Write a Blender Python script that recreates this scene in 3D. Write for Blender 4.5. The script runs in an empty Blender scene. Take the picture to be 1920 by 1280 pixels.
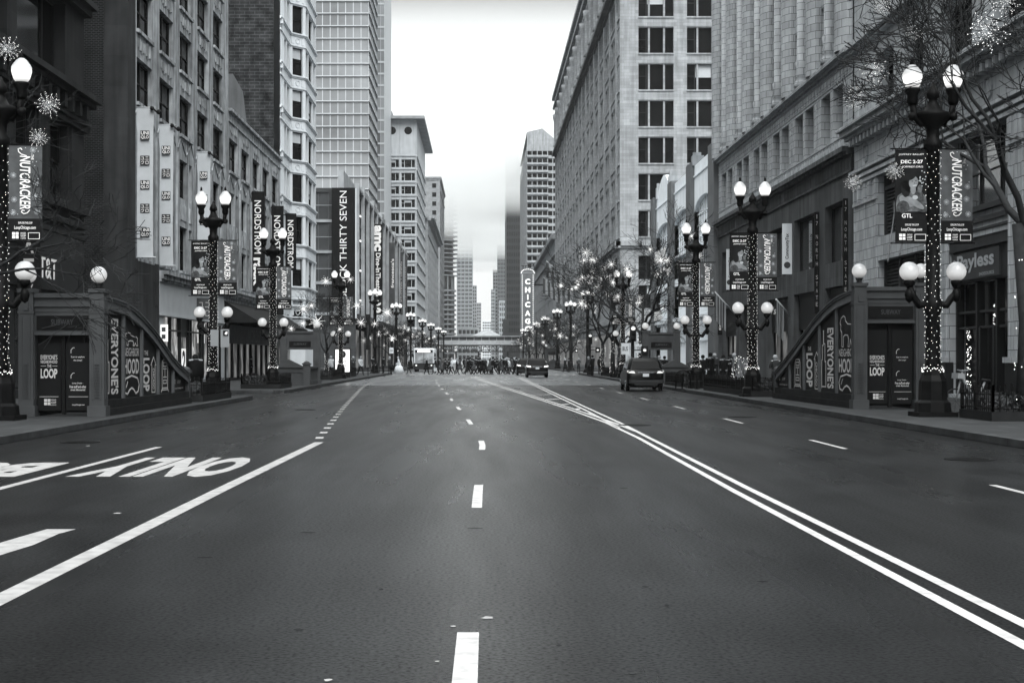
import bpy, math, random
from mathutils import Matrix, Vector
random.seed(7)
R = math.radians
SC = bpy.context.scene
COL = SC.collection
# ------------------------------------------------------------ camera, sky, sun, exposure
FPX, CX, HY, CAMH = 2900.0, 903.0, 672.0, 1.7
cam_d = bpy.data.cameras.new("camera"); cam = bpy.data.objects.new("camera", cam_d); COL.objects.link(cam)
cam.location = (0, 0, CAMH); cam.rotation_euler = (R(90), 0, 0)
cam_d.sensor_width = 36; cam_d.lens = FPX / 1920 * 36
cam_d.shift_x = (960 - CX) / 1920; cam_d.shift_y = (HY - 640) / 1920
cam_d.clip_start = .5; cam_d.clip_end = 8000
SC.camera = cam
SKY_POW, SKY_HOR, SKY_ZEN = .2, 2.5, 30.0
W = bpy.data.worlds.new("World"); SC.world = W; W.use_nodes = True
nt = W.node_tree; bg = nt.nodes['Background']
sky = nt.nodes.new('ShaderNodeTexSky'); sky.sky_type = 'NISHITA'; sky.sun_disc = False
sky.sun_elevation = R(42); sky.sun_rotation = R(174); sky.air_density = 1.0; sky.dust_density = 6.0
bw = nt.nodes.new('ShaderNodeRGBToBW'); nt.links.new(sky.outputs[0], bw.inputs[0])
# overcast: the blue sky levelled to an even grey-white that brightens towards the zenith
def wmath(op, a, b=None, c=None):
    k = nt.nodes.new('ShaderNodeMath'); k.operation = op
    for i, v in enumerate((a, b, c)):
        if v is None: continue
        if isinstance(v, (int, float)): k.inputs[i].default_value = v
        else: nt.links.new(v, k.inputs[i])
    return k.outputs[0]
tcw = nt.nodes.new('ShaderNodeTexCoord'); sx = nt.nodes.new('ShaderNodeSeparateXYZ'); nt.links.new(tcw.outputs['Generated'], sx.inputs[0])
lev = wmath('POWER', wmath('MAXIMUM', bw.outputs[0], .01), SKY_POW)
up = wmath('POWER', wmath('MAXIMUM', wmath('SUBTRACT', sx.outputs[2], .38), 0.0), 1.0)
low = wmath('MULTIPLY', wmath('MAXIMUM', wmath('SUBTRACT', .15, wmath('ABSOLUTE', sx.outputs[2])), 0.0), 33.0)      # bright band low over the street end
tot = wmath('MULTIPLY', lev, wmath('ADD', wmath('MULTIPLY_ADD', up, SKY_ZEN, SKY_HOR), low))
vm = nt.nodes.new('ShaderNodeVectorMath'); vm.operation = 'SCALE'; vm.inputs[0].default_value = (.978, 1.0, .997)
nt.links.new(tot, vm.inputs['Scale']); nt.links.new(vm.outputs[0], bg.inputs[0])
bg.inputs[1].default_value = .12
sun_d = bpy.data.lights.new("sun", 'SUN'); sun = bpy.data.objects.new("sun", sun_d); COL.objects.link(sun)
sun_d.energy = 2.7; sun_d.angle = R(40); sun_d.color = (1, .99, .97)
sun.rotation_euler = (R(48), 0, R(6))      # soft light from behind the camera, high
SC.view_settings.view_transform = 'Standard'; SC.view_settings.look = 'None'
SC.view_settings.exposure = 0.5; SC.view_settings.gamma = 1
SC.cycles.volume_bounces = 8; SC.cycles.max_bounces = 10; SC.cycles.diffuse_bounces = 3; SC.cycles.glossy_bounces = 3
SC.cycles.sample_clamp_indirect = 4

# ------------------------------------------------------------ helpers
def at(px, py, Y):
    return ((px - CX) * Y / FPX, Y, CAMH + (HY - py) * Y / FPX)
def gnd(px, py):
    d = CAMH / (py - HY); return ((px - CX) * d, FPX * d)
def wx(px, Y): return (px - CX) * Y / FPX
def wz(py, Y): return CAMH + (HY - py) * Y / FPX

def tint(v, a=1.0):
    return (v * .945, v * 1.0, v * 1.045, 1)
MATS = {}
def M(name, v=.2, rough=.85, var=.2, vs=.8, bump=0, bs=8, brick=None, metal=0, streak=0, spec=.07, coat=0, rnd=0, neutral=False):
    if name in MATS: return MATS[name]
    m = bpy.data.materials.new(name); m.use_nodes = True; MATS[name] = m
    t = m.node_tree; n = t.nodes; L = t.links; p = n['Principled BSDF']
    p.inputs['Roughness'].default_value = rough; p.inputs['Metallic'].default_value = metal
    p.inputs['Specular IOR Level'].default_value = spec
    if coat: p.inputs['Coat Weight'].default_value = coat; p.inputs['Coat Roughness'].default_value = .06
    T = (lambda x: (x, x, x, 1)) if neutral else tint
    p.inputs['Base Color'].default_value = T(v)
    if not (var or bump or brick or streak or rnd): return m
    tc = n.new('ShaderNodeTexCoord')
    h = None; col = None
    no = n.new('ShaderNodeTexNoise'); no.inputs['Scale'].default_value = vs; no.inputs['Detail'].default_value = 6
    L.new(tc.outputs['Object'], no.inputs['Vector'])
    mr = n.new('ShaderNodeMapRange'); mr.inputs[1].default_value = .3; mr.inputs[2].default_value = .7
    mr.inputs[3].default_value = 1 - var; mr.inputs[4].default_value = 1 + var
    L.new(no.outputs[0], mr.inputs[0]); fac = mr.outputs[0]
    if streak:
        mp = n.new('ShaderNodeMapping'); mp.inputs['Scale'].default_value = (1.6, 1.6, .12); L.new(tc.outputs['Object'], mp.inputs[0])
        n2 = n.new('ShaderNodeTexNoise'); n2.inputs['Scale'].default_value = 1.3; n2.inputs['Detail'].default_value = 7; L.new(mp.outputs[0], n2.inputs[0])
        m2 = n.new('ShaderNodeMapRange'); m2.inputs[1].default_value = .35; m2.inputs[2].default_value = .65
        m2.inputs[3].default_value = 1 - streak; m2.inputs[4].default_value = 1 + streak * .5
        L.new(n2.outputs[0], m2.inputs[0])
        mu = n.new('ShaderNodeMath'); mu.operation = 'MULTIPLY'; L.new(fac, mu.inputs[0]); L.new(m2.outputs[0], mu.inputs[1]); fac = mu.outputs[0]
    if rnd:
        oi = n.new('ShaderNodeObjectInfo'); m3 = n.new('ShaderNodeMapRange'); m3.inputs[3].default_value = 1 - rnd; m3.inputs[4].default_value = 1 + rnd
        L.new(oi.outputs['Random'], m3.inputs[0])
        mu = n.new('ShaderNodeMath'); mu.operation = 'MULTIPLY'; L.new(fac, mu.inputs[0]); L.new(m3.outputs[0], mu.inputs[1]); fac = mu.outputs[0]
    basecol = None
    if brick:
        bw_, bh_, mo, mv = brick
        bt = n.new('ShaderNodeTexBrick'); L.new(tc.outputs['UV'], bt.inputs['Vector'])
        bt.inputs['Scale'].default_value = 1; bt.inputs['Brick Width'].default_value = bw_; bt.inputs['Row Height'].default_value = bh_
        bt.inputs['Mortar Size'].default_value = mo; bt.inputs['Mortar Smooth'].default_value = .2
        bt.inputs['Color1'].default_value = T(v * .86); bt.inputs['Color2'].default_value = T(v * 1.14); bt.inputs['Mortar'].default_value = T(mv)
        basecol = bt.outputs['Color']; h = bt.outputs['Fac']
    vmn = n.new('ShaderNodeVectorMath'); vmn.operation = 'SCALE'
    if basecol: L.new(basecol, vmn.inputs[0])
    else: vmn.inputs[0].default_value = T(v)[:3]
    L.new(fac, vmn.inputs['Scale']); L.new(vmn.outputs[0], p.inputs['Base Color'])
    if bump:
        nb = n.new('ShaderNodeTexNoise'); nb.inputs['Scale'].default_value = bs; nb.inputs['Detail'].default_value = 8
        L.new(tc.outputs['Object'], nb.inputs['Vector'])
        src = nb.outputs[0]
        if h:
            sb = n.new('ShaderNodeMath'); sb.operation = 'SUBTRACT'; L.new(nb.outputs[0], sb.inputs[0]); L.new(h, sb.inputs[1]); src = sb.outputs[0]
        b = n.new('ShaderNodeBump'); b.inputs['Strength'].default_value = bump; b.inputs['Distance'].default_value = .03
        L.new(src, b.inputs['Height']); L.new(b.outputs[0], p.inputs['Normal'])
    return m
def E(name, s, c=(1, 1, .985), detail=0, sc=3):
    if name in MATS: return MATS[name]
    m = bpy.data.materials.new(name); m.use_nodes = True; MATS[name] = m
    t = m.node_tree; p = t.nodes['Principled BSDF']
    p.inputs['Base Color'].default_value = (.7, .7, .7, 1); p.inputs['Emission Color'].default_value = (*c, 1); p.inputs['Emission Strength'].default_value = s
    if detail:
        tc = t.nodes.new('ShaderNodeTexCoord'); no = t.nodes.new('ShaderNodeTexVoronoi'); no.inputs['Scale'].default_value = sc
        p.inputs['Base Color'].default_value = (.12, .12, .12, 1)
        mp = t.nodes.new('ShaderNodeMapping'); mp.inputs['Scale'].default_value = (1, 1, .45)
        t.links.new(tc.outputs['Object'], mp.inputs[0]); t.links.new(mp.outputs[0], no.inputs[0])
        n2 = t.nodes.new('ShaderNodeTexNoise'); n2.inputs['Scale'].default_value = sc * .8; n2.inputs['Detail'].default_value = 5; t.links.new(tc.outputs['Object'], n2.inputs[0])
        bw_ = t.nodes.new('ShaderNodeRGBToBW'); t.links.new(no.outputs['Color'], bw_.inputs[0])
        mu = t.nodes.new('ShaderNodeMath'); mu.operation = 'MULTIPLY'; t.links.new(bw_.outputs[0], mu.inputs[0]); t.links.new(n2.outputs[0], mu.inputs[1])
        mr = t.nodes.new('ShaderNodeMapRange'); mr.inputs[1].default_value = .12; mr.inputs[2].default_value = .5; mr.inputs[3].default_value = s * (1 - detail); mr.inputs[4].default_value = s * (1 + detail)
        t.links.new(mu.outputs[0], mr.inputs[0]); t.links.new(mr.outputs[0], p.inputs['Emission Strength'])
    return m

def globe_mat(name, lo, hi, z0=.36, k=16):
    m = bpy.data.materials.new(name); m.use_nodes = True; t = m.node_tree; p = t.nodes['Principled BSDF']; n = t.nodes
    p.inputs['Base Color'].default_value = (.3, .31, .32, 1); p.inputs['Roughness'].default_value = .25; p.inputs['Emission Color'].default_value = (1, .995, .975, 1)
    tc = n.new('ShaderNodeTexCoord'); sp = n.new('ShaderNodeSeparateXYZ'); t.links.new(tc.outputs['Generated'], sp.inputs[0])
    def mt(op, a, b):
        q = n.new('ShaderNodeMath'); q.operation = op
        for i, v in enumerate((a, b)):
            if isinstance(v, (int, float)): q.inputs[i].default_value = v
            else: t.links.new(v, q.inputs[i])
        return q.outputs[0]
    d = mt('SUBTRACT', sp.outputs[2], z0); d = mt('MULTIPLY', mt('MULTIPLY', d, d), -k); e = mt('MULTIPLY', mt('POWER', 2.718, d), hi); t.links.new(mt('ADD', e, lo), p.inputs['Emission Strength'])
    return m
class MB:
    def __init__(s): s.v = []; s.f = []; s.m = []; s.sm = []
    def add(s, vs, fs, m=0, smooth=False):
        o = len(s.v); s.v.extend([tuple(p) for p in vs])
        for f in fs: s.f.append(tuple(i + o for i in f)); s.m.append(m); s.sm.append(smooth)
        return s
    def box(s, x0, x1, y0, y1, z0, z1, m=0):
        return s.add([(x0,y0,z0),(x1,y0,z0),(x1,y1,z0),(x0,y1,z0),(x0,y0,z1),(x1,y0,z1),(x1,y1,z1),(x0,y1,z1)],
              [(0,3,2,1),(4,5,6,7),(0,1,5,4),(1,2,6,5),(2,3,7,6),(3,0,4,7)], m)
    def tube(s, pts, rs, n=8, m=0, caps=True, smooth=True):
        pts = [Vector(p) for p in pts]; vs = []; fs = []
        for i, p in enumerate(pts):
            a = pts[max(i-1, 0)]; b = pts[min(i+1, len(pts)-1)]
            d = (b - a).normalized() if (b-a).length > 1e-9 else Vector((0,0,1))
            u = d.cross(Vector((0,0,1)) if abs(d.z) < .9 else Vector((1,0,0))).normalized(); w = d.cross(u)
            r = rs[i] if isinstance(rs, (list, tuple)) else rs
            for k in range(n):
                t = 2*math.pi*k/n; vs.append(p + u*(r*math.cos(t)) + w*(r*math.sin(t)))
        for i in range(len(pts)-1):
            for k in range(n):
                fs.append((i*n+k, i*n+(k+1)%n, (i+1)*n+(k+1)%n, (i+1)*n+k))
        s.add(vs, fs, m, smooth)
        if caps:
            o = len(s.v) - len(vs); s.f.append(tuple(o+k for k in range(n-1,-1,-1))); s.m.append(m); s.sm.append(False)
            e = o + (len(pts)-1)*n; s.f.append(tuple(e+k for k in range(n))); s.m.append(m); s.sm.append(False)
        return s
    def lathe(s, x, y, prof, n=12, m=0, smooth=True, sx=1, sy=1, ph=0):
        vs = []; fs = []
        for r, z in prof:
            for k in range(n):
                t = 2*math.pi*k/n + ph; vs.append((x + r*sx*math.cos(t), y + r*sy*math.sin(t), z))
        for i in range(len(prof)-1):
            for k in range(n): fs.append((i*n+k, i*n+(k+1)%n, (i+1)*n+(k+1)%n, (i+1)*n+k))
        s.add(vs, fs, m, smooth)
        o = len(s.v) - len(vs)
        s.f.append(tuple(o+k for k in range(n-1,-1,-1))); s.m.append(m); s.sm.append(False)
        e = o + (len(prof)-1)*n; s.f.append(tuple(e+k for k in range(n))); s.m.append(m); s.sm.append(False)
        return s
    def ball(s, c, r, n=10, m=0, rz=None):
        rz = rz or r; k = max(4, n//2)
        prof = [(max(1e-3, r*math.sin(math.pi*i/k)), c[2] - rz*math.cos(math.pi*i/k)) for i in range(k+1)]
        return s.lathe(c[0], c[1], prof, n, m)
    def oct(s, c, r, m=0):
        x, y, z = c
        return s.add([(x+r,y,z),(x-r,y,z),(x,y+r,z),(x,y-r,z),(x,y,z+r),(x,y,z-r)], [(0,2,4),(2,1,4),(1,3,4),(3,0,4),(2,0,5),(1,2,5),(3,1,5),(0,3,5)], m)
    def poly(s, F, pts, d0, d1, m=0):          # prism of a 2-D outline (s,z) in frame F between depths d0 and d1
        n = len(pts); vs = [F.p(a, b, d1) for a, b in pts] + [F.p(a, b, d0) for a, b in pts]
        fs = [tuple(range(n)), tuple(range(2*n-1, n-1, -1))] + [(i, n+i, n+(i+1)%n, (i+1)%n) for i in range(n)]
        return s.add(vs, fs, m)
    def line(s, F, pts, w, d0, d1, m=0, closed=False):
        P = list(pts) + ([pts[0]] if closed else [])
        for (a, b), (c, d) in zip(P, P[1:]):
            l = math.hypot(c-a, d-b)
            if l < 1e-6: continue
            ux, uz = (c-a)/l, (d-b)/l; nx, nz = -uz*w/2, ux*w/2; e = w*.3
            s.poly(F, [(a-ux*e+nx, b-uz*e+nz), (c+ux*e+nx, d+uz*e+nz), (c+ux*e-nx, d+uz*e-nz), (a-ux*e-nx, b-uz*e-nz)], d0, d1, m)
        return s
    def merge(s, other, fn, moff=0):
        o = len(s.v); s.v.extend([tuple(fn(p)) for p in other.v])
        for f, m, sm in zip(other.f, other.m, other.sm): s.f.append(tuple(i+o for i in f)); s.m.append(m+moff); s.sm.append(sm)
        return s
    def mesh(s, name, mats, off=(0,0,0)):
        me = bpy.data.meshes.new(name)
        me.from_pydata([(a-off[0], b-off[1], c-off[2]) for a, b, c in s.v], [], s.f)
        for mm in (mats if isinstance(mats, (list, tuple)) else [mats]): me.materials.append(mm)
        me.polygons.foreach_set('material_index', s.m); me.polygons.foreach_set('use_smooth', s.sm)
        uv = me.uv_layers.new(name='UVMap'); data = [0.0]*(2*len(me.loops)); vv = me.vertices; lv = [0]*len(me.loops); me.loops.foreach_get('vertex_index', lv)
        ox, oy, oz = off
        for p in me.polygons:
            nx, ny, nz = abs(p.normal.x), abs(p.normal.y), abs(p.normal.z)
            for li in range(p.loop_start, p.loop_start+p.loop_total):
                c = vv[lv[li]].co
                if nz > nx and nz > ny: a, b = c.x+ox, c.y+oy
                elif nx > ny: a, b = c.y+oy, c.z+oz
                else: a, b = c.x+ox, c.z+oz
                data[2*li] = a; data[2*li+1] = b
        uv.data.foreach_set('uv', data); me.update()
        return me
    def build(s, name, mats, parent=None, world=True, kind=None, label=None):
        off = tuple(parent['_o']) if (parent and world and '_o' in parent) else (0,0,0)
        o = bpy.data.objects.new(name, s.mesh(name, mats, off)); COL.objects.link(o)
        if parent:
            o.parent = parent; o['_o'] = off
        if kind: o['kind'] = kind
        if label: o['label'] = label
        return o

class Fr:      # a wall frame: s runs along U, z up, d outward along N
    def __init__(s, O, U, N): s.O = O; s.U = U; s.N = N; s.rz = math.atan2(N[1], N[0]) + math.pi/2
    def p(s, a, z, d): return (s.O[0]+s.U[0]*a+s.N[0]*d, s.O[1]+s.U[1]*a+s.N[1]*d, s.O[2]+z)
    def box(s, mb, s0, s1, z0, z1, d0, d1, m=0):
        P = [s.p(a, z, d) for z in (z0, z1) for a, d in ((s0,d0),(s1,d0),(s1,d1),(s0,d1))]
        mb.add(P, [(0,3,2,1),(4,5,6,7),(0,1,5,4),(1,2,6,5),(2,3,7,6),(3,0,4,7)], m); return mb
XL, XR = -18.0, 18.7
def FL(x=XL): return Fr((x,0,0), (0,1), (1,0))        # street side of the left-hand buildings, s = Y
def FRt(x=XR): return Fr((x,0,0), (0,1), (-1,0))       # street side of the right-hand buildings
def FRr(x=XR): return Fr((x,0,0), (0,-1), (-1,0))      # the same, s = -Y (for writing)
def FF(y): return Fr((0,y,0), (1,0), (0,-1))           # faces the camera, s = X

def tag(o, label, cat, group=None, kind=None):
    o['label'] = label; o['category'] = cat
    if group: o['group'] = group
    if kind: o['kind'] = kind
    return o
def thing(name, label, cat, loc=(0,0,0), rz=0, group=None):
    o = bpy.data.objects.new(name, None); COL.objects.link(o); o.location = loc; o.rotation_euler = (0,0,rz); o.empty_display_size = .3
    tag(o, label, cat, group); o['_o'] = tuple(loc); return o
KIDS = {}
def dup(o, loc=None, rz=None, sc=None, label=None, group=None, parent=None):
    c = o.copy(); COL.objects.link(c)
    if parent: c.parent = parent; c.matrix_parent_inverse = o.matrix_parent_inverse
    if loc is not None: c.location = loc
    if rz is not None: c.rotation_euler = (0,0,rz)
    if sc is not None: c.scale = sc if isinstance(sc, tuple) else (sc,sc,sc)
    if label: c['label'] = label
    if group: c['group'] = group
    for ch in o.children: dup(ch, parent=c)
    return c
def move(o, loc, rz=0, sc=1, label=None, group=None):
    o.location = loc; o.rotation_euler = (0,0,rz); o.scale = (sc,sc,sc)
    if label: o['label'] = label
    if group: o['group'] = group
    return o
class Pool:     # the first take is the prototype itself, later ones copies
    def __init__(s, o): s.o = o; s.used = False
    def take(s, loc, rz=0, sc=1, label=None, group=None):
        if not s.used: s.used = True; s.first = move(s.o, loc, rz, sc, label, group); return s.o
        return dup(s.o, loc, rz, sc, label, group)

def grid_wall(mb, F, S, Z, holes, depth, m=0, mr=None):
    mr = m if mr is None else mr
    for i in range(len(S)-1):
        for j in range(len(Z)-1):
            a, b, c, d = S[i], S[i+1], Z[j], Z[j+1]
            if (i, j) not in holes:
                mb.add([F.p(a,c,0), F.p(b,c,0), F.p(b,d,0), F.p(a,d,0)], [(0,1,2,3)], m)
            else:
                for (di, dj, P) in ((-1,0,[(a,c),(a,d)]), (1,0,[(b,c),(b,d)]), (0,-1,[(a,c),(b,c)]), (0,1,[(a,d),(b,d)])):
                    if (i+di, j+dj) in holes: continue
                    (p, q), (r, t) = P
                    mb.add([F.p(p,q,0), F.p(r,t,0), F.p(r,t,-depth), F.p(p,q,-depth)], [(0,1,2,3)], mr)

GLASS = M('window_glass', .006, .06, var=.3, vs=.25, spec=.1, rnd=.5)
BLACKM = M('black_paint', .012, .45, var=.2, vs=3)
BLIND = M('pale_blind', .42, .8, var=.1)
def win_mb(w, h, style='dh', fr=.07):
    """one window, its base centre at the origin, outward = -Y; materials 0 glass 1 frame 2 blind"""
    b = MB(); F = Fr((0,0,0), (1,0), (0,-1))
    if style == 'plain':
        b.add([F.p(-w/2,0,0), F.p(w/2,0,0), F.p(w/2,h,0), F.p(-w/2,h,0)], [(0,1,2,3)], 0); return b
    b.add([F.p(-w/2,0,0), F.p(w/2,0,0), F.p(w/2,h,0), F.p(-w/2,h,0)], [(0,1,2,3)], 0)
    F.box(b, -w/2, -w/2+fr, 0, h, .004, .09, 1); F.box(b, w/2-fr, w/2, 0, h, .004, .09, 1)
    F.box(b, -w/2+fr, w/2-fr, 0, fr, .004, .09, 1); F.box(b, -w/2+fr, w/2-fr, h-fr, h, .004, .09, 1)
    def v(x, ww=fr, z0=fr, z1=h-fr): F.box(b, x-ww/2, x+ww/2, z0, z1, .004, .085, 1)
    def hz(z, x0=-w/2+fr, x1=w/2-fr, ww=fr*.8): F.box(b, x0, x1, z-ww/2, z+ww/2, .004, .075, 1)
    if style.startswith('dh'):
        hz(h*.5)
    if style.startswith('pair'):
        v(0, fr*1.8); hz(h*.5, -w/2+fr, -fr*.9); hz(h*.5, fr*.9, w/2-fr)
    if style.startswith('tri'):
        v(-w*.27, fr*1.6); v(w*.24, fr*1.6); hz(h*.55, -w/2+fr, -w*.27-fr*.8)
    if style.startswith('grid'):
        k = int(style[4]); l = int(style[5])
        for i in range(1, k): v(-w/2 + w*i/k, fr*.7)
        for j in range(1, l): hz(h*j/l, ww=fr*.55)
    if style.endswith('b'):
        z = h*random.choice((.35,.5,.62)); x0, x1 = (-w*.27+.1, w*.24-.1) if style.startswith('tri') else (-w/2+fr, w/2-fr)
        b.add([F.p(x0,z,.003), F.p(x1,z,.003), F.p(x1,h-fr,.003), F.p(x0,h-fr,.003)], [(0,1,2,3)], 2)
    if style.endswith('c'):
        x0, x1 = (-w/2+fr, -w*.27-.06) if style.startswith('tri') else (-w/2+fr, 0)
        b.add([F.p(x0,h*.08,.003), F.p(x1,h*.08,.003), F.p(x1,h-fr,.003), F.p(x0,h-fr,.003)], [(0,1,2,3)], 2)
    return b
def put_windows(root, F, cells, depth, styles=('dh',), frame=None, glass=None, cap=100, name='window', blind=None):
    """cells: (s0,s1,z0,z1); the nearest `cap` become parts, the rest one part of kind stuff"""
    frame = frame or BLACKM; glass = glass or GLASS; mats = [glass, frame, blind or BLIND]
    cache = {}; off = root['_o']
    def dist(c):
        p = F.p((c[0]+c[1])/2, (c[2]+c[3])/2, 0); return p[1] + (1e4 if not inview(p) else 0)
    cells = sorted(cells, key=dist); rest = MB(); cz, sn = math.cos(F.rz), math.sin(F.rz)
    for k, (s0, s1, z0, z1) in enumerate(cells):
        st = random.choice(styles); key = (round(s1-s0,2), round(z1-z0,2), st)
        if key not in cache:
            wm = win_mb(s1-s0, z1-z0, st); cache[key] = [wm, None]
        wm, me = cache[key]
        p = F.p((s0+s1)/2, z0, -depth)
        if k < cap and root.get('_n', 0) < 100:
            if me is None: me = cache[key][1] = wm.mesh(name, mats)
            o = bpy.data.objects.new(name, me); COL.objects.link(o); o.parent = root
            o.location = (p[0]-off[0], p[1]-off[1], p[2]-off[2]); o.rotation_euler = (0,0,F.rz)
            root['_n'] = root.get('_n', 0) + 1
        else:
            rest.merge(wm, lambda q: (p[0]+q[0]*cz-q[1]*sn, p[1]+q[0]*sn+q[1]*cz, p[2]+q[2]))
    if rest.f: rest.build('windows', mats, root, kind='stuff')
def inview(p):
    if p[1] < 1: return False
    x = CX + p[0]*FPX/p[1]; y = HY - (p[2]-CAMH)*FPX/p[1]
    return -20 < x < 1940 and -20 < y < 1300

FONTC = {}
def text_geo(s, bold=0, shear=0, space=1):
    key = (s, bold, shear, space)
    if key in FONTC: return FONTC[key]
    c = bpy.data.curves.new('lettering', 'FONT'); c.body = s; c.size = 1; c.resolution_u = 3; c.offset = bold; c.shear = shear; c.space_character = space; c.extrude = 0
    o = bpy.data.objects.new('lettering', c); COL.objects.link(o)
    dg = bpy.context.evaluated_depsgraph_get(); me = bpy.data.meshes.new_from_object(o.evaluated_get(dg))
    vs = [tuple(v.co) for v in me.vertices]; fs = [tuple(p.vertices) for p in me.polygons]
    bpy.data.objects.remove(o); bpy.data.curves.remove(c); bpy.data.meshes.remove(me)
    xs = [v[0] for v in vs]; ys = [v[1] for v in vs]
    bb = (min(xs), max(xs), min(ys), max(ys))
    FONTC[key] = ([((x-bb[0])/(bb[1]-bb[0]), (y-bb[2])/(bb[3]-bb[2])) for x, y, _ in vs], fs, (bb[1]-bb[0])/(bb[3]-bb[2]))
    return FONTC[key]
def put_text(mb, F, s, s0, s1, z0, z1, d, rot=0, bold=.01, shear=0, m=0, space=1, thick=0):
    """fit the string in the rectangle; rot 0 upright, -90 reads downwards, 90 reads upwards, 180 upside down"""
    vs, fs, asp = text_geo(s, bold, shear, space)
    out = []
    for x, y in vs:
        if rot == 0: a, b = x, y
        elif rot == -90: a, b = y, 1-x
        elif rot == 90: a, b = 1-y, x
        else: a, b = 1-x, 1-y
        out.append(F.p(s0+(s1-s0)*a, z0+(z1-z0)*b, d))
    mb.add(out, fs, m)
    if thick:
        mb.add([tuple(Vector(p) - Vector((F.N[0],F.N[1],0))*thick) for p in out], fs, m)
        ec = {}
        for f in fs:
            for i in range(len(f)):
                e = (f[i], f[(i+1)%len(f)]); k = tuple(sorted(e)); ec[k] = ec.get(k, 0)+1
        side = [Vector(p) - Vector((F.N[0],F.N[1],0))*thick for p in out]
        o = out + [tuple(q) for q in side]; n = len(out)
        mb.add(o, [(a, b, b+n, a+n) for (a, b), c in ec.items() if c == 1], m)
    return mb

# ------------------------------------------------------------ haze: the misty air, and the denser low cloud the towers rise into
def fog(x0, x1, y0, y1, z0, z1, dens, label, g=0.0, c=.99):
    b = MB(); b.box(x0, x1, y0, y1, z0, z1); m = bpy.data.materials.new('mist'); m.use_nodes = True; t = m.node_tree
    for n in list(t.nodes):
        if n.type == 'BSDF_PRINCIPLED': t.nodes.remove(n)
    v = t.nodes.new('ShaderNodeVolumePrincipled'); v.inputs['Color'].default_value = (c*.99, c, c, 1); v.inputs['Density'].default_value = dens; v.inputs['Anisotropy'].default_value = g
    t.links.new(v.outputs[0], t.nodes['Material Output'].inputs['Volume'])
    o = b.build('haze', m); tag(o, label, 'haze', kind='stuff'); return o
# ------------------------------------------------------------ ground
def struct(name, mb, mats):
    o = mb.build(name, mats); o['kind'] = 'structure'; return o
def asphalt(name='asphalt', alb=.011, glo=.12, ghi=.95):
    m = bpy.data.materials.new(name); m.use_nodes = True; t = m.node_tree; n = t.nodes; L = t.links; p = n['Principled BSDF']; p.inputs['IOR'].default_value = 1.14
    tc = n.new('ShaderNodeTexCoord'); pos = n.new('ShaderNodeNewGeometry').outputs['Position']
    def noise(scale, vec=None, det=6):
        k = n.new('ShaderNodeTexNoise'); k.inputs['Scale'].default_value = scale; k.inputs['Detail'].default_value = det; L.new(vec or pos, k.inputs['Vector']); return k.outputs[0]
    def rng(src, a, b, c, d):
        k = n.new('ShaderNodeMapRange'); k.inputs[1].default_value = a; k.inputs[2].default_value = b; k.inputs[3].default_value = c; k.inputs[4].default_value = d; L.new(src, k.inputs[0]); return k.outputs[0]
    def mul(a, b):
        k = n.new('ShaderNodeMath'); k.operation = 'MULTIPLY'; L.new(a, k.inputs[0]); L.new(b, k.inputs[1]); return k.outputs[0]
    mp = n.new('ShaderNodeMapping'); mp.inputs['Scale'].default_value = (1, .07, 1); L.new(pos, mp.inputs[0])
    f = mul(rng(noise(38, det=4), .35, .65, .45 if glo < .3 else .85, 1.6 if glo < .3 else 1.15), rng(noise(.5), .35, .65, .78, 1.22))
    f = mul(f, rng(noise(1.1, mp.outputs[0]), .35, .65, .8, 1.2))
    sp = rng(noise(3.2, det=2), .72, .8, 1, .55); f = mul(f, sp)
    vmn = n.new('ShaderNodeVectorMath'); vmn.operation = 'SCALE'; vmn.inputs[0].default_value = tint(alb)[:3]
    L.new(f, vmn.inputs['Scale']); L.new(vmn.outputs[0], p.inputs['Base Color'])
    L.new(rng(noise(.8, mp.outputs[0]), .35, .65, .25, .36), p.inputs['Roughness'])
    L.new(mul(rng(noise(34, det=4), .36, .64, glo, ghi), rng(noise(.7, mp.outputs[0]), .35, .65, .75, 1.25)), p.inputs['Specular IOR Level'])
    b = n.new('ShaderNodeBump'); b.inputs['Strength'].default_value = .08; b.inputs['Distance'].default_value = .01; L.new(noise(70, det=2), b.inputs['Height']); L.new(b.outputs[0], p.inputs['Normal'])
    return m
ASPH = asphalt()
b = MB(); b.add([(-3000,-400,-.03),(3000,-400,-.03),(3000,6000,-.03),(-3000,6000,-.03)], [(0,1,2,3)]); struct('ground', b, M('ground_soil', .08, .9))
b = MB(); b.add([(-55,-25,0),(55,-25,0),(55,1400,0),(-55,1400,0)], [(0,1,2,3)]); struct('road', b, ASPH)
b = MB(); b.add([(-9.5,98,.0015),(10.2,98.6,.0015),(10.2,161,.0015),(10.2,166.5,.0015),(60,167,.0015),(60,201.5,.0015),(10.8,202,.0015),(10.8,440,.0015),(-11,440,.0015),(-11.1,201.5,.0015),(-60,201.5,.0015),(-60,168.6,.0015),(-9.5,165,.0015)], [tuple(range(13))]); struct('intersection_paving', b, asphalt('lightened_concrete_paving', .075, .4, .7))  # concrete beyond a real joint, its tone lightened to stand in for distant sheen
PAVE = M('concrete_paving', .032, .8, var=.2, vs=.6, bump=.2, bs=20, brick=(1.5, 1.5, .015, .07))
KERB = M('granite_kerb', .035, .8, var=.35, vs=2, bump=.3, bs=12, brick=(2.4, 3.0, .02, .02))
KL, KR = -9.6, 10.3
def pave(x0, x1, y0, y1):
    b = MB(); b.box(x0, x1, y0, y1, -.02, .15); struct('pavement', b, PAVE)
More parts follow.
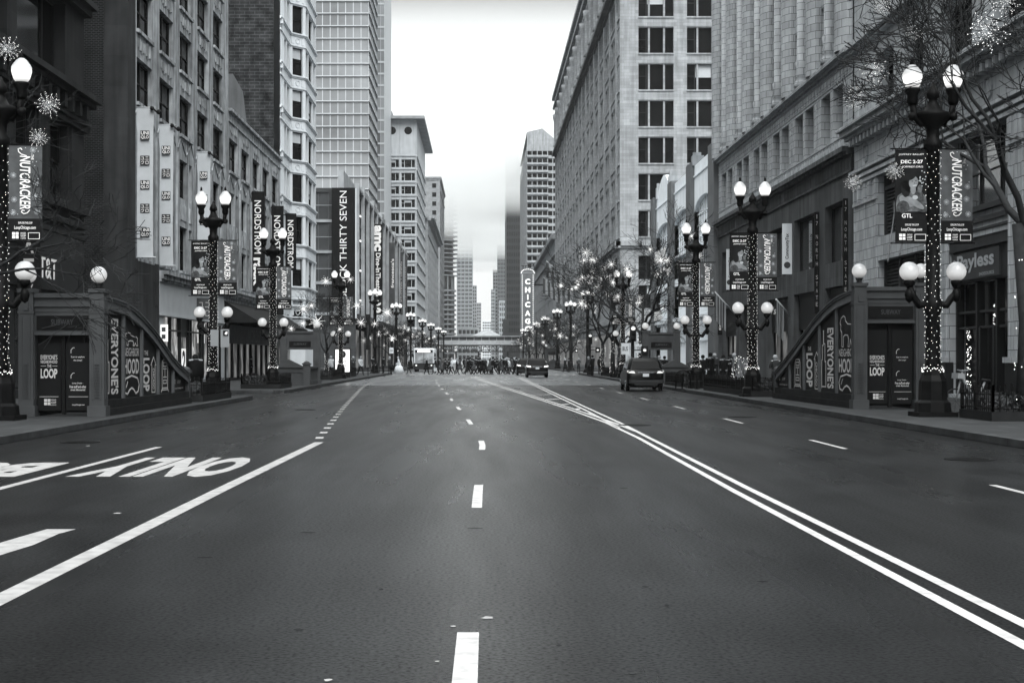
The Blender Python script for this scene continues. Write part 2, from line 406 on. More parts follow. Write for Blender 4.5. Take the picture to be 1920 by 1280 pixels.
def kerb(pts):
    b = MB()
    for (x0, y0), (x1, y1) in zip(pts, pts[1:]):
        d = Vector((x1-x0, y1-y0, 0)).normalized(); nn = Vector((d.y, -d.x, 0)) * .1
        P = [(x0-nn.x, y0-nn.y), (x1-nn.x, y1-nn.y), (x1+nn.x, y1+nn.y), (x0+nn.x, y0+nn.y)]
        b.add([(a, c, -.02) for a, c in P] + [(a, c, .156) for a, c in P], [(0,1,2,3),(4,7,6,5),(0,4,5,1),(1,5,6,2),(2,6,7,3),(3,7,4,0)])
    struct('kerb', b, KERB)
pave(-30, KL-.1, -20, 65); pave(-30, -13.6, 65.0, 76); pave(-30, KL-.1, 76, 168)
pave(KR+.1, 30, -20, 166)
pave(-30, -11.2, 202, 440); pave(KR+.6, 30, 202, 440); pave(-30, -11.2, 458, 640); pave(KR+.6, 30, 458, 640)
kerb([(KL,-20), (KL,64.2), (-9.9,65.1), (-10.6,65.3), (-13.6,65.3)]); kerb([(-13.6,75.8), (-10.2,75.8), (-9.8,76.3), (KL-.02,77), (-10.3,140), (-10.9,165), (-12,168), (-30,168)])
kerb([(KR,-20), (KR,162), (KR+.6,165), (KR+2.5,166.1), (30,166.1)])
kerb([(-30,202), (-12.5,202.1), (-11.2,204), (-11.2,440)]); kerb([(30,202), (12.5,202.1), (10.9,204), (10.9,440)])
# ------------------------------------------------------------ painted markings, lying on the asphalt
PAINT = M('road_paint', .25, .8, var=.22, vs=5, bump=.2, bs=30, neutral=True)
def wear(m):      # chips and tyre wear in the paint, where the dark asphalt shows through
    t = m.node_tree; n = t.nodes; p = n['Principled BSDF']; src = p.inputs['Base Color'].links[0].from_socket
    g = n.new('ShaderNodeNewGeometry'); a = n.new('ShaderNodeTexNoise'); a.inputs['Scale'].default_value = 26; a.inputs['Detail'].default_value = 8; a.inputs['Roughness'].default_value = .75; t.links.new(g.outputs['Position'], a.inputs['Vector'])
    r = n.new('ShaderNodeMapRange'); r.inputs[1].default_value = .59; r.inputs[2].default_value = .72; r.inputs[4].default_value = .65; t.links.new(a.outputs[0], r.inputs[0])
    mx = n.new('ShaderNodeMix'); mx.data_type = 'RGBA'; t.links.new(r.outputs[0], mx.inputs['Factor']); t.links.new(src, mx.inputs['A']); mx.inputs['B'].default_value = tint(.05); t.links.new(mx.outputs['Result'], p.inputs['Base Color'])
wear(PAINT)
PAINT2 = M('lane_paint', .34, .8, var=.25, vs=7, bump=.2, bs=30, neutral=True)
def quad_strip(b, pts, w, z=.004):
    for (x0, y0), (x1, y1) in zip(pts, pts[1:]):
        d = Vector((x1-x0, y1-y0, 0)).normalized(); nx, ny = d.y*w/2, -d.x*w/2
        b.add([(x0-nx,y0-ny,z),(x0+nx,y0+ny,z),(x1+nx,y1+ny,z),(x1-nx,y1-ny,z)], [(0,1,2,3)])
    return b
def mark(name, b, mat=PAINT): return struct(name, b, mat)
mark('lane_line', quad_strip(MB(), [(-3.42,2),(-3.38,20),(-3.3,31.4)], .19))
mark('lane_line', quad_strip(MB(), [(-6.36,2),(-6.3,20),(-6.2,29.7)], .14))
def along(pl, t):
    for (x0,y0),(x1,y1) in zip(pl, pl[1:]):
        if y0 <= t <= y1: return x0+(x1-x0)*(t-y0)/(y1-y0)
    return pl[-1][0]
b = MB(); pl = [(-3.4,32),(-4.75,53),(-7.15,93),(-8.9,137)]; y = 32.8
while y < 136: quad_strip(b, [(along(pl,y), y), (along(pl,y+.75), y+.75)], .17); y += 2.35
mark('dotted_line', b)
b = MB(); pl = [(-.1,5),(-.05,19),(.02,31),(-.33,41.8),(-.75,52),(-1.18,62.4),(-1.67,74.7),(-2.42,91),(-3.3,112),(-3.8,133),(-4.2,160)]; y = 6.4
while y < 150: quad_strip(b, [(along(pl,y), y), (along(pl,y+1.6), y+1.6), (along(pl,y+3.2), y+3.2)], .135 if y < 12 else .12); y += 11.2
mark('dashed_line', b, PAINT2)
b = MB(); y = 17.6
while y < 155: quad_strip(b, [(6.85, y), (6.87, y+3.2)], .11); y += 11.5
mark('dashed_line', b)
b = MB()
quad_strip(b, [(3.46,2),(3.49,20.4),(3.6,34),(3.66,40),(3.62,70),(3.5,137)], .1)
quad_strip(b, [(3.20,2),(3.24,20),(3.36,33),(3.3,41),(2.86,53.6),(1.6,82),(-.9,139)], .1)
quad_strip(b, [(3.38,38),(3.42,50),(3.34,90),(3.24,137)], .09)
quad_strip(b, [(3.6,36),(3.5,41),(3.06,53.6),(1.84,82),(-.62,139)], .09, .0045)
quad_strip(b, [(-.9,139.06),(-.4,148)], .1); quad_strip(b, [(-.62,139.06),(-.12,148)], .09)
mark('double_line', b, PAINT2)
b = MB()
lf = [(3.5,41),(3.06,53.6),(1.84,82),(-.62,139)]
for y in (47,51.5,57,64,72,81,92,105,120,133): quad_strip(b, [(along(lf,y)+.06, y), (3.28, y+1.2)], .3 if y > 60 else .16, .0035)
mark('hatching', b, PAINT2)
G = Fr((0,0,.004), (1,0), (0,0))
class GFr:      # lies on the road: s = X, z = Y
    def p(s, a, z, d): return (a, z, .004+d)
b = MB(); put_text(b, GFr(), 'ONLY', -6.0, -3.78, 22.2, 26.6, 0, rot=180, bold=.055); mark('road_lettering', b)
b = MB(); put_text(b, GFr(), 'BUS', -9.1, -6.72, 22.2, 25.3, 0, rot=180, bold=.055); mark('road_lettering', b)
b = MB(); pts = [(-4.04,15.4),(-4.10,14.98),(-4.085,14.1),(-4.16,13.36),(-4.5,12.5),(-5,12),(-5.1,12.9),(-4.62,13.6),(-4.44,14.25),(-4.38,14.9),(-4.33,15.4)]
b.add([(x, y, .004) for x, y in pts], [tuple(range(len(pts)))]); mark('road_arrow', b)
PATCH = M('tar_patch', .014, .55, var=.4, vs=9)
b = MB(); rr = random.Random(3)
def blob(b, x, y, rx, ry, z, n=9):
    b.add([(x+rx*math.cos(2*math.pi*k/n)*rr.uniform(.6,1.1), y+ry*math.sin(2*math.pi*k/n)*rr.uniform(.6,1.1), z) for k in range(n)], [tuple(range(n))])
for px, py, w in ((915,1158,.09),(850,1174,.04),(822,1040,.03),(615,1275,.05),(820,1240,.03),(165,836,.1),(220,962,.1),(1208,780,.1)):
    x, y = gnd(px, py); blob(b, x, y, w/2, w*.7, .004)
mark('paint_spots', b)
b = MB()
for px, py, w in ((892,990,.26),(577,998,.28),(385,1045,.2),(1048,1210,.06),(1185,1262,.08),(715,1105,.06),(1250,1135,.06),(1080,870,.08),(640,770,.3),(760,720,.5),(1170,915,.2),(330,800,.3),(560,770,.4),(430,790,.3),(1210,1100,.1),(560,1180,.1),(1430,1090,.15)):
    x, y = gnd(px, py); blob(b, x, y, w/3, .02 + y*.002, .0035, 12)
mark('tar_spots', b, PATCH)
b = MB()
for x in [-9.2+.9*i for i in range(22)]: quad_strip(b, [(x,161.5),(x,166)], .42)
quad_strip(b, [(-9.6,157.5),(-4.4,157.8)], .4); quad_strip(b, [(3.6,157.8),(10.1,157.5)], .4)
for x in [-9.2+.9*i for i in range(22)]: quad_strip(b, [(x,199),(x,203.5)], .42)
mark('crosswalk', b)
# manhole covers are things of their own
IRON = M('cast_iron', .006, .45, var=.4, vs=20, bump=.6, bs=30, metal=.3)
def manhole(px, py, r, label):
    x, y = gnd(px, py); b = MB(); b.lathe(x, y, [(r,.001),(r,.012),(r*.9,.012),(r*.88,.006),(r*.8,.006),(r*.78,.011),(.02,.011)], 24, 0, False)
    for k in range(-3,4):
        w = math.sqrt(max(0, .72*.72-(k*.2)**2))*r; b.box(x-w, x+w, y+k*.2*r-.02, y+k*.2*r+.02, .008, .0135)
    o = b.build('manhole_cover', IRON); tag(o, label, 'manhole cover', 'round iron covers in the road')
manhole(1190,797,.42,'iron manhole cover overlapping the double white line where it forks')
manhole(1392,782,.42,'iron manhole cover in the right kerb lane beyond the third white dash')
manhole(1818,861,.42,'iron manhole cover nearest the right kerb in the foreground')
manhole(150,829,.4,'iron manhole cover beside the left kerb near the bus lane line')
manhole(572,768,.36,'iron manhole cover in the left lanes past the dotted line')

# ------------------------------------------------------------ building materials
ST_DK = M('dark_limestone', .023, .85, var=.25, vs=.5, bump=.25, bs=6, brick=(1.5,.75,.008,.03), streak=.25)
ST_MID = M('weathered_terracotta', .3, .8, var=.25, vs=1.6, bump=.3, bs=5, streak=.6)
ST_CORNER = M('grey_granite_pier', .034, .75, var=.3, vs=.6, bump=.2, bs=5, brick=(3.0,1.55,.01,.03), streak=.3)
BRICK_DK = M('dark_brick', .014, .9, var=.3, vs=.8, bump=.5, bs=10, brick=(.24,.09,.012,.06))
BRICK = M('old_brick', .022, .9, var=.65, vs=1.1, bump=.5, bs=9, brick=(.9,.3,.03,.05))
TERRA = M('white_terracotta', .56, .6, var=.05, vs=1.5, bump=.08, bs=6, streak=.06)
TERRA2 = M('cream_terracotta', .36, .55, var=.14, vs=.8, bump=.2, bs=6, brick=(.62,.42,.014,.07), streak=.12)
TERRA3 = M('glazed_terracotta', .36, .45, var=.14, vs=1.5, bump=.2, bs=6, brick=(.75,.5,.014,.05), streak=.15)
ASHLAR = M('pale_ashlar', .26, .8, var=.14, vs=.5, bump=.3, bs=5, brick=(1.6,.42,.012,.17), streak=.2)
ASH_SM = M('grey_sandstone', .27, .8, var=.14, vs=.8, bump=.15, bs=5, streak=.25)
WHITE = M('white_painted_masonry', .92, .7, var=.06, vs=.7, bump=.1, streak=.06)
PALEC = M('pale_concrete', .42, .8, var=.08, vs=.5, bump=.1, streak=.1)
GREYP = M('grey_painted_metal', .13, .55, var=.12, vs=.8)
GREYD = M('dark_grey_panel', .05, .5, var=.2, vs=1)
CONC = M('smooth_stone_panel', .07, .7, var=.2, vs=.7, bump=.1, streak=.35, brick=(2.3,3,.01,.05))
ROOF = M('roof_felt', .1, .9)
GL2 = M('tower_glass', .17, .1, var=.5, vs=.05, spec=.7, rnd=.4)
GLB = M('curtain_glass', .05, .05, var=.4, vs=.2, spec=.8)
MUL = M('aluminium_mullion', .45, .5, var=.05)
LETW = M('white_lettering', .75, .6, var=0, neutral=True)
LETG = M('grey_lettering', .33, .6, var=0, neutral=True)
SIGNB = M('black_sign', .008, .5, var=.1)

def shell(mb, x0, x1, y0, y1, z1, skip=(), m=0, z0=0):
    """the plain sides of a block that carry no modelled facade"""
    Q = {'f': [(x0,y0,z0),(x1,y0,z0),(x1,y0,z1),(x0,y0,z1)], 'b': [(x0,y1,z0),(x1,y1,z0),(x1,y1,z1),(x0,y1,z1)],
         'l': [(x0,y0,z0),(x0,y1,z0),(x0,y1,z1),(x0,y0,z1)], 'r': [(x1,y0,z0),(x1,y1,z0),(x1,y1,z1),(x1,y0,z1)],
         't': [(x0,y0,z1),(x1,y0,z1),(x1,y1,z1),(x0,y1,z1)]}
    for k, q in Q.items():
        if k not in skip: mb.add(q, [(0,1,2,3)], m)
def regular(s0, s1, n, wf, z0, fh, nf, hs, hh, ztop):
    """breakpoints and holes of a regular window grid: returns S, Z, holes, cells"""
    S = [s0]; Z = [0]; holes = set(); cells = []; mod = (s1-s0)/n
    for i in range(n):
        a = s0+mod*i+mod*(1-wf)/2; S += [a, a+mod*wf]
    S.append(s1)
    for j in range(nf):
        a = z0+fh*j+hs; Z += [a, a+hh]
    Z.append(ztop)
    for i in range(n):
        for j in range(nf):
            holes.add((2*i+1, 2*j+1)); cells.append((S[2*i+1], S[2*i+2], Z[2*j+1], Z[2*j+2]))
    return S, Z, holes, cells
# ============================================================ LEFT SIDE
SHOPLIT = E('lit_shop_interior', .2, detail=.97, sc=3.2); SHOPDIM = E('dim_shop_interior', .08, detail=.97, sc=1.3)
def cornice(mb, F, s0, s1, prof, m=0):       # prof: list of (z0,z1,d)
    for k, (z0, z1, d) in enumerate(prof): F.box(mb, s0, s1, z0, z1, -.05, d, m)
# --- dark limestone corner building with the phone shop
r = thing('limestone_building', 'dark limestone building with a wide cornice at the left edge, phone shop below', 'building', (-18, 36, 0))
F = FL(); b = MB(); shell(b, -40, -18, 36, 70, 34, 'r')
S = [36,40.2,43.2,45.1,48.1,50,53,54.9,57.9,59.6,62.4,64.4,67.4,70]; Z = [0,.5,4.4,8.6,11.8,13.4]
hs = {(i,3) for i in range(1,13,2)} | {(i,1) for i in (1,3,5,7,9,11)}
grid_wall(b, F, S, Z, hs, .5)
S2 = [36,44,51,52,58.7,59.9,66.9,70]; Z2 = [13.4,13.7,17,18.5,22,23.2,26.7,28,31,34]
h2 = {(i,j) for i in (1,3,5) for j in (1,3,5,7)}
grid_wall(b, F, S2, Z2, h2, .6)
cornice(b, F, 36, 70.15, [(7.0,7.2,.12),(7.5,7.75,.16),(8.1,8.45,.3),(11.85,12.1,.22),(12.1,12.25,.34),(12.95,13.15,.55),(13.15,13.4,.8),(17.1,17.4,.35),(17.4,17.65,.6)])
for k in range(28): F.box(b, 36.2+k*1.2, 36.6+k*1.2, 12.3, 12.9, -.05, .5)
for s in (62.4+.15, 67.5): F.box(b, s, s+.25, 8.5, 11.8, -.1, .12)
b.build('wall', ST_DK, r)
put_windows(r, F, [(S[i],S[i+1],8.6,11.8) for i in range(1,13,2)], .48, ('pair',))
put_windows(r, F, [(S2[i],S2[i+1],Z2[j],Z2[j+1]) for i,j in h2], .58, ('tri',))
put_windows(r, F, [(S[i],S[i+1],.5,4.4) for i in (1,3,5,7,9,11)], .48, ('grid22',), glass=GLB, name='shop_window')
b = MB(); F.box(b, 56, 69.4, 4.55, 6.95, .02, .1); b.build('fascia', M('black_fascia', .016, .5, var=.15, vs=.8), r)
b = MB(); put_text(b, F, 'AT&T', 61.0, 64.4, 4.95, 5.8, .32, bold=.0, thick=.02); b.build('lettering', LETW, r)
b = MB(); F2 = FF(59.5); b.box(-17.9,-17.0,59.6,59.75,3.3,6.6); sg = b.build('blade_sign', SIGNB, r)
b = MB()
for k, c in enumerate('AT&T'): put_text(b, F2, c, -17.65,-17.25, 5.75-k*.75, 6.3-k*.75, -.09+0, bold=.04)
b.build('lettering', LETG, sg)
b = MB(); b.box(-17.75,-17.6,62,62.15,2.3,4.0); b.build('wall_lantern', E('lantern_glow', .9), r)

# --- weathered mid-rise with the banners and shops
r = thing('terracotta_office_building', 'weathered terracotta office block with rows of dark sash windows and long pale shop banners', 'building', (-18, 78.5, 0))
F = FL(); b = MB(); C0 = [80.7+5.75*k for k in range(5)]; C1 = [110.3+5.65*k for k in range(5)]
S = [78.5]; [S.extend((a, a+3.8)) for a in C0]; S.append(109.9)
Z = [14.3]
for k in range(7): Z += [15.1+3.8*k, 17.45+3.8*k]
Z.append(42)
h = {(2*i+1, 2*j+1) for i in range(5) for j in range(7)}
grid_wall(b, F, S, Z, h, .35); cells = [(S[i],S[i+1],Z[j],Z[j+1]) for i,j in h]
S = [109.9]; [S.extend((a, a+3.8)) for a in C1]; S.append(138.1)
h = {(2*i+1, 1) for i in range(5)}; grid_wall(b, F, S, [14.3,15.1,17.45,19.3], h, .35); cells += [(S[i],S[i+1],15.1,17.45) for i,_ in h]
S = [78.5]; [S.extend((a, a+2.35, a+2.95, a+3.9)) for a in C0+C1]; S.append(138.1); n = 20
h = {(2*i+1, j) for i in range(n) for j in (1,3)} ; h = {x for x in h if x[0] > 2}
grid_wall(b, F, S, [6.0,6.9,9.6,11.3,13.6,14.3], h, .35); low = [(S[i],S[i+1],(6.9,0,11.3)[j-1],(9.6,0,13.6)[j-1]) for i,j in h]
shell(b, -45, -18, 78.5, 109.9, 42, 'rft'); shell(b, -45, -18, 109.9, 138.1, 19.3, 'rfb')
b.add([(-45,78.5,42),(-18,78.5,42),(-18,109.9,42),(-45,109.9,42)], [(0,1,2,3)])
for a in C0+C1:       # sills, swags and pilaster joints in relief
    for k in range(7 if a < 109 else 1):
        z = 15.1+3.8*k; F.box(b, a-.1, a+3.9, z-.18, z, -.05, .14)
    for z in ([18.05+3.8*k for k in range(6)] if a < 109 else [18.05]):
        for q in range(9):
            F.box(b, a+.3+.37*q, a+.55+.37*q, z-.05-.22*math.sin(q*.785)**2, z+.42-.12*math.sin(q*.785), -.03, .04+.05*(q%2))
    for z in (7.0,): F.box(b, a-.05, a+3.95, z-.2, z-.05, -.05, .1)
    b.line(F, [(a-.6,14.2),(a+.2,14.9),(a+1.9,14.0),(a+3.5,14.9),(a+4.4,14.2)], .07, -.02, .06)
    for z0 in (10.0,): F.box(b, a+.25, a+2.1, z0, z0+.9, -.02, .05); F.box(b, a+3.0, a+3.8, z0, z0+.9, -.02, .05)
for a in C0[1:]+C1: F.box(b, a-1.1, a-.75, 6.9, 13.9, -.05, .1)
cornice(b, F, 86, 138.1, [(6.0,6.15,.2),(6.15,6.4,.34),(6.4,6.6,.5)]); cornice(b, F, 109.95, 138.1, [(18.55,18.65,.12),(19.3,19.5,.25)])
F.box(b, 108, 138.1, 4.9, 6.0, -.3, 0)
b.build('wall', ST_MID, r)
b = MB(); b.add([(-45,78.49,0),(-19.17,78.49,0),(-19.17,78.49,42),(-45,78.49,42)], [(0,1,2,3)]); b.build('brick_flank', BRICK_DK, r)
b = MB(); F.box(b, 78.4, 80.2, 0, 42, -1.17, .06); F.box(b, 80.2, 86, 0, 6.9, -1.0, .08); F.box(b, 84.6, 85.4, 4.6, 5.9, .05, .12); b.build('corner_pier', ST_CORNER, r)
put_windows(r, F, cells, .33, ('pair','pair','pairb','pairc'), cap=60, blind=M('grey_curtain', .07, .8, var=.4, vs=4)); put_windows(r, F, low, .33, ('dh',), cap=40)
b = MB(); F.box(b, 86.05, 107.6, 4.15, 6.0, -.3, .1); F.box(b, 104.3, 107.6, .1, 4.15, -.3, .12); F.box(b, 86.05, 87.2, .1, 4.15, -.3, .06)
for z in (.8,1.4,2,2.6,3.2,3.8): F.box(b, 86.02, 87.25, z, z+.04, .06, .08)
F.box(b, 87.2, 104.3, 0, .55, -.2, .05); F.box(b, 86, 107.7, 4.1, 4.2, .1, .2)
b.build('shop_surround', M('pale_stone_cladding', .36, .7, var=.08, vs=1), r)
b = MB(); F.box(b, 87.2, 104.3, .5, 4.1, -.35, -.3); b.build('shop_interior', SHOPLIT, r)
b = MB()
for s in (87.2,89.6,92.6,95.2,96.0,99.4,100.2,102.4,104.15): F.box(b, s, s+.16, .5, 4.1, -.2, .0)
F.box(b, 87.2, 104.3, 3.3, 3.38, -.3, 0); F.box(b, 92.8, 95.1, 3.0, 4.1, -.28, -.1)
b.build('shop_frame', BLACKM, r)
b = MB(); F.box(b, 99.5, 101.9, 2.7, 4.0, -.28, -.24); F.box(b, 94.0, 95.4, .8, 2.3, -.28, -.24); b.build('lit_panel', E('shop_panel', .5), r)
b = MB(); put_text(b, F, '2', 94.2, 95.2, .9, 2.2, -.23, bold=.05); b.build('lettering', SIGNB, r)
def store_logo(b, F, s, z, w, h, d, jp, m=0):
    g = w*.07
    if not jp:
        put_text(b, F, 'UNI', s+g, s+w-g, z+h*.54, z+h-g, d, m=m, bold=.02); put_text(b, F, 'QLO', s+g, s+w-g, z+g, z+h*.46, d, m=m, bold=.02)
    else:
        t = w*.055; q = w/2
        def L(p): b.line(F, [(s+x*w, z+y*h) for x, y in p], t, d, d+.002, m)
        L([(.14,.84),(.36,.84),(.36,.62)]); L([(.1,.6),(.44,.6)]); L([(.6,.84),(.86,.84)]); L([(.56,.6),(.9,.6)])
        L([(.2,.42),(.14,.3)]); L([(.2,.4),(.4,.4),(.36,.2),(.16,.1)]); L([(.6,.4),(.88,.4),(.88,.12),(.6,.12),(.6,.4)])
b = MB(); Fs = FF(97.2); b.box(-17.95,-16.9,97.2,97.45,4.15,5.5); sg = b.build('blade_sign', M('grey_sign', .06, .5), r)
b = MB(); store_logo(b, Fs, -17.85, 4.25, .85, 1.15, .01, True); b.build('lettering', LETG, sg)
b = MB(); b.box(-17.98,-17.54,86.4,86.5,2.65,3.6); sg = b.build('blade_sign', E('sign_glow', .5), r)
b = MB(); b.box(-17.87,-17.65,86.38,86.395,3.2,3.45); b.box(-17.87,-17.65,86.38,86.395,2.8,3.05); b.build('lettering', M('grey_sign', .06, .5), sg)
# the second shop, with its awning
b = MB(); P = [(107.8,5.75,.05),(137,5.75,.05),(137,4.2,2.6),(107.8,4.2,2.6)]
b.add([F.p(s,z,d) for s,z,d in P]+[F.p(s,z-.06,d) for s,z,d in P], [(0,1,2,3),(7,6,5,4),(0,4,5,1),(1,5,6,2),(2,6,7,3),(3,7,4,0)])
b.add([F.p(107.8,5.75,.05),F.p(107.8,4.2,2.6),F.p(107.8,4.2,.05)], [(0,1,2)]); F.box(b, 107.8, 137, 3.95, 4.22, 2.55, 2.6)
b.build('awning', M('black_canvas', .014, .8, var=.2, vs=3), r)
b = MB(); F.box(b, 109, 137, 2.8, 4.15, -.3, 0); b.build('fascia', M('grey_fascia', .075, .6, var=.25, vs=2), r)
b = MB(); put_text(b, F, 'NORDSTROM RACK', 119, 136, 2.95, 3.95, .03); b.build('lettering', M('dim_lettering', .13, .6), r)
b = MB(); F.box(b, 108.5, 137, .3, 2.8, -.4, -.35); b.build('shop_interior', SHOPDIM, r)
b = MB()
for s in range(109, 138, 3): F.box(b, s, s+.15, .1, 2.8, -.2, .0)
F.box(b, 108.5, 137.5, .0, .3, -.5, .05); b.build('shop_frame', BLACKM, r)
# long pale banners at right angles to the wall (things of their own)
def wall_banner(Y, x0, x1, z0, z1, label, seq):
    r = thing('wall_banner', label, 'banner', (x0, Y, z0), 0, 'long pale logo banners on the office block')
    b = MB(); n = 24; F = FF(Y)
    for k in range(n):
        za, zb = z1-(z1-z0)*k/n, z1-(z1-z0)*(k+1)/n
        def xe(t): return (.22*max(0,.15-t)/.15*-.3, 0)
        t0, t1 = k/n, (k+1)/n; w = x1-x0
        l0 = -.12*w*max(0,1-t0*6); l1 = -.12*w*max(0,1-t1*6); y0 = .05*math.sin(t0*7); y1 = .05*math.sin(t1*7)
        b.add([(x0+l0,Y+y0,za),(x1-l0*.6,Y+y0,za),(x1-l1*.6,Y+y1,zb),(x0+l1,Y+y1,zb)], [(0,1,2,3)], 0, True)
    b.build('cloth', M('pale_banner_cloth', .46, .8, var=.06, vs=2), r)
    for zz in (z1+.02, z0-.02): b = MB(); b.tube([(-18,Y,zz),(x1+.15,Y,zz)], .03, 6); b.build('bracket', M('pale_metal', .5, .5, var=0), r)
    b = MB()
    for zz in (z1+.05, ): b.tube([(x1-.1,Y-.1,zz),(x1+.3,Y-.2,zz-.35)], .05, 6); b.ball((x1+.35,Y-.2,zz-.3), .14, 8); b.ball((x1-.02,Y-.15,zz-.1), .12, 8)
    b.build('floodlight', BLACKM, r)
    for k, zc in enumerate(seq):
        b = MB(); l = MB(); w = .48; c = (x0+x1)/2; F.box(b, c-w/2, c+w/2, zc-w/2, zc+w/2, .06, .07); store_logo(l, F, c-w/2, zc-w/2, w, w, .075, k % 2 == 1)
        g = b.build('logo_patch', M('dark_print', .03, .7, var=0), r); l.build('lettering', LETW, g)
wall_banner(80.6, -17.95, -17.12, 7.0, 14.75, 'nearest long pale logo banner, hung before the first window column of the office block', [wz(y, 80.6) for y in (254,301,347,391,436)])
wall_banner(86.2, -17.95, -17.2, 6.9, 14.7, 'second long pale logo banner, between the nearest one and the shop lamp post', [wz(y, 86.2) for y in (282,325,367,410,452)])
wall_banner(97.7, -17.95, -17.15, 6.9, 14.7, 'third long pale logo banner, partly hidden behind the lit lamp post', [wz(y, 97.7) for y in (329,372,415,458)])
def black_banner(Y, x0, w, z0, z1, txt, label, rot=-90, tx=(.25,.75), tz=(.1,.9), grp='black shop banners reading downwards'):
    r = thing('shop_banner', label, 'banner', (x0, Y, z0), 0, grp); F = FF(Y)
    b = MB(); b.box(x0, x0+w, Y, Y+.12, z0, z1); b.build('panel', SIGNB, r)
    for zz in (z1-.2, z0+.1): b = MB(); b.box(x0-.3, x0, Y+.02, Y+.1, zz, zz+.1); b.build('bracket', BLACKM, r)
    for t, (a, c, d, e), bo in txt: b = MB(); put_text(b, F, t, x0+w*a, x0+w*c, z0+(z1-z0)*d, z0+(z1-z0)*e, .01, rot=rot, bold=bo); b.build('lettering', LETW, r)
    return r
black_banner(120.8, -17.95, 1.02, wz(547,120.8), wz(359,120.8), [('NORDSTROM', (.2,.72,.38,.91), .01), ('rack', (.12,.86,.06,.34), .04)], 'tall black shop banner with the store name and lower-case second word, nearest of three')
black_banner(132, -17.95, 1.05, wz(590,132), wz(386,132), [('NORDSTROM', (.22,.74,.42,.91), .01), ('rack', (.12,.86,.12,.38), .04)], 'middle one of three black shop banners, partly behind the second lit lamp post')
black_banner(137.2, -17.4, .95, wz(507,137.2), wz(400,137.2), [('NORDSTROM', (.2,.75,.05,.88), .01)], 'farthest and shortest of three black shop banners, next to the white bay-windowed tower')

# --- white tower with oriel bays
r = thing('oriel_tower', 'white terracotta tower with projecting bay windows and a rough brick party wall', 'building', (-18, 138.1, 0))
F = FL(); b = MB(); wcells = []
Zs = [0,.6,5.4]; rows = [27.0-3.97*k for k in range(5,-9,-1)]
rows = [z for z in rows if z < 62]
for t in rows: Zs += [t-2.6, t]
Zs.append(64); Zs = [z for z in Zs]
S = [138.1,141.1,142.4,143.2,144.6,145.2]; h = {(i,j) for i in (1,3) for j in range(3, len(Zs)-1, 2)}
def wallpart(F, S, h, dep=.3, cap=60):
    grid_wall(b, F, S, Zs, h, dep); wcells.append((F, [(S[i],S[i+1],Zs[j],Zs[j+1]) for i,j in h], dep-.02))
wallpart(F, S, h)
d = 1.25
Fa = Fr((-18,145.2,0), (math.sin(R(38)),math.cos(R(38))), (math.cos(R(38)),-math.sin(R(38)))); la = 2.05
wallpart(Fa, [0,.35,la-.3,la], {(1,j) for j in range(3,len(Zs)-1,2)})
ex, ey = Fa.p(la,0,0)[0], Fa.p(la,0,0)[1]
Fb = FL(ex); wallpart(Fb, [ey,ey+.6,ey+2.2,ey+2.9,ey+6.3,ey+7,ey+8.6,ey+9.2], {(i,j) for i in (1,3,5) for j in range(3,len(Zs)-1,2)})
by = ey+9.2
Fc = Fr((ex,by,0), (-math.sin(R(38)),math.cos(R(38))), (math.cos(R(38)),math.sin(R(38)))); wallpart(Fc, [0,.35,la-.3,la], set())
wallpart(F, [by+1.6,165,168], set())
for zt in [5.4]+rows:      # spandrel mouldings between floors
    for z0, z1, dd in ((zt+.12,zt+.26,.1),(zt+1.1,zt+1.22,.1),(zt+1.22,zt+1.34,.2)):
        F.box(b, 138.1, 145.2, z0, z1, -.02, dd); Fa.box(b, -.05, la+.05, z0, z1, -.02, dd); Fb.box(b, ey-.02, by+.02, z0, z1, -.02, dd)
    for q in range(12): Fb.box(b, ey+.3+q*.72, ey+.6+q*.72, zt+.4, zt+.98, -.02, .05)
    for q in range(6): F.box(b, 141.1+q*.62, 141.35+q*.62, zt+.4, zt+.98, -.02, .05)
    for q in (.2, 1.55): Fa.box(b, q, q+.3, zt+.36, zt+1.0, -.02, .04)
    b.line(Fa, [(1.02+.26*math.cos(k*.7854), zt+.67+.26*math.sin(k*.7854)) for k in range(8)], .06, 0, .05, closed=True)
    F.box(b, 138.35, 138.95, zt+.7, zt+1.1, -.02, .22); F.box(b, 138.5, 138.8, zt+1.1, zt+1.4, -.02, .12)
for s in (138.9, 139.6, 140.4): F.box(b, s, s+.12, 5, 62, -.02, .06)
shell(b, -45, -18, 138.11, 168, 64, 'rf'); b.build('wall', TERRA, r)
for FF_, c, dp in wcells: put_windows(r, FF_, c, dp, ('dh','dh','dhb'), cap=60)
b = MB(); b.add([(-45,138.1,0),(-18.55,138.1,0),(-18.55,138.1,64),(-45,138.1,64)], [(0,1,2,3)]); b.build('party_wall', BRICK, r)
b = MB(); b.add([(-45,138.07,18),(-20.4,138.07,18),(-21.3,138.07,25.5),(-22.2,138.07,27.1),(-45,138.07,27.1)], [(0,1,2,3,4)]); b.build('render_patch', M('grey_render', .085, .85, var=.25, vs=.4, streak=.2), r)
b = MB(); b.box(-45,-18.6,138.0,138.1,38,38.15); b.build('string_course', BRICK_DK, r)
b = MB(); F.box(b, 139, 168, .6, 5.2, -.2, .02); b.build('shop_front', SHOPDIM, r)

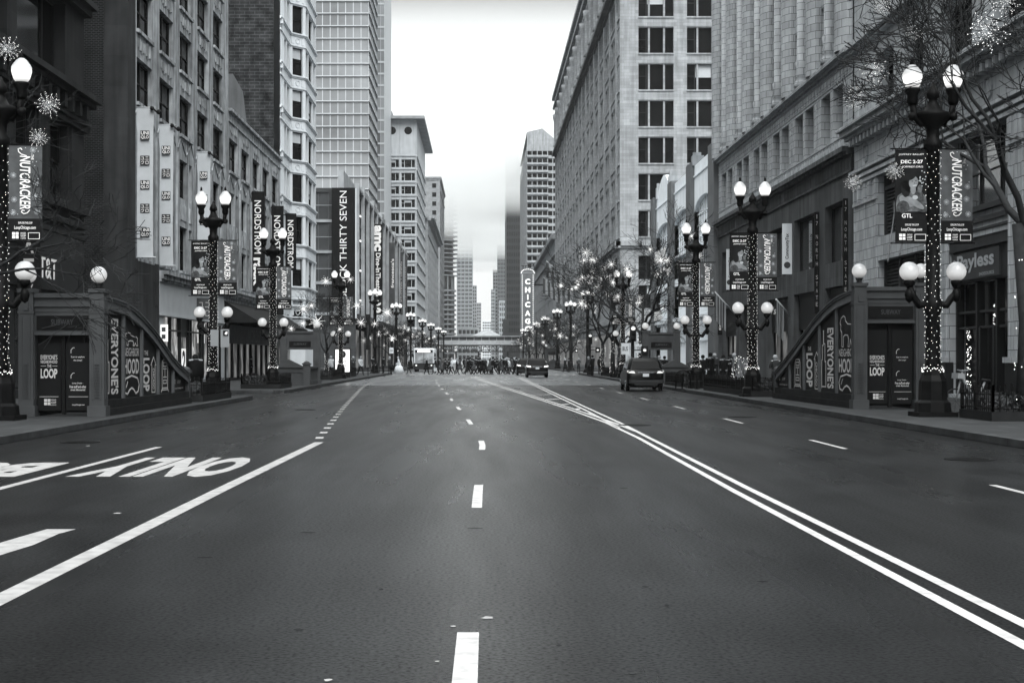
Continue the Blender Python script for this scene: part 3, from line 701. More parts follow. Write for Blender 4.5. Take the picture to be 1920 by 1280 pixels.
# --- glass retail block with the big vertical sign
XB = -16.7
r = thing('glass_retail_block', 'dark glass shopping block with stepped parapet and a row of vertical signs', 'building', (XB, 205, 0))
F = FL(XB); b = MB(); top = 24.3; cells = []
Zp = [0,.4,6.2,7.6]; 
for k in range(4): Zp += [7.6+4.1*k+.25, 7.6+4.1*(k+1)-.25]
Zp = sorted(set(Zp)); Zp.append(top)
S = [205]; n = 15; mod = 9.4
for i in range(n): S += [205+mod*i+.35, 205+mod*(i+1)-.35]
S.append(205+mod*n+2)
h = {(2*i+1, j) for i in range(n) for j in (1,4,6,8,10) if j < len(Zp)-1}
grid_wall(b, F, S, Zp, h, .25); cells = [(S[i],S[i+1],Zp[j],Zp[j+1]) for i,j in h if j > 1]
sc_ = [(S[i],S[i+1],Zp[1],Zp[2]) for i,j in h if j == 1]
shell(b, -60, XB, 205.01, S[-1], top, 'rf')
Ff = FF(205); S2 = [-60,-50,-41,-40.4,-31,-30.4,-24.9,-24.3,-20.3,XB]; Zf = Zp
h2 = {(i,j) for i in (1,3,5,7) for j in (1,4,6,8,10) if j < len(Zf)-1}; grid_wall(b, Ff, S2, Zf, h2, .3)
F.box(b, 205, 350, 6.6, 7.3, -.1, 1.6); b.build('wall', GREYD, r)
for k in range(15):
    b = MB(); F.box(b, 205+mod*k-.35, 205+mod*k+.1, 7.6, top+.6+.5*(k%2), -.1, .5); F.box(b, 205+mod*k+.1, 205+mod*(k+1)-.35, top-.1, top+.25+.5*(k%2), -.1, .4); b.build('bay_frame', M('zinc_screen', .28, .5), r)
b = MB(); F.box(b, 212, 262, top, top+3.2, -3, -2.2); F.box(b, 238, 350, top+.01, top+2.0, -1.2, -.5); b.build('roof_screen', M('zinc_screen', .28, .5), r)
put_windows(r, F, cells, .23, ('grid32',), glass=GLB, frame=GREYP, cap=60); put_windows(r, Ff, [(S2[i],S2[i+1],Zf[j],Zf[j+1]) for i,j in h2], .28, ('grid32',), glass=GLB, frame=GREYP, cap=20)
b = MB()
for z in (7.6,11.7,15.8,19.9): Ff.box(b, -24, -19.8, z-.15, z+.2, .02, .12)
for z in (9.7,13.6,17.8,22): Ff.box(b, -24, -19.8, z-.03, z+.03, .02, .1)
Ff.box(b, -22.9, -22.3, 7.6, 15.6, .02, .3); b.build('floor_edge', M('pale_slab', .3, .6), r)
b = MB()
for y in (213,226,240,262): 
    for z in (9.6,13.7,17.8,21.2): b = MB(); F.box(b, y, y+1.6, z, z+.22, -.1, .03); b.build('ceiling_light', E('office_light', .9), r)
b = MB(); F.box(b, 206, 345, .4, 5.6, -.4, -.35); b.build('shop_interior', SHOPDIM, r)
Fs = FF(204.4); b = MB(); b.box(wx(622,204.4), wx(666,204.4), 204.4, 205.2, wz(600,204.4), wz(352,204.4)); sg = b.build('vertical_sign', SIGNB, r)
b = MB(); put_text(b, Fs, 'BLOCK THIRTY SEVEN', wx(637,204.4), wx(650,204.4), wz(560,204.4), wz(358,204.4), .02, rot=90, bold=-.002); b.build('lettering', LETW, sg)
b = MB(); b.box(wx(666,204.4), wx(668.5,204.4), 204.4, 205.1, 7, wz(353,204.4)); b.build('sign_edge', M('pale_metal', .5, .5, var=0), sg)
def side_sign(px0, px1, py0, py1, txt, rot, mat, lmat, bold=.01, kind='blade_sign'):
    Y = -XB*FPX/(CX-(px0)); x0, x1 = XB+.02, XB+.02+(px1-px0)*Y/FPX; b = MB(); b.box(x0, x1, Y, Y+.3, wz(py1,Y), wz(py0,Y)); sg = b.build(kind, mat, r)
    Fs = FF(Y); w = x1-x0
    for t, (a, c, d, e), bo in txt:
        b = MB(); put_text(b, Fs, t, x0+w*a, x0+w*c, wz(py1,Y)+(wz(py0,Y)-wz(py1,Y))*d, wz(py1,Y)+(wz(py0,Y)-wz(py1,Y))*e, .02, rot=rot, bold=bo); b.build('lettering', lmat, sg)
side_sign(699, 717, 420, 590, [('amc',(.12,.85,.7,.985),.05), ('Dine-InTheatres',(.3,.8,.2,.68),.02), ('o o',(.15,.85,.02,.16),.08)], -90, SIGNB, LETW)
side_sign(729.5, 740, 455, 576, [("francesca's",(.3,.85,.3,.75),.02)], 90, M('grey_sign', .06, .5), LETW)
side_sign(741.5, 747, 466, 580, [('BANANA REPUBLIC FACTORY',(.2,.7,.3,.78),.01)], 90, SIGNB, LETG)
side_sign(748, 755, 473, 590, [('SHOPPING + DINING',(.25,.8,.2,.85),.02)], 90, GREYD, LETG)
side_sign(756, 763, 478, 590, [('SHOPS AT 108 N STATE',(.2,.7,.12,.8),.02)], 90, GREYD, LETG)
# --- tall glass tower rising behind
r = thing('glass_tower', 'tall pale glass apartment tower with horizontal floor bands, rising behind the shopping block', 'building', (-27, 370, 0))
b = MB(); F1 = FF(370); S, Z, h, c1 = regular(-60.2, -27, 18, .9, 24, 3.0, 33, .35, 2.55, 124); grid_wall(b, F1, S, Z, h, .12)
F2 = FL(-27); S, Z, h, c2 = regular(370, 399, 7, .94, 24, 3.0, 33, .35, 2.55, 124); grid_wall(b, F2, S, Z, h, .12)
F3 = FF(399); S, Z, h, c3 = regular(-27, -25.1, 2, .9, 24, 3.0, 33, .35, 2.55, 124); grid_wall(b, F3, S, Z, h, .12)
shell(b, -60.2, -25.1, 399.01, 430, 124, 'f'); b.build('wall', MUL, r)
put_windows(r, F1, c1, .11, ('plain',), glass=GL2, cap=74); put_windows(r, F2, c2, .11, ('plain',), glass=GL2, cap=13); put_windows(r, F3, c3, .11, ('plain',), glass=GL2, cap=13)
b = MB()
for k in range(33): F1.box(b, -60.2, -26.9, 24+3*k+.05, 24+3*k+.12, 0, .25); F2.box(b, 370, 399, 24+3*k+.05, 24+3*k+.12, 0, .25)
b.build('floor_edge', M('dark_floor_edge', .12, .6), r)  # thin ledge in one darker grey at every floor
# --- white hotel with the flat overhanging roof
r = thing('white_hotel', 'white tower with bay windows, round porthole windows and a flat overhanging roof', 'building', (-18.2, 430, 0))
b = MB(); F1 = FF(430); S, Z, h, c1 = regular(-44.9, -18.2, 6, .86, 6, 3.7, 14, .7, 2.2, 62.5); grid_wall(b, F1, S, Z, h, .5)
F2 = FL(-18.2); S, Z, h, c2 = regular(430, 498, 12, .6, 6, 3.7, 14, .7, 2.2, 62.5); grid_wall(b, F2, S, Z, h, .5)
shell(b, -44.9, -18.2, 430.01, 498, 68, 'fr'); b.add([F1.p(-44.9,62.5,0),F1.p(-18.2,62.5,0),F1.p(-18.2,68,0),F1.p(-44.9,68,0)], [(0,1,2,3)]); b.add([F2.p(430,62.5,0),F2.p(498,62.5,0),F2.p(498,68,0),F2.p(430,68,0)], [(0,1,2,3)])
for i in range(7): F1.box(b, -44.9+4.45*i-.12, -44.9+4.45*i+.12, 5, 67, 0, .25)
for k in range(15): F1.box(b, -44.9, -18.1, 6.0+3.7*k+.1, 6.0+3.7*k+.45, 0, .35); F2.box(b, 430, 498, 6.0+3.7*k+.1, 6.0+3.7*k+.4, 0, .35)
b.build('wall', PALEC, r); put_windows(r, F1, c1, .45, ('tri','trib','tri'), cap=50, frame=M('pale_metal',.5,.5)); put_windows(r, F2, c2, .45, ('dh',), cap=40)
b = MB(); b.box(-48,-15.8,427.5,501,68,68.8); b.box(-44,-25,431,470,68.8,70.6); b.build('roof', M('roof_soffit', .25, .7), r)
for k in range(6):
    b = MB(); cx_ = -44.9+4.45*(k+.5); b.add([F1.p(cx_+1.1*math.cos(t*.524), 65+1.1*math.sin(t*.524), .03) for t in range(12)], [tuple(range(12))]); b.build('porthole', GLASS, r)
# --- office row beyond
def tower(name, label, x0, x1, y0, y1, z1, side, front=(6,3.6,.6,.6), sd=(8,3.6,.55,.6), wall=ASH_SM, z0=8, caps=(25,25), style='plain', gl=None, cornice_d=0, base=True):
    r = thing(name, label, 'building', ((x0+x1)/2, y0, 0)); b = MB(); F1 = FF(y0)
    nf = int((z1-z0-1.5)/front[1]); S, Z, h, c1 = regular(x0, x1, front[0], front[2], z0, front[1], nf, front[1]*(1-front[3])*.6, front[1]*front[3], z1); grid_wall(b, F1, S, Z, h, .3)
    skip = 'f'; c2 = []
    if side:
        F2 = FL(x1) if side == 'r' else FRt(x0); nf = int((z1-z0-1.5)/sd[1]); S, Z, h, c2 = regular(y0, y1, sd[0], sd[2], z0, sd[1], nf, sd[1]*(1-sd[3])*.6, sd[1]*sd[3], z1); grid_wall(b, F2, S, Z, h, .3); skip += side
        if cornice_d: cornice(b, F2, y0, y1, [(z1-1.2,z1-.5,cornice_d*.5),(z1-.5,z1+.2,cornice_d),(z1-6,z1-5.7,.3)])
    if cornice_d: cornice(b, F1, x0, x1, [(z1-1.2,z1-.5,cornice_d*.5),(z1-.5,z1+.2,cornice_d)])
    shell(b, x0, x1, y0+.01, y1, z1, skip); b.build('wall', wall, r)
    put_windows(r, F1, c1, .28, (style,), cap=caps[0], glass=gl)
    if side: put_windows(r, F2, c2, .28, (style,), cap=caps[1], glass=gl)
    return r
tower('cornice_building', 'dark stone building with heavy top cornice, receding beyond the white hotel', -45, -18, 517, 640, 49, 'r', (5,3.7,.6,.6), (22,3.7,.5,.6), ASH_SM, cornice_d=2.2)
tower('tall_office_block', 'grey slab office tower with small square windows beyond the cornice building', -48, -18, 669, 746, 80, 'r', (6,3.9,.35,.5), (12,3.9,.5,.55), M('mid_grey_stone', .2, .8), cornice_d=.6)
MIDC = M('balcony_concrete', .24, .8, var=.05); DKG = M('dark_recess', .045, .4, var=.1)
r = thing('round_balcony_tower', 'round tower with petal shaped balconies fading into the low cloud', 'building', (-33.6, 1100, 0)); b = MB(); g = MB()
g.lathe(-33.6, 1100, [(13.4,0),(13.4,150)], 32, 0); n = 80
def ring(b, z, rad, am, th):
    P = []
    for k in range(n):
        t = 2*math.pi*k/n; q = rad + am*abs(math.sin(8*t)); P.append((-33.6+q*math.cos(t), 1100+q*math.sin(t)))
    b.add([(x,y,z) for x,y in P]+[(x,y,z+th) for x,y in P], [tuple(range(n-1,-1,-1)), tuple(range(n,2*n))]+[(k,(k+1)%n,n+(k+1)%n,n+k) for k in range(n)])
for k in range(14): ring(b, 5+3.4*k, 15.6, 0, 1.1)
for k in range(28): ring(b, 60+3.1*k, 14.2, 2.6, .7)
for k in range(16): b.box(-33.6+13.8*math.cos(k*.3927)-.5, -33.6+13.8*math.cos(k*.3927)+.5, 1100+13.8*math.sin(k*.3927)-.5, 1100+13.8*math.sin(k*.3927)+.5, 0, 60)
b.build('balconies', MIDC, r); g.build('core', DKG, r)
def banded(name, label, x0, x1, y0, y1, z1, fh, wall, gl=None, z0=4, nb=0, caps=14):
    r = thing(name, label, 'building', ((x0+x1)/2, y0, 0)); b = MB(); g = MB(); F1 = FF(y0); g.box(x0+.3, x1-.3, y0+.4, y1, 0, z1-.5)
    k = 0; z = z0
    while z < z1: F1.box(b, x0, x1, z, z+fh*.38, -(y1-y0), 0); z += fh
    for i in range(nb+1):
        s = x0+(x1-x0)*i/max(1,nb); F1.box(b, s-.3, s+.3, 0, z1, -.4, .05)
    b.build('wall', wall, r); g.build('glazing', gl or DKG, r); return r
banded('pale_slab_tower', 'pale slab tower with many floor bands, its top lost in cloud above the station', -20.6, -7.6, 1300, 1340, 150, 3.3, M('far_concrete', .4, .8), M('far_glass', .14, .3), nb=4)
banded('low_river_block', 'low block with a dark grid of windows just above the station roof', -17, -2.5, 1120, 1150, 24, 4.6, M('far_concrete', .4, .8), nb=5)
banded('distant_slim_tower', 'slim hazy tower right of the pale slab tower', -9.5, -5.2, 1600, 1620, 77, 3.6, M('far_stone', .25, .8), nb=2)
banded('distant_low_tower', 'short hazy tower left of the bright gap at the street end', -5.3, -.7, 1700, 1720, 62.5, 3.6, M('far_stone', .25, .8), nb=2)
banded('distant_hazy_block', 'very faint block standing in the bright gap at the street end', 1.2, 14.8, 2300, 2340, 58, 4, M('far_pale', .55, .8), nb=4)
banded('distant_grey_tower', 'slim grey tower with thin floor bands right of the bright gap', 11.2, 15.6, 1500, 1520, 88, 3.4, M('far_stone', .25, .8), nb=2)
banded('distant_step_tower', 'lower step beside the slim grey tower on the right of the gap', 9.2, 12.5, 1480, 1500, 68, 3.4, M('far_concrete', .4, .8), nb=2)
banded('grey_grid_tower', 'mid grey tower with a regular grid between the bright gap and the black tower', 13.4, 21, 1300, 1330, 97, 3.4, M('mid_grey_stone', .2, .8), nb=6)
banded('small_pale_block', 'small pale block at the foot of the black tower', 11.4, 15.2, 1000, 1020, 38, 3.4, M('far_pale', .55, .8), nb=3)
BLK = M('black_steel', .05, .5, var=.05)
r = thing('black_tower', 'tall plain black steel tower right of the bright gap', 'building', (18.5, 900, 0)); b = MB(); F1 = FF(900); S, Z, h, c1 = regular(14.5, 22.4, 6, .7, 4, 4, 35, 1.0, 2.4, 150); grid_wall(b, F1, S, Z, h, .2)
shell(b, 14.5, 22.4, 900.01, 960, 150, 'f'); b.build('wall', BLK, r); put_windows(r, F1, c1, .15, ('plain',), glass=M('black_glass', .03, .2), cap=60)
r = thing('black_annex', 'low black building at the left foot of the black tower', 'building', (13.8, 880, 0)); b = MB(); b.box(12.2, 15.2, 880, 900, 0, 24); F1 = FF(880)
for k in range(6): F1.box(b, 12.3, 15.1, 2+3.6*k, 2.3+3.6*k, 0, .1)
b.build('wall', BLK, r)

# ============================================================ RIGHT SIDE
r = thing('balcony_apartment_tower', 'pale apartment tower with glazed balconies and sloping roof behind the theatre sign', 'building', (25, 638, 0))
b = MB(); F1 = FF(638); S, Z, h, c1 = regular(18.7, 31.5, 6, .84, 4, 3.1, 27, .8, 1.9, 90); grid_wall(b, F1, S, Z, h, .9); F2 = FRt(); S, Z, h, c2 = regular(638, 753, 26, .5, 4, 3.1, 27, .7, 2.0, 90); grid_wall(b, F2, S, Z, h, .4)
shell(b, 18.7, 31.5, 638.01, 753, 90, 'flt'); b.add([(18.7,638,90),(31.5,638,90),(31.5,638,91),(25,638,96.5),(18.7,638,95)], [(0,1,2,3,4)]); b.add([(18.7,638,95),(25,638,96.5),(25,753,96.5),(18.7,753,95)],[(0,1,2,3)]); b.add([(25,638,96.5),(31.5,638,91),(31.5,753,91),(25,753,96.5)],[(0,1,2,3)]); b.build('wall', ASH_SM, r)
b = MB()
for k in range(27): F1.box(b, 18.7, 27.5, 4+3.1*k+.1, 4+3.1*k+.9, 0, .9)
b.build('balconies', M('apartment_slab', .27, .8), r)
put_windows(r, F1, c1, .88, ('plain',), cap=60); put_windows(r, F2, c2, .38, ('plain',), cap=30)
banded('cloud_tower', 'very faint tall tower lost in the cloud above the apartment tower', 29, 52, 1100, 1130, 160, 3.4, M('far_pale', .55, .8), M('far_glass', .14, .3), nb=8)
r = thing('theatre_building', 'ornate stone theatre behind the tall vertical sign', 'building', (18.7, 392, 0))
b = MB(); F2 = FRt(); S, Z, h, c2 = regular(392, 632, 26, .5, 8, 5.2, 4, 1.2, 3.2, 33); grid_wall(b, F2, S, Z, h, .5); shell(b, 18.7, 45, 392, 632, 33, 'l')
cornice(b, F2, 392, 632, [(7,7.6,.5),(28,28.5,.4),(32,33.2,1.1)]); b.add([(18.6,440,33),(18.6,448,33),(18.6,448,35.5),(18.6,444,37.5),(18.6,440,35.5)],[(0,1,2,3,4)]); b.build('wall', ASH_SM, r); put_windows(r, F2, c2, .48, ('dh',), cap=40)
b = MB(); F2.box(b, 393, 630, .4, 5, -.5, .02); b.build('shop_front', SHOPDIM, r)
r = thing('marquee_sign', 'tall vertical illuminated theatre sign spelling the city name letter by letter', 'sign', (12.7, 430, 8)); Fs = FF(430); YS = 430
b = MB(); b.box(wx(979,YS), wx(1000,YS), 430, 431.5, wz(655,YS), wz(512,YS)); b.poly(Fs, [(wx(975,YS),wz(514,YS)),(wx(975,YS),wz(509,YS)),(wx(981,YS),wz(504,YS)),(wx(990,YS),wz(501,YS)),(wx(999,YS),wz(504,YS)),(wx(1004,YS),wz(509,YS)),(wx(1004,YS),wz(514,YS)),(wx(1000,YS),wz(530,YS)),(wx(979,YS),wz(530,YS))], -1.4, .1)
b.build('panel', M('sign_face', .16, .5, var=.2, vs=2), r)
b = MB()
for (a, c), (d, e) in (((978.5,655),(978.5,516)),((1000.5,655),(1000.5,516)),((976,512),(1003,512))): b.line(Fs, [(wx(a,YS),wz(c,YS)),(wx(d,YS),wz(e,YS))], .25, .1, .2)
b.build('rim', M('pale_slab', .3, .6), r)
b = MB()
for c, y in zip('CHICAGO', (528,543.5,557,571,587,602,616)): put_text(b, Fs, c, wx(984.6 if c != 'I' else 988.7,YS), wx(994 if c != 'I' else 990.4,YS), wz(y+5,YS), wz(y-5,YS), .25, bold=.03)
b.build('lettering', E('sign_letters', 1.1), r)
b = MB()
for k in range(34):
    for px in (979.5, 999.4): b.oct((wx(px,YS), 429.8, wz(516+4*k,YS)), .12)
for k in range(12): t = math.pi*k/11; b.oct((wx(989.5,YS)+1.8*math.cos(t), 429.8, wz(512,YS)+1.1*math.sin(t)), .13)
b.build('bulbs', E('bulb_glow', 1.5), r); b = MB(); b.box(wx(1000,YS), 18.7, 430.4, 430.8, 11, 11.4); b.box(wx(1000,YS), 18.7, 430.4, 430.8, 22, 22.4)
for px in (981,986,993,1002): b.tube([(wx(px,YS),430.5,wz(512,YS)),(wx(px,YS),430.5,wz(498,YS))], .08, 4)
b.tube([(wx(977,YS),430.5,wz(498,YS)),(wx(1003,YS),430.5,wz(498,YS))], .08, 4); b.build('bracket', BLACKM, r)
# --- the big pale department store
r = thing('department_store', 'huge pale stone department store with colonnaded top storeys receding down the street', 'building', (18.7, 209, 0))
rows = [18.2+4.95*k for k in range(-2, 7)]
b = MB(); F1 = FF(209); S = [18.7,21.2,25.95,27.75,32.5,34.3,39,40.8,45.6,60]
Zf = [0,1,5.5]; cols = {}
rowz = [(8.5,11.6),(12.4,15.6)]+[(18.2+4.95*k, 21.65+4.95*k) for k in range(7)]
for a, c in rowz: Zf += [a, c]
Zf.append(66.8); h = {(i,j) for i in (1,3,5,7) for j in range(3,len(Zf)-1,2)} | {(i,1) for i in (1,3,5,7)}
grid_wall(b, F1, S, Zf, h, .6); c1 = [(S[i],S[i+1],Zf[j],Zf[j+1]) for i,j in h]
for i in (1,3,5,7):
    for a, c in rowz[2:]:
        F1.box(b, S[i]-.02, S[i+1]+.02, a-.22, a-.02, -.1, .16); F1.box(b, S[i], S[i+1], c+.12, c+.25, -.1, .08)
        F1.box(b, S[i]+1.3, S[i]+1.55, a, c, -.5, -.1); F1.box(b, S[i]+3.35, S[i]+3.6, a, c, -.5, -.1)
F2 = FRt(); S = [209,212.6]; nb = 17; mod = (387-213)/nb
for k in range(nb):
    a = 213+mod*k
    S += [a+.9, a+3.35, a+3.85, a+6.3, a+6.8, a+9.25]
S = sorted(set(S)); S = [209]+[s for s in S[2:]]+[387]; Zs2 = Zf[:-1]+[54.4,60.2,66.8]
h2 = {(2*i+1, j) for i in range((len(S)-1)//2) for j in list(range(1,len(Zs2)-2,2))}
h2 = {(i,j) for i,j in h2 if i < len(S)-1}
grid_wall(b, F2, S, Zs2, h2, .7); c2 = [(S[i],S[i+1],Zs2[j],Zs2[j+1]) for i,j in h2]
for k in range(nb+1): F2.box(b, 213+mod*k-.75, 213+mod*k+.75, 18, 51.5, -.1, .3)
for a, c in rowz[2:]: F2.box(b, 209.3, 387, a-.25, a-.05, -.1, .16); F2.box(b, 209.3, 387, c+.15, c+.3, -.1, .1)
for FFF, s0, s1 in ((F1,18.0,60),(F2,208.4,388)): cornice(b, FFF, s0, s1, [(6.6,7.2,.3),(16.6,16.9,.3),(16.9,17.5,.6)])
cornice(b, F2, 208.4, 388, [(61.2,61.8,.5),(62.6,63.2,.4),(64,64.6,.9),(66.2,67,1.1)])
shell(b, 18.7, 60, 209.01, 387, 66.8, 'fl'); b.build('wall', ASHLAR, r)
b = MB(); cornice(b, F2, 208.4, 388, [(51.9,52.3,.4),(52.3,52.9,1.1)]); cornice(b, F1, 18, 60, [(52.3,52.9,1.1)]); b.build('dark_cornice', M('stained_cornice', .09, .8), r)
for k in range(nb):
    b = MB(); yy = 213+mod*k; b.lathe(18.2, yy, [(.8,53.2),(.62,53.8),(.62,59.4),(.85,60.2),(.9,61)], 12); b.build('column', ASHLAR, r)
put_windows(r, F1, c1, .55, ('tri','trib','tri','tric','tri','trib'), frame=M('dark_sash', .03, .5), cap=36); put_windows(r, F2, c2, .6, ('plain',), cap=40)
b = MB(); F2.box(b, 214, 385, .5, 5.2, -.4, .05); b.build('shop_front', SHOPDIM, r)
# --- white shop with arched bays
r = thing('white_arched_shop', 'white shop front with three shallow arched windows between grey piers', 'building', (18.7, 122.7, 0))
F2 = FRt(); b = MB(); bays = [(125.5,135.9),(139,149.8),(152.8,165.3)]; cells = []
for bi, (a, c) in enumerate(bays):
    w = c-a; n = 16; e = .35
    for z0, z1 in ((5.0,5.6),(8.6,9.3),(11.05,11.35)): b.add([F2.p(a,z0,0),F2.p(c,z0,0),F2.p(c,z1,0),F2.p(a,z1,0)],[(0,1,2,3)])
    b.add([F2.p(a,0,0),F2.p(c,0,0),F2.p(c,.35,0),F2.p(a,.35,0)],[(0,1,2,3)])
    ptop = (lambda t: 18.6) if bi < 2 else (lambda t: 18.6+ (1.9*math.sin(math.pi*min(1,max(0,(t-.12)/.76)))**.6 if .12 < t < .88 else 0))
    ar = lambda t: 14.55+1.0*math.sqrt(max(0,1-(2*t-1)**2))
    for k in range(n):
        t0, t1 = k/n, (k+1)/n; s0, s1 = a+w*t0, a+w*t1
        b.add([F2.p(s0,ar(t0),0),F2.p(s1,ar(t1),0),F2.p(s1,ptop(t1),0),F2.p(s0,ptop(t0),0)],[(0,1,2,3)])
        b.add([F2.p(s0,ar(t0),0),F2.p(s1,ar(t1),0),F2.p(s1,ar(t1),-.36),F2.p(s0,ar(t0),-.36)],[(0,1,2,3)])
        b.add([F2.p(s0,ptop(t0),0),F2.p(s1,ptop(t1),0),F2.p(s1,ptop(t1),-1),F2.p(s0,ptop(t0),-1)],[(0,1,2,3)])
    for s in (a, c): b.add([F2.p(s,.3,0),F2.p(s,14.55,0),F2.p(s,14.55,-.6),F2.p(s,.3,-.6)],[(0,1,2,3)])
    F2.box(b, a, c, 17.55, 17.68, -.02, .1); F2.box(b, a, c, 11.2, 11.4, -.1, .25); F2.box(b, a, c, 5.2, 5.5, -.1, .2)
    if bi == 2:
        for s in (a+.3, c-1.1): q = MB(); F2.box(q, s, s+.8, 18.6, 19.8, -.8, .15); F2.box(q, s+.2, s+.6, 19.8, 20.3, -.6, .05); q.build('roof_block', ASH_SM, r)
q = MB(); F2.box(q, 135.6, 136.6, 18.6, 19.5, -.8, .2); F2.box(q, 135.9, 136.3, 19.5, 19.8, -.6, .1); q.build('roof_block', ASH_SM, r)
shell(b, 19.3, 45, 122.7, 168, 17, 'l'); b.build('wall', WHITE, r)
b = MB()
for s0, s1 in ((122.4,125.5),(135.9,139),(149.8,152.8),(165.3,168)): b = MB(); F2.box(b, s0, s1, 0, 18.9, -.5, .35); b.build('pier', GREYP, r)
for a, c in bays:
    b = MB(); b.add([F2.p(a,11.3,-.35),F2.p(c,11.3,-.35),F2.p(c,15.6,-.35),F2.p(a,15.6,-.35)],[(0,1,2,3)],0)
    for q in range(1,8): s = a+(c-a)*q/8; F2.box(b, s-.06, s+.06, 11.3, 14.55+math.sqrt(max(0,1-(2*q/8-1)**2)), -.34, -.26, 1)
    for z in (12.3,13.3,14.3): F2.box(b, a, c, z-.05, z+.05, -.34, -.27, 1)
    b.build('arched_window', [M('shop_glass', .5, .15, var=.2), M('white_frame', .9, .6, var=0)], r)
    b = MB(); b.add([F2.p(a,9.3,-.3),F2.p(c,9.3,-.3),F2.p(c,11.1,-.3),F2.p(a,11.1,-.3)],[(0,1,2,3)],0)
    for q in range(1,8): s = a+(c-a)*q/8; F2.box(b, s-.04, s+.04, 9.3, 11.05, -.29, -.2, 1)
    b.build('spandrel_panel', [GREYP, MUL], r)
    for z0, z1 in ((5.6,8.6),(.35,5.0)):
        b = MB(); b.add([F2.p(a,z0,-.4),F2.p(c,z0,-.4),F2.p(c,z1,-.4),F2.p(a,z1,-.4)],[(0,1,2,3)],0)
        for q in range(1,7): s = a+(c-a)*q/7; F2.box(b, s-.08, s+.08, z0, z1, -.39, -.2, 1)
        F2.box(b, a, c, z0+(z1-z0)*.62, z0+(z1-z0)*.62+.12, -.39, -.22, 1)
        b.build('shop_window', [M('shop_glass', .5, .15, var=.2), M('white_frame', .9, .6, var=0)], r)
FR2 = FRr(); b = MB(); put_text(b, FR2, 'PRIMARK', -164.6, -153.5, 11.5, 12.9, .35, bold=.03, thick=.05); b.build('lettering', LETW, r)
b = MB(); put_text(b, FR2, 'PRIMARK', -164.6, -157.5, 5.7, 6.6, .35, bold=.03, thick=.05); b.build('lettering', LETW, r)
# --- fluted terracotta tower
r = thing('fluted_office_building', 'tall grey terracotta building with slender rounded piers above a plain stone shop base', 'building', (18.7, 77.8, 0))
F2 = FRt(); b = MB(); Y0, Y1 = 77.9, 122.0; bm = 7.05; pc = [77.9+1.2+bm*k-.0 for k in range(7)]
S = [Y0]; 
for k in range(6): a = pc[k]; S += [a+.95, a+3.2, a+3.85, a+6.1]
S.append(Y1)
h = {(2*i+1, 1) for i in range(12)}; grid_wall(b, F2, S, [12.4,13.2,15.95,17.0], h, 1.0); wc = [(S[i],S[i+1],13.2,15.95) for i,_ in h]
Zu = [17.0]; zz = 18.2
while zz < 44: Zu += [zz, zz+2.7]; zz += 3.75
Zu.append(46); hu = {(2*i+1, 2*j+1) for i in range(12) for j in range((len(Zu)-1)//2)}
grid_wall(b, F2, S, Zu, hu, .7); wu = [(S[i],S[i+1],Zu[j],Zu[j+1]) for i,j in hu]
for k in range(7):
    a = pc[k]; w = .95
    P = [(a-w,-.02),(a-w,.25),(a-w*.6,.5),(a-w*.2,.62),(a+w*.2,.62),(a+w*.6,.5),(a+w,.25),(a+w,-.02)]
    b.add([F2.p(s,17.35,d) for s,d in P]+[F2.p(s,46,d) for s,d in P], [(i,i+1,9+i,8+i) for i in range(7)], 0)
    if k < 6:
        p = F2.p(a+3.52, 0, .12); b.lathe(p[0], p[1], [(.5,17.4),(.42,17.7),(.34,17.9),(.42,18.0),(.32,18.4),(.42,18.8),(.3,19.0),(.3,46)], 10)
        for j in range(8): zc = 20.9+3.75*j; F2.box(b, a+.95, a+6.1, zc+.1, zc+.35, -.5, .02); F2.box(b, a+1.2, a+1.6, zc-.3, zc+.1, -.5, .05)
cornice(b, F2, Y0, Y1, [(17.0,17.15,.2),(17.15,17.35,.5)])
for zr in (12.65, 16.25):
    F2.box(b, Y0, Y1, zr-.12, zr-.06, -.02, .05); F2.box(b, Y0, Y1, zr+.5, zr+.56, -.02, .05)
    s = Y0+.3
    while s < Y1-.6: F2.box(b, s, s+.5, zr, zr+.42, -.02, .045); F2.box(b, s+.15, s+.35, zr+.1, zr+.32, .04, .06); s += .78
for k in range(7):
    for z in [13.3+.3*q for q in range(9)]: F2.box(b, pc[k]-.12, pc[k]+.12, z, z+.16, -.02, .05)
shell(b, 19.2, 45, Y0, Y1, 46, 'l'); b.build('wall', TERRA2, r)
put_windows(r, F2, wu, .65, ('dh',), cap=70); put_windows(r, F2, wc, .95, ('dh',), cap=12)
b = MB(); cornice(b, F2, Y0, Y1+.1, [(12.15,12.4,.55),(12.0,12.15,.35)]); b.build('ledge', M('stained_ledge', .1, .8, streak=.5), r)
b = MB(); S3 = [Y0]; bays3 = [(79.3,84.2),(85.8,92.6),(94.4,101.2),(104.6,111.6),(113.6,120.2)]
for a, c in bays3: S3 += [a, c]
S3.append(Y1); h = {(2*i+1, j) for i in range(5) for j in (1,3)}
grid_wall(b, F2, S3, [0,.1,5.5,6.8,9.9,12.0], h, .5); F2.box(b, Y0, Y1, 11.15, 12.0, -.02, .12)
for k in range(5):
    for q in range(24): F2.box(b, Y0+k*8.8+.5+q*.33, Y0+k*8.8+.64+q*.33, 11.3, 11.85, .1, .17)
b.build('stone_base', CONC, r)
put_windows(r, F2, [(S3[i],S3[i+1],6.8,9.9) for i,j in h if j == 3], .45, ('grid21',), glass=GLB, cap=6, name='show_window')
b = MB(); F2.box(b, 79, 121, .2, 5.4, -.62, -.58); b.build('shop_interior', SHOPDIM, r)
b = MB()
for a, c in bays3:
    F2.box(b, a, c, 3.4, 5.5, -.5, -.3); 
    for q in range(4): s = a+(c-a)*q/3; F2.box(b, s-.08, s+.08, .1, 3.4, -.55, -.42)
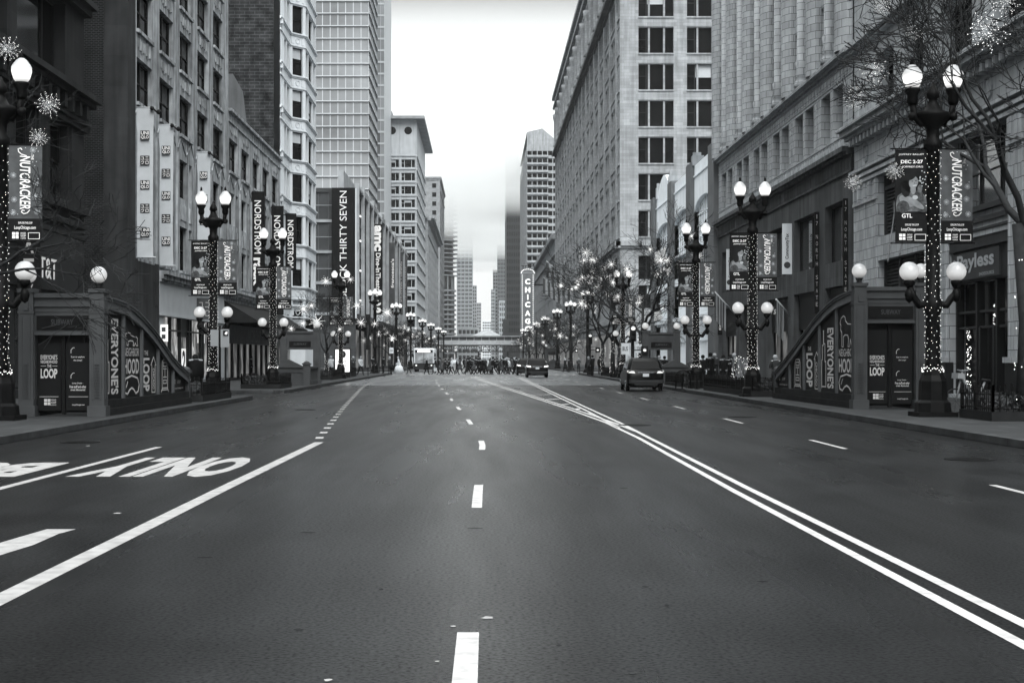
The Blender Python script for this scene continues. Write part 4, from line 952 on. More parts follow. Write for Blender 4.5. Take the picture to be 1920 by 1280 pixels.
b.build('shop_frame', BLACKM, r)
b = MB(); put_text(b, FR2, "ow's", -103.5, -99.5, 4.55, 5.05, -.25, bold=.03, shear=.2); b.build('lettering', LETW, r)
def vert_sign(Y, x0, w, z0, z1, mat, lm, txt, rot, label, name='shop_banner', letters=False, grp='vertical signs on the fluted building', tx=(.2,.8,.1,.9), bold=.01):
    r = thing(name, label, 'sign', (x0, Y, z0), 0, grp); b = MB(); b.box(x0, x0+w, Y, Y+.1, z0, z1); b.build('panel', mat, r); F = FF(Y); b = MB()
    if letters:
        n = len(txt); p = (z1-z0)*.93/n
        for k, c in enumerate(txt):
            if c != ' ': put_text(b, F, c, x0+w*(.3 if c not in '1I' else .42), x0+w*(.72 if c not in '1I' else .58), z1-p*(k+.95), z1-p*(k+.35), .01, rot=rot if rot else 0, bold=.0)
    else: put_text(b, F, txt, x0+w*tx[0], x0+w*tx[1], z0+(z1-z0)*tx[2], z0+(z1-z0)*tx[3], .01, rot=rot, bold=bold)
    b.build('lettering', lm, r); 
    for zz in (z1-.12, z0+.04): b = MB(); b.box(x0+w, 18.75, Y+.02, Y+.08, zz, zz+.08); b.build('bracket', BLACKM, r)
    return r
def YRp(px): return 18.7*FPX/(px-CX)
for px, py0, py1, w, lab in ((1485,419,514,18,'white vertical tax shop banner on the fluted building, the nearer bright one'),(1373,467,543,11,'white vertical tax shop banner mostly hidden behind the lamp post banners')):
    Y = YRp(px); 
    rr_ = vert_sign(Y, wx(px-w,Y), w*Y/FPX, wz(py1,Y), wz(py0,Y), M('white_banner', .6, .7, var=.03), M('dark_print', .03, .7, var=0), 'CommunityTax', 90, lab, tx=(.3,.75,.3,.8), bold=.02)
    b = MB(); x0 = wx(px-w,Y); ww = w*Y/FPX; b.add([FF(Y).p(x0+ww*.5+.2*math.cos(t*.5236), wz(py1,Y)+.55+.2*math.sin(t*.5236), .012) for t in range(12)], [tuple(range(12))]); b.build('emblem', GREYD, rr_)
for px, py0, py1, lab in ((1536,398,588,'black vertical address sign between the show windows'),(1590,372,560,'black vertical address sign at the near corner of the stone base')):
    Y = YRp(px); vert_sign(Y, wx(px-9,Y), 9*Y/FPX, wz(py1,Y), wz(py0,Y), SIGNB, LETG, '17 NORTH STATE', 0, lab, letters=True)
Y = YRp(1354); vert_sign(Y, wx(1346,Y), 8*Y/FPX, wz(628,Y), wz(568,Y), SIGNB, LETW, 'EXPRESS', 90, 'black vertical clothes shop sign at the far corner of the stone base', bold=.03, tx=(.25,.75,.16,.82))
# --- near terracotta building with the shoe shop
r = thing('terracotta_shop_building', 'cream glazed terracotta building with dentil cornice, louvres and a shoe shop, right edge', 'building', (18.7, 36, 0))
F2 = FRt(); b = MB(); S = [36,39,45.5,47,51,53.2,54.9,62,62.9,65.2,73,77.6]
h = {(i,j) for i in (1,3,5,7,9) for j in (1,3)}; h = {(1,1),(1,3),(3,1),(3,3),(6,1),(6,3),(9,1),(9,3)}
grid_wall(b, F2, S, [0,.3,6.3,7.4,10.3,10.9], h, .7)
S2 = [36,40,44,46,50,52.5,56.5,59,63,65.5,68.4,70.2,73.2,77.6]; Zu = [10.9,13.4,16.0,18.2,21.4,22.4,25.6,27,30,34]; hu = {(i,j) for i in (1,3,5,7,9,11) for j in (1,3,5,7)}
grid_wall(b, F2, S2, Zu, hu, .7)
cornice(b, F2, 36, 77.7, [(10.3,10.45,.12),(10.55,10.7,.2),(10.85,11.0,.28),(12.55,12.7,.5),(12.7,12.95,.75),(12.95,13.1,.95),(16.9,17.1,.25),(17.1,17.35,.45)])
s = 36.3
while s < 77: F2.box(b, s, s+.32, 12.2, 12.55, -.02, .45); s += .72
for s in (42.5,48.5,57,62.4,66.6,75.2):
    P = [(s+.42*math.cos(t*.5236), 11.7+.42*math.sin(t*.5236)) for t in range(12)]; b.line(F2, P, .09, 0, .08, closed=True); b.line(F2, [(s-.1,11.5),(s+.1,11.9)], .12, 0, .06)
for s0, s1 in ((53.2,54.9),(62.0,65.2),(73.0,77.6)):
    for q in range(3): F2.box(b, s0+.1+(s1-s0-.3)*q/2, s0+.2+(s1-s0-.3)*q/2, 1.2, 9.3, -.02, .06)
    for q in range(5): F2.box(b, s0+.1+(s1-s0-.5)*q/4, s0+.4+(s1-s0-.5)*q/4, 9.4, 10.2, -.02, .1+.05*(q%2))
    F2.box(b, s0, s1, 9.25, 9.4, -.02, .1); F2.box(b, s0-.05, s1+.05, 1.55, 1.75, -.1, .2)
shell(b, 19.45, 45, 36, 77.6, 34, 'l'); b.build('wall', TERRA3, r)
b = MB()
for s0, s1 in ((53.15,54.95),(61.95,65.25),(72.95,77.65)): b = MB(); F2.box(b, s0, s1, 0, 1.55, -.2, .12); b.build('granite_plinth', M('black_granite', .015, .3), r)
put_windows(r, F2, [(S2[i],S2[i+1],Zu[j],Zu[j+1]) for i,j in hu], .66, ('pair',))
put_windows(r, F2, [(54.9,62,7.4,10.3),(39,45.5,7.4,10.3),(47,51,7.4,10.3)], .6, ('grid32',), glass=GLB, name='show_window')
for s0, s1 in ((65.2,73.0),):
    b = MB()
    F2.box(b, s0, s1, .3, 10.3, -.7, -.6, 1)
    for q in range(4): s = s0+(s1-s0)*q/3; F2.box(b, s-.09, s+.09, 3.6, 10.3, -.6, -.3, 0)
    for z in (3.6,6.6,7.3,9.7): F2.box(b, s0, s1, z-.08, z+.08, -.6, -.3, 0)
    z = 3.7
    while z < 9.6: F2.box(b, s0, s1, z, z+.07, -.6, -.42, 0); z += .16
    b.build('louvres', [M('louvre_metal', .04, .5), BLACKM], r)
b = MB(); F2.box(b, 54.9, 62, 5.9, 7.4, -.5, -.05); cornice(b, F2, 54.9, 62, [(6.5,6.6,.05),(6.8,6.95,.12),(7.2,7.4,.2)])
F2.box(b, 54.9, 62, 4.65, 5.9, -.5, -.2); b.build('fascia', M('dark_bronze', .03, .5, var=.2, vs=2), r)
b = MB(); F2.box(b, 56.2, 61.8, 4.75, 5.8, -.2, -.1); sg = b.build('shop_sign', M('dull_sign', .035, .4), r)
b = MB(); put_text(b, FR2, 'Payless', -61.1, -56.7, 5.0, 5.72, -.08, bold=.03); P = [(-61.45+.22*math.cos(t*.5236), 5.3+.25*math.sin(t*.5236)) for t in range(12)]; b.line(FR2, P, .09, -.08, -.07, closed=True); put_text(b, FR2, 'SHOESOURCE', -58.4, -56.7, 4.82, 4.94, -.08); b.build('lettering', M('dull_lettering', .34, .5, var=0), sg)
b = MB()
for s in (54.95,57.1,59.4,61.9): F2.box(b, s-.09, s+.09, .1, 4.65, -.6, -.3)
for z in (.3,2.9,3.5): F2.box(b, 54.9, 62, z-.05, z+.05, -.6, -.35)
F2.box(b, 54.9, 62, .1, 4.65, -.75, -.7); F2.box(b, 57.4, 59.2, .1, .45, -.6, -.32); F2.box(b, 57.4, 57.6, .1, 2.9, -.6, -.32); F2.box(b, 59.0, 59.2, .1, 2.9, -.6, -.32); b.build('shop_frame', M('dark_glass_front', .012, .25, var=.2), r)
b = MB()
for s, z0 in ((61.1,.6),(57.9,2.3)):
    for q in range(60): p = F2.p(s+random.uniform(-.3,.3), z0+random.uniform(0,2.2 if s > 60 else 1.6), -.55); b.oct(p, .02)
b.build('fairy_lights', E('fairy_glow', 2.5), r)
for k, (p0, p1) in enumerate((((18.6,66.5,9.0),(16.9,62.5,5.9)),((18.6,69.5,8.6),(17.2,65.5,5.8)))):
    b = MB(); b.tube([p0,p1], .03, 6); b.box(p0[0]-.05,p0[0]+.1,p0[1]-.2,p0[1]+.2,p0[2]-.35,p0[2]+.15); b.build('stay_rod', M('rod_metal', .12, .5), r)
# --- elevated railway station across the street
r = thing('elevated_station', 'elevated railway station bridging the street, with steel trusses and a low hipped roof', 'bridge', (0, 620, 0))
F1 = FF(615); b = MB()
F1.box(b, -24, 24, 7.2, 8.9, -12, 0); F1.box(b, -24, 24, 10.2, 10.5, -12.5, .6); b.build('deck', M('station_panel', .34, .7), r)
b = MB(); F1.box(b, -24, 24, 10.5, 10.8, -13, .8); b.add([(-3.6,614.5,10.8),(7.8,614.5,10.8),(7.8,628,10.8),(-3.6,628,10.8),(.5,620,12.9),(4,620,12.9)], [(0,1,5,4),(1,2,5),(2,3,4,5),(3,0,4)]); b.build('roof', M('station_roof', .28, .6), r)
b = MB(); F1.box(b, -24, 24, 8.9, 10.2, -11, -.5); b.build('glazing', M('station_glass', .12, .3), r)
b = MB()
for k in range(17): F1.box(b, -24+3*k-.12, -24+3*k+.12, 8.9, 10.2, -.5, -.3)
b.build('mullions', MUL, r)
b = MB(); F1.box(b, -24, 24, 6.8, 7.2, -12, .2); F1.box(b, -24, 24, 4.3, 4.7, -12, .2)
for k in range(16):
    x = -24+3*k; b.line(F1, [(x,4.6),(x+1.5,6.9),(x+3,4.6)], .22, -.3, 0); F1.box(b, x-.18, x+.18, 4.5, 7, -.4, .05)
for x in (-10.2,-1.2,10.4): b.box(x-.35, x+.35, 616, 616.8, 0, 4.4)
b.build('truss', M('station_steel', .035, .6), r)
# ============================================================ STREET FURNITURE
LAMPM = M('black_cast_iron', .0035, .5, var=.3, vs=6, bump=.2, bs=20)
GLOBE = globe_mat('lamp_glass', .08, .95, .32, 16); GLOBE2 = globe_mat('round_lamp_glass', .03, .27, .38, 9); DOT = E('fairy_glow', 2.5); DOT.node_tree.nodes['Principled BSDF'].inputs['Emission Strength'].default_value = 1.7
def acorn(b, x, y, z, m=0, n=14):
    b.lathe(x, y, [(.13,z-.3),(.2,z-.2),(.25,z-.02),(.25,z+.08),(.22,z+.14),(.13,z+.26),(.05,z+.32)], n, m)
def lamp_proto(kind=0, label=''):
    """kind 0: full lamp with fairy lights; 1: three acorn lamps, far and plain"""
    r = thing('street_lamp', label, 'street lamp'); n = 14 if kind == 0 else 8
    b = MB()
    b.box(-.5,.5,-.5,.5,0,.12); b.lathe(0,0,[(.46,.12),(.44,.35),(.36,.42),(.34,.9),(.27,1.05),(.25,1.2)], 8, 0, False, ph=.39)
    b.build('base', LAMPM, r)
    b = MB(); b.lathe(0,0,[(.21,1.2),(.19,1.4),(.18,2.6),(.22,2.7),(.22,2.95),(.18,3.0),(.17,6.75),(.23,6.8),(.24,6.95),(.16,7.05),(.17,7.3),(.3,7.45),(.42,7.62),(.42,7.7),(.22,7.78),(.13,7.95),(.1,8.05),(.17,8.1),(.15,8.25),(.06,8.38),(.02,8.48)], n); b.build('pole', LAMPM, r)
    xs = (-.52,.52) if kind == 0 else (-.52,0,.52)
    for sx in (-1, 1):
        b = MB(); b.tube([(.1*sx,0,7.5),(.3*sx,0,7.42),(.46*sx,0,7.6),(.52*sx,0,7.95)], [.1,.09,.08,.09], 8)
        b.lathe(.52*sx,0,[(.1,7.9),(.14,8.0),(.13,8.15),(.2,8.28),(.2,8.33)], n if kind == 0 else 8); b.ball((.52*sx,0,7.62), .12, 8)
        arm = b.build('upper_arm', LAMPM, r)
        b = MB(); acorn(b, .52*sx, 0, 8.62, 0, n); b.build('lamp_globe', GLOBE, arm)
        b = MB(); b.lathe(.52*sx,0,[(.07,8.93),(.04,9.0),(.05,9.04),(.01,9.12)], 6); b.build('finial', LAMPM, arm)
        if kind == 0:
            b = MB(); b.tube([(.15*sx,0,2.85),(.34*sx,0,2.82),(.5*sx,0,3.05),(.6*sx,0,3.32)], [.1,.1,.09,.08], 8); b.ball((.6*sx,0,3.08), .12, 8, rz=.2)
            b.lathe(.6*sx,0,[(.09,3.28),(.15,3.4),(.13,3.46)], 10); arm = b.build('lower_arm', LAMPM, r)
            b = MB(); b.ball((.6*sx,0,3.68), .25, 16); b.build('lamp_globe', GLOBE2, arm)
    if kind == 1:
        b = MB(); acorn(b, 0, 0, 8.75, 0, n); b.build('lamp_globe', GLOBE, r)
    if kind == 0:
        b = MB(); z = 1.25; k = 0; rr = random.Random(5)
        while z < 6.75:
            rad = .235 if z < 1.4 or 2.65 < z < 3 else .2
            for q in range(7):
                t = 2*math.pi*q/7 + k*.45 + rr.uniform(-.25,.25); b.oct((rad*math.cos(t), rad*math.sin(t), z+rr.uniform(-.05,.05)), .0095)
            z += .095 if z < 2 else .13; k += 1
        for q in range(40): t = q*.157; b.oct((.27*math.cos(t), .27*math.sin(t), 1.2+rr.uniform(-.07,.05)), .013)
        b.build('fairy_lights', DOT, r, kind='stuff')
    return r
LP = Pool(lamp_proto(0)); LP3 = Pool(lamp_proto(1))
def place_lamp(px, ptop, Y, label, pool=LP, z0=.15):
    z = wz(ptop, Y); return pool.take((wx(px, Y), Y, z0), 0, (z-z0)/9.12, label, 'ornate street lamps along both kerbs')
place_lamp(1749, 108, 41.5, 'largest ornate lamp wrapped in fairy lights, in front of the right subway entrance')
place_lamp(1, 95, 39, 'ornate lamp cut off by the left edge, only its right globes showing')
place_lamp(400, 350, 62, 'ornate lamp with boxes on its pole beyond the left subway entrance')
place_lamp(1411, 332, 63, 'ornate lamp wrapped in fairy lights just beyond the end of the right subway entrance')
place_lamp(512, 421, 80, 'ornate lamp in front of the farther left subway entrance')
place_lamp(1305, 411, 81, 'ornate lamp wrapped in fairy lights right of the nearest dark SUV')
place_lamp(639, 503, 121, 'ornate lamp in front of the lit advertising kiosk')
place_lamp(1168, 502, 124, 'ornate lamp among the bare trees left of the farther right subway entrance')
far = [(703,540,165),(743,566,203),(770,584,240),(792,596,279),(808,604,318),(822,612,370),(832,618,430),(1102,541,170),(1070,563,203),(1045,577,240),(1022,592,285),(1006,602,330),(992,609,380),(981,615,430)]
for k, (px, pt, Y) in enumerate(far):
    s = 'left' if px < 903 else 'right'
    o = sorted([f for f in far if (f[0] < 903) == (px < 903)], key=lambda f: f[2]).index((px,pt,Y))
    place_lamp(px, pt, Y, f"{['nearest','second','third','fourth','fifth','sixth','seventh','farthest'][o]} of the plain distant lamps on the {s} kerb", LP3)

# banners on the lamps: things of their own that hang from the poles
def banner_cloth(b, F, w, h, d, m=0):
    n = 10
    for i in range(n):
        z0, z1 = h*i/n, h*(i+1)/n
        b.add([F.p(0,z0,d+.01*math.sin(i)),F.p(w,z0,d-.012*math.sin(i*.8)),F.p(w,z1,d-.012*math.sin((i+1)*.8)),F.p(0,z1,d+.01*math.sin(i+1))], [(0,1,2,3)], m, True)
def foot(r, F, w):
    b = MB(); F.box(b, 0, w, 0, .55, .015, .03); g = b.build('footer', SIGNB, r, world=False)
    b = MB(); put_text(b, F, 'EXPLORE THE LOOP', w*.3, w*.72, .42, .47, .035); put_text(b, F, 'LoopChicago.com', w*.18, w*.82, .27, .37, .035)
    for q in range(4): a = .08+.085*(q%2); z = .06+.085*(q//2); F.box(b, w*.02+a, w*.02+a+.07, z, z+.07, .035, .037)
    put_text(b, F, 'LOOP', w*.36, w*.52, .1, .15, .035); put_text(b, F, 'CHICAGO', w*.36, w*.52, .17, .21, .035); put_text(b, F, 'ALLIANCE', w*.36, w*.52, .05, .08, .035)
    b.line(F, [(w*.6,.05),(w*.93,.05),(w*.93,.2),(w*.6,.2)], .012, .035, .037, closed=True); b.build('lettering', LETW, g, world=False)
def banner_proto(kind):
    F = Fr((0,0,0), (1,0), (0,-1)); w, h = .82, 2.36
    r = thing('street_banner', '', 'banner')
    if kind == 'ballet':
        b = MB(); banner_cloth(b, F, w, h, 0); b.build('cloth', M('dark_banner', .01, .8, var=.4, vs=3), r)
        b = MB(); put_text(b, F, 'JOFFREY BALLET', w*.1, w*.88, 2.2, 2.25, .03); put_text(b, F, 'DEC 2-27', w*.17, w*.85, 2.0, 2.09, .03, bold=.03); put_text(b, F, 'JOFFREY.ORG', w*.2, w*.85, 1.88, 1.94, .03); put_text(b, F, 'GTL', w*.2, w*.52, .62, .73, .03, bold=.02)
        b.build('lettering', LETW, r)
        # a plain generic figure: hair, face, shoulders, arm and a bundle held
        def el(cx_, cz, a, c, m, d, rot=0, n=16):
            P = []
            for k in range(n):
                t = 2*math.pi*k/n; x, z = a*math.cos(t), c*math.sin(t); P.append((cx_+x*math.cos(rot)-z*math.sin(rot), cz+x*math.sin(rot)+z*math.cos(rot)))
            b.add([F.p(p, q, d) for p, q in P], [tuple(range(n))], m)
        b = MB()
        b.add([F.p(x, z, .014) for x, z in ((.02,.78),(.8,.78),(.8,1.0),(.77,1.16),(.66,1.27),(.55,1.3),(.4,1.3),(.2,1.28),(.06,1.18),(.02,1.0))], [tuple(range(10))], 1)
        el(.36,1.52,.2,.25,0,.018,.25); el(.26,1.36,.12,.22,0,.018,.1); el(.45,1.34,.07,.12,2,.02); el(.46,1.52,.115,.16,2,.022,-.2)
        el(.4,1.66,.13,.07,0,.024,.5); el(.49,1.44,.055,.022,3,.026,.25); el(.43,1.55,.022,.009,0,.026); el(.52,1.56,.022,.009,0,.026); el(.485,1.5,.012,.03,1,.026)
        el(.3,1.05,.22,.12,2,.016,-.5); el(.5,1.0,.27,.08,2,.024,-.6); el(.6,1.14,.12,.19,4,.022,.1); el(.62,1.36,.06,.1,1,.024); el(.5,1.14,.07,.055,3,.028)
        el(.2,.9,.16,.16,4,.018,.3); el(.7,.88,.14,.12,4,.02)
        for q in range(14): el(random.Random(q).uniform(.58,.78), random.Random(q+40).uniform(1.4,1.82), .018, .018, 3, .013)
        b.build('picture', [M('print_black', .012, .7, var=.3), M('print_grey', .1, .7, var=.5, vs=9), M('print_skin', .19, .7, var=.3, vs=6), M('print_white', .35, .7, var=.1), M('print_mid', .05, .7, var=.6, vs=14)], r)
    else:
        b = MB(); banner_cloth(b, F, w, h, 0); b.build('cloth', M('grey_banner', .07, .8, var=.3, vs=2.5), r)
        b = MB(); put_text(b, F, 'NUTCRACKER', w*.34, w*.66, .78, 2.1, .03, rot=-90, bold=.015, shear=.15); put_text(b, F, 'THE', w*.68, w*.76, 2.0, 2.13, .03, rot=-90)
        b.line(F, [(.52,.76),(.46,.69),(.38,.67),(.32,.71),(.34,.76),(.39,.75)], .022, .02, .03); b.line(F, [(.44,2.1),(.32,2.14),(.25,2.2),(.24,2.27),(.3,2.29),(.33,2.25)], .022, .02, .03)
        b.build('lettering', LETW, r)
        b = MB(); rr = random.Random(2)
        for x, z in ((.12,1.62),(.68,1.42),(.66,1.1),(.14,1.02),(.12,.7),(.6,2.24),(.7,.72)):
            for k in range(6):
                t = k*math.pi/6; q = .075; b.line(F, [(x-q*math.cos(t), z-q*math.sin(t)), (x+q*math.cos(t), z+q*math.sin(t))], .008, .02, .022)
        for q in range(22):
            x, z = rr.uniform(.06,.76), rr.uniform(.62,2.3); b.add([F.p(x+.014*math.cos(t*1.05), z+.014*math.sin(t*1.05), .02) for t in range(6)], [tuple(range(6))])
        b.build('snowflakes', M('print_pale', .38, .7, var=0), r)
    foot(r, F, w)
    for zz in (h+.02, -.02): b = MB(); b.tube([(-.12,0,zz),(w+.06,0,zz)], .018, 6); b.build('bracket', LAMPM, r)
    return r
BA, BN = Pool(banner_proto('ballet')), Pool(banner_proto('snow'))
def lamp_banners(px, ptop, Y, where, left=True):
    s = (wz(ptop, Y)-.15)/9.12; x = wx(px, Y); z = .15+4.42*s
    if left: BA.take((x-(.82+.14)*s, Y, z), R(-2), s, f'dark ballet banner on {where}', 'ballet banners on the lamp posts')
    BN.take((x+.2*s, Y, z), R(2), s, f'grey snowflake banner on {where}', 'snowflake banners on the lamp posts')
lamp_banners(1749,108,41.5,'the largest right-hand lamp'); lamp_banners(1,95,39,'the lamp cut off by the left edge', False); lamp_banners(400,350,62,'the lamp beside the pale logo shop')
lamp_banners(1411,332,63,'the lamp past the right subway wing'); lamp_banners(512,421,80,'the lamp in front of the farther left entrance'); lamp_banners(1305,411,81,'the lamp right of the nearest SUV')
lamp_banners(639,503,121,'the lamp by the lit kiosk'); lamp_banners(1168,502,124,'the lamp among the bare trees')

# ------------------------------------------------------------ subway entrances
ENT = M('grey_cast_metal', .048, .55, var=.15, vs=1.5, bump=.1, bs=20); ENTD = M('black_panel', .006, .5, var=.2, vs=2); PRT = M('panel_print', .45, .7, var=0, neutral=True)
PL = M('stone_plinth', .012, .8, var=.3, vs=2, bump=.2, bs=15)
def ent_post(b, x, y, h, w=.2):
    b.box(x-w*1.25,x+w*1.25,y-w*1.25,y+w*1.25,0,.28); b.box(x-w,x+w,y-w,y+w,.28,h-.32); b.box(x-w*1.08,x+w*1.08,y-w*1.08,y+w*1.08,h-.66,h-.6); b.box(x-w*.95,x+w*.95,y-w*.95,y+w*.95,h-.32,h-.1); b.box(x-w*1.15,x+w*1.15,y-w*1.15,y+w*1.15,h-.1,h)
    for sx, sy in ((0,-1),(-1,0),(1,0)):
        for a in (-.55, .55):
            if sy: b.box(x+a*w-.015, x+a*w+.015, y-w-.02, y-w, .45, h-.75)
            else: b.box(x+sx*w-(0.02 if sx < 0 else 0), x+sx*w+(0.02 if sx > 0 else 0), y+a*w-.015, y+a*w+.015, .45, h-.75)
    k = .5
    while k < 1.45: b.box(x-.06, x+.06, y-w-.03, y-w, k, k+.04); k += .08
    b.box(x-.07, x+.07, y-w-.03, y-w, h-.58, h-.36)
def curve_pts(prof, n=28):
    out = []
    ys = [p[0] for p in prof]
    for i in range(n+1):
        y = ys[0]+(ys[-1]-ys[0])*i/n
        for (y0, z0), (y1, z1) in zip(prof, prof[1:]):
            if y0 <= y <= y1+1e-6:
                t = (y-y0)/(y1-y0); out.append((y, z0+(z1-z0)*t)); break
    for _ in range(2): out = [out[0]] + [(out[i][0], (out[i-1][1]+2*out[i][1]+out[i+1][1])/4) for i in range(1, len(out)-1)] + [out[-1]]
    return out
def entrance(x, Y, side, W, H, prof, panels, label, L):
    """x: centre of the kerb-side front post; side: +1 when the street lies at +X; z origin on the pavement"""
    r = thing('subway_entrance', label, 'subway entrance', (x, Y, .15), 0, 'subway entrances with globe lamps'); z0 = 0
    r['_o'] = (0,0,0); xo = -side*W   # the far post
    for xx in (0, xo):
        b = MB(); ent_post(b, xx, 0, H); p = b.build('post', ENT, r)
        b = MB(); b.lathe(xx,0,[(.12,H),(.07,H+.05),(.11,H+.12),(.12,H+.16)],10); g = b.build('globe_holder', BLACKM, p)
        b = MB(); b.ball((xx,0,H+.38), .225, 18); b.build('lamp_globe', GLOBE2, p)
    xa, xb = sorted((0, xo)); xa += .2; xb -= .2; F = Fr((0,0,0), (1,0), (0,-1))
    b = MB(); b.box(xa,xb,-.1,.1,H-.62,H-.12); b.box(xa,xb,-.17,.1,H-.24,H-.12); b.box(xa,xb,-.15,.1,H-.48,H-.42); b.box(xa,xb,-.08,.08,H-1.2,H-.62); b.box(xa,xb,-.14,.05,H-1.24,H-1.17)
    b.build('lintel', ENT, r)
    b = MB(); b.box(xa+.06,xb-.06,-.11,-.08,H-1.1,H-.72); sg = b.build('sign_board', ENTD, r)
    b = MB(); put_text(b, F, 'SUBWAY', (xa+xb)/2-.3, (xa+xb)/2+.3, H-.97, H-.82, .115); b.build('lettering', M('faint_lettering', .05, .5, var=0), sg)
    mid = (xa+xb)/2; b = MB(); b.box(xa,xb,.12,.2,.1,H-1.2); b.box(mid-.05,mid+.05,-.0,.12,.05,H-1.3); b.build('gate', ENTD, r)
    for sx, (p, q) in enumerate(((xa+.04, mid-.07), (mid+.07, xb-.02))):
        b = MB(); b.box(p,q,.02,.1,.15,H-1.45); dr = b.build('door_panel', M('wrapped_door', .008, .5, var=.1), r)
        b = MB(); w = q-p; d = 0.0; Fd = Fr((0,.015,0), (1,0), (0,-1))
        if sx == 0:
            put_text(b, Fd, "EVERYONE'S", p+w*.15, p+w*.85, 1.52, 1.65, d); put_text(b, Fd, 'NEIGHBORHOOD', p+w*.15, p+w*.85, 1.42, 1.5, d); put_text(b, Fd, 'THE', p+w*.42, p+w*.6, 1.31, 1.39, d)
            put_text(b, Fd, 'LOOP', p+w*.15, p+w*.85, 1.02, 1.28, d, bold=.03); Fd.box(b, p+w*.15, p+w*.38, 1.345, 1.355, 0, .002); Fd.box(b, p+w*.64, p+w*.85, 1.345, 1.355, 0, .002)
            for k in range(4): Fd.box(b, p+w*.3+.09*(k%2), p+w*.3+.09*(k%2)+.075, .3+.09*(k//2), .375+.09*(k//2), 0, .002)
            put_text(b, Fd, 'LOOP', p+w*.55, p+w*.8, .34, .4, d); put_text(b, Fd, 'ALLIANCE', p+w*.55, p+w*.8, .29, .32, d); put_text(b, Fd, 'CHICAGO', p+w*.55, p+w*.8, .42, .46, d)
        else:
            put_text(b, Fd, 'Scan to explore', p+w*.2, p+w*.75, 1.56, 1.62, d); put_text(b, Fd, 'the Loop!', p+w*.3, p+w*.65, 1.47, 1.53, d); put_text(b, Fd, 'Loop Deals -', p+w*.25, p+w*.7, .86, .91, d)
            put_text(b, Fd, 'Free stuff and other', p+w*.14, p+w*.82, .76, .83, d, bold=.02); put_text(b, Fd, 'great discounts!', p+w*.18, p+w*.78, .67, .74, d, bold=.02); put_text(b, Fd, 'LoopChicago.com', p+w*.25, p+w*.75, .28, .33, d)
            for zc in (1.7, 1.02): b.line(Fd, [(p+w*.2,zc),(p+w*.2,zc+.08),(p+w*.28,zc+.14),(p+w*.34,zc+.14)], .015, 0, .002)
        Fd.box(b, p+w*.1, p+w*.9, .52, .53, 0, .002); b.build('lettering', PRT, dr)
    for xx, vis in ((0, True), (xo, False)):
        S = side if vis else -side
        cp = curve_pts(prof); b = MB(); n = len(cp)
        for hw, dz0, dz1 in ((.15,-.12,0.0),(.11,-.27,-.12),(.14,-.36,-.27),(.18,-.05,-.01)):
            P = []
            for y, z in cp: P += [(xx-hw,y,z+dz0),(xx+hw,y,z+dz0),(xx+hw,y,z+dz1),(xx-hw,y,z+dz1)]
            fs = [(4*i+k, 4*i+(k+1)%4, 4*i+4+(k+1)%4, 4*i+4+k) for i in range(n-1) for k in range(4)]; b.add(P, fs)
        b.build('curved_rail', M('rail_metal', .085, .5, var=.2, vs=2), r)
        b = MB(); b.box(xx-.22,xx+.22,.25,L+.1,-.01,.2); b.box(xx-.15,xx+.15,.25,L,.2,.42); b.build('plinth', PL, r)
        b = MB(); b.box(xx-.14,xx+.14,L-.02,L+.26,0,cp[-1][1]-.02); b.box(xx-.19,xx+.19,L-.06,L+.3,cp[-1][1]-.02,cp[-1][1]+.07); b.lathe(xx, L+.12, [(.2,cp[-1][1]+.07),(.13,cp[-1][1]+.15),(.03,cp[-1][1]+.2)], 8); b.build('end_post', ENT, r)
        def topz(y):
            for (y0, z0_), (y1, z1_) in zip(cp, cp[1:]):
                if y0 <= y <= y1: return z0_+(z1_-z0_)*(y-y0)/(y1-y0)
            return cp[-1][1]
        Fw = Fr((xx,0,0), (0,1), (S,0))
        for i in range(len(panels)+1):
            y = .22+ (L-.22)*i/len(panels)
            if 0 < i < len(panels): b = MB(); Fw.box(b, y-.1, y+.1, .42, topz(y)-.24, -.1, .1); b.build('mullion', M('rail_metal', .085, .5, var=.2, vs=2), r)
        for i in range(len(panels)):
            a, c = .22+(L-.22)*i/len(panels)+.1, .22+(L-.22)*(i+1)/len(panels)-.1
            b = MB(); P = [(a,.42),(c,.42)]+[(c-(c-a)*k/6, topz(c-(c-a)*k/6)-.33) for k in range(7)]; b.poly(Fw, P, -.03, .03); pn = b.build('wing_panel', ENTD, r)
            if vis: art(pn, xx, S, a, c, panels[i], lambda y: topz(y)-.38)
    return r
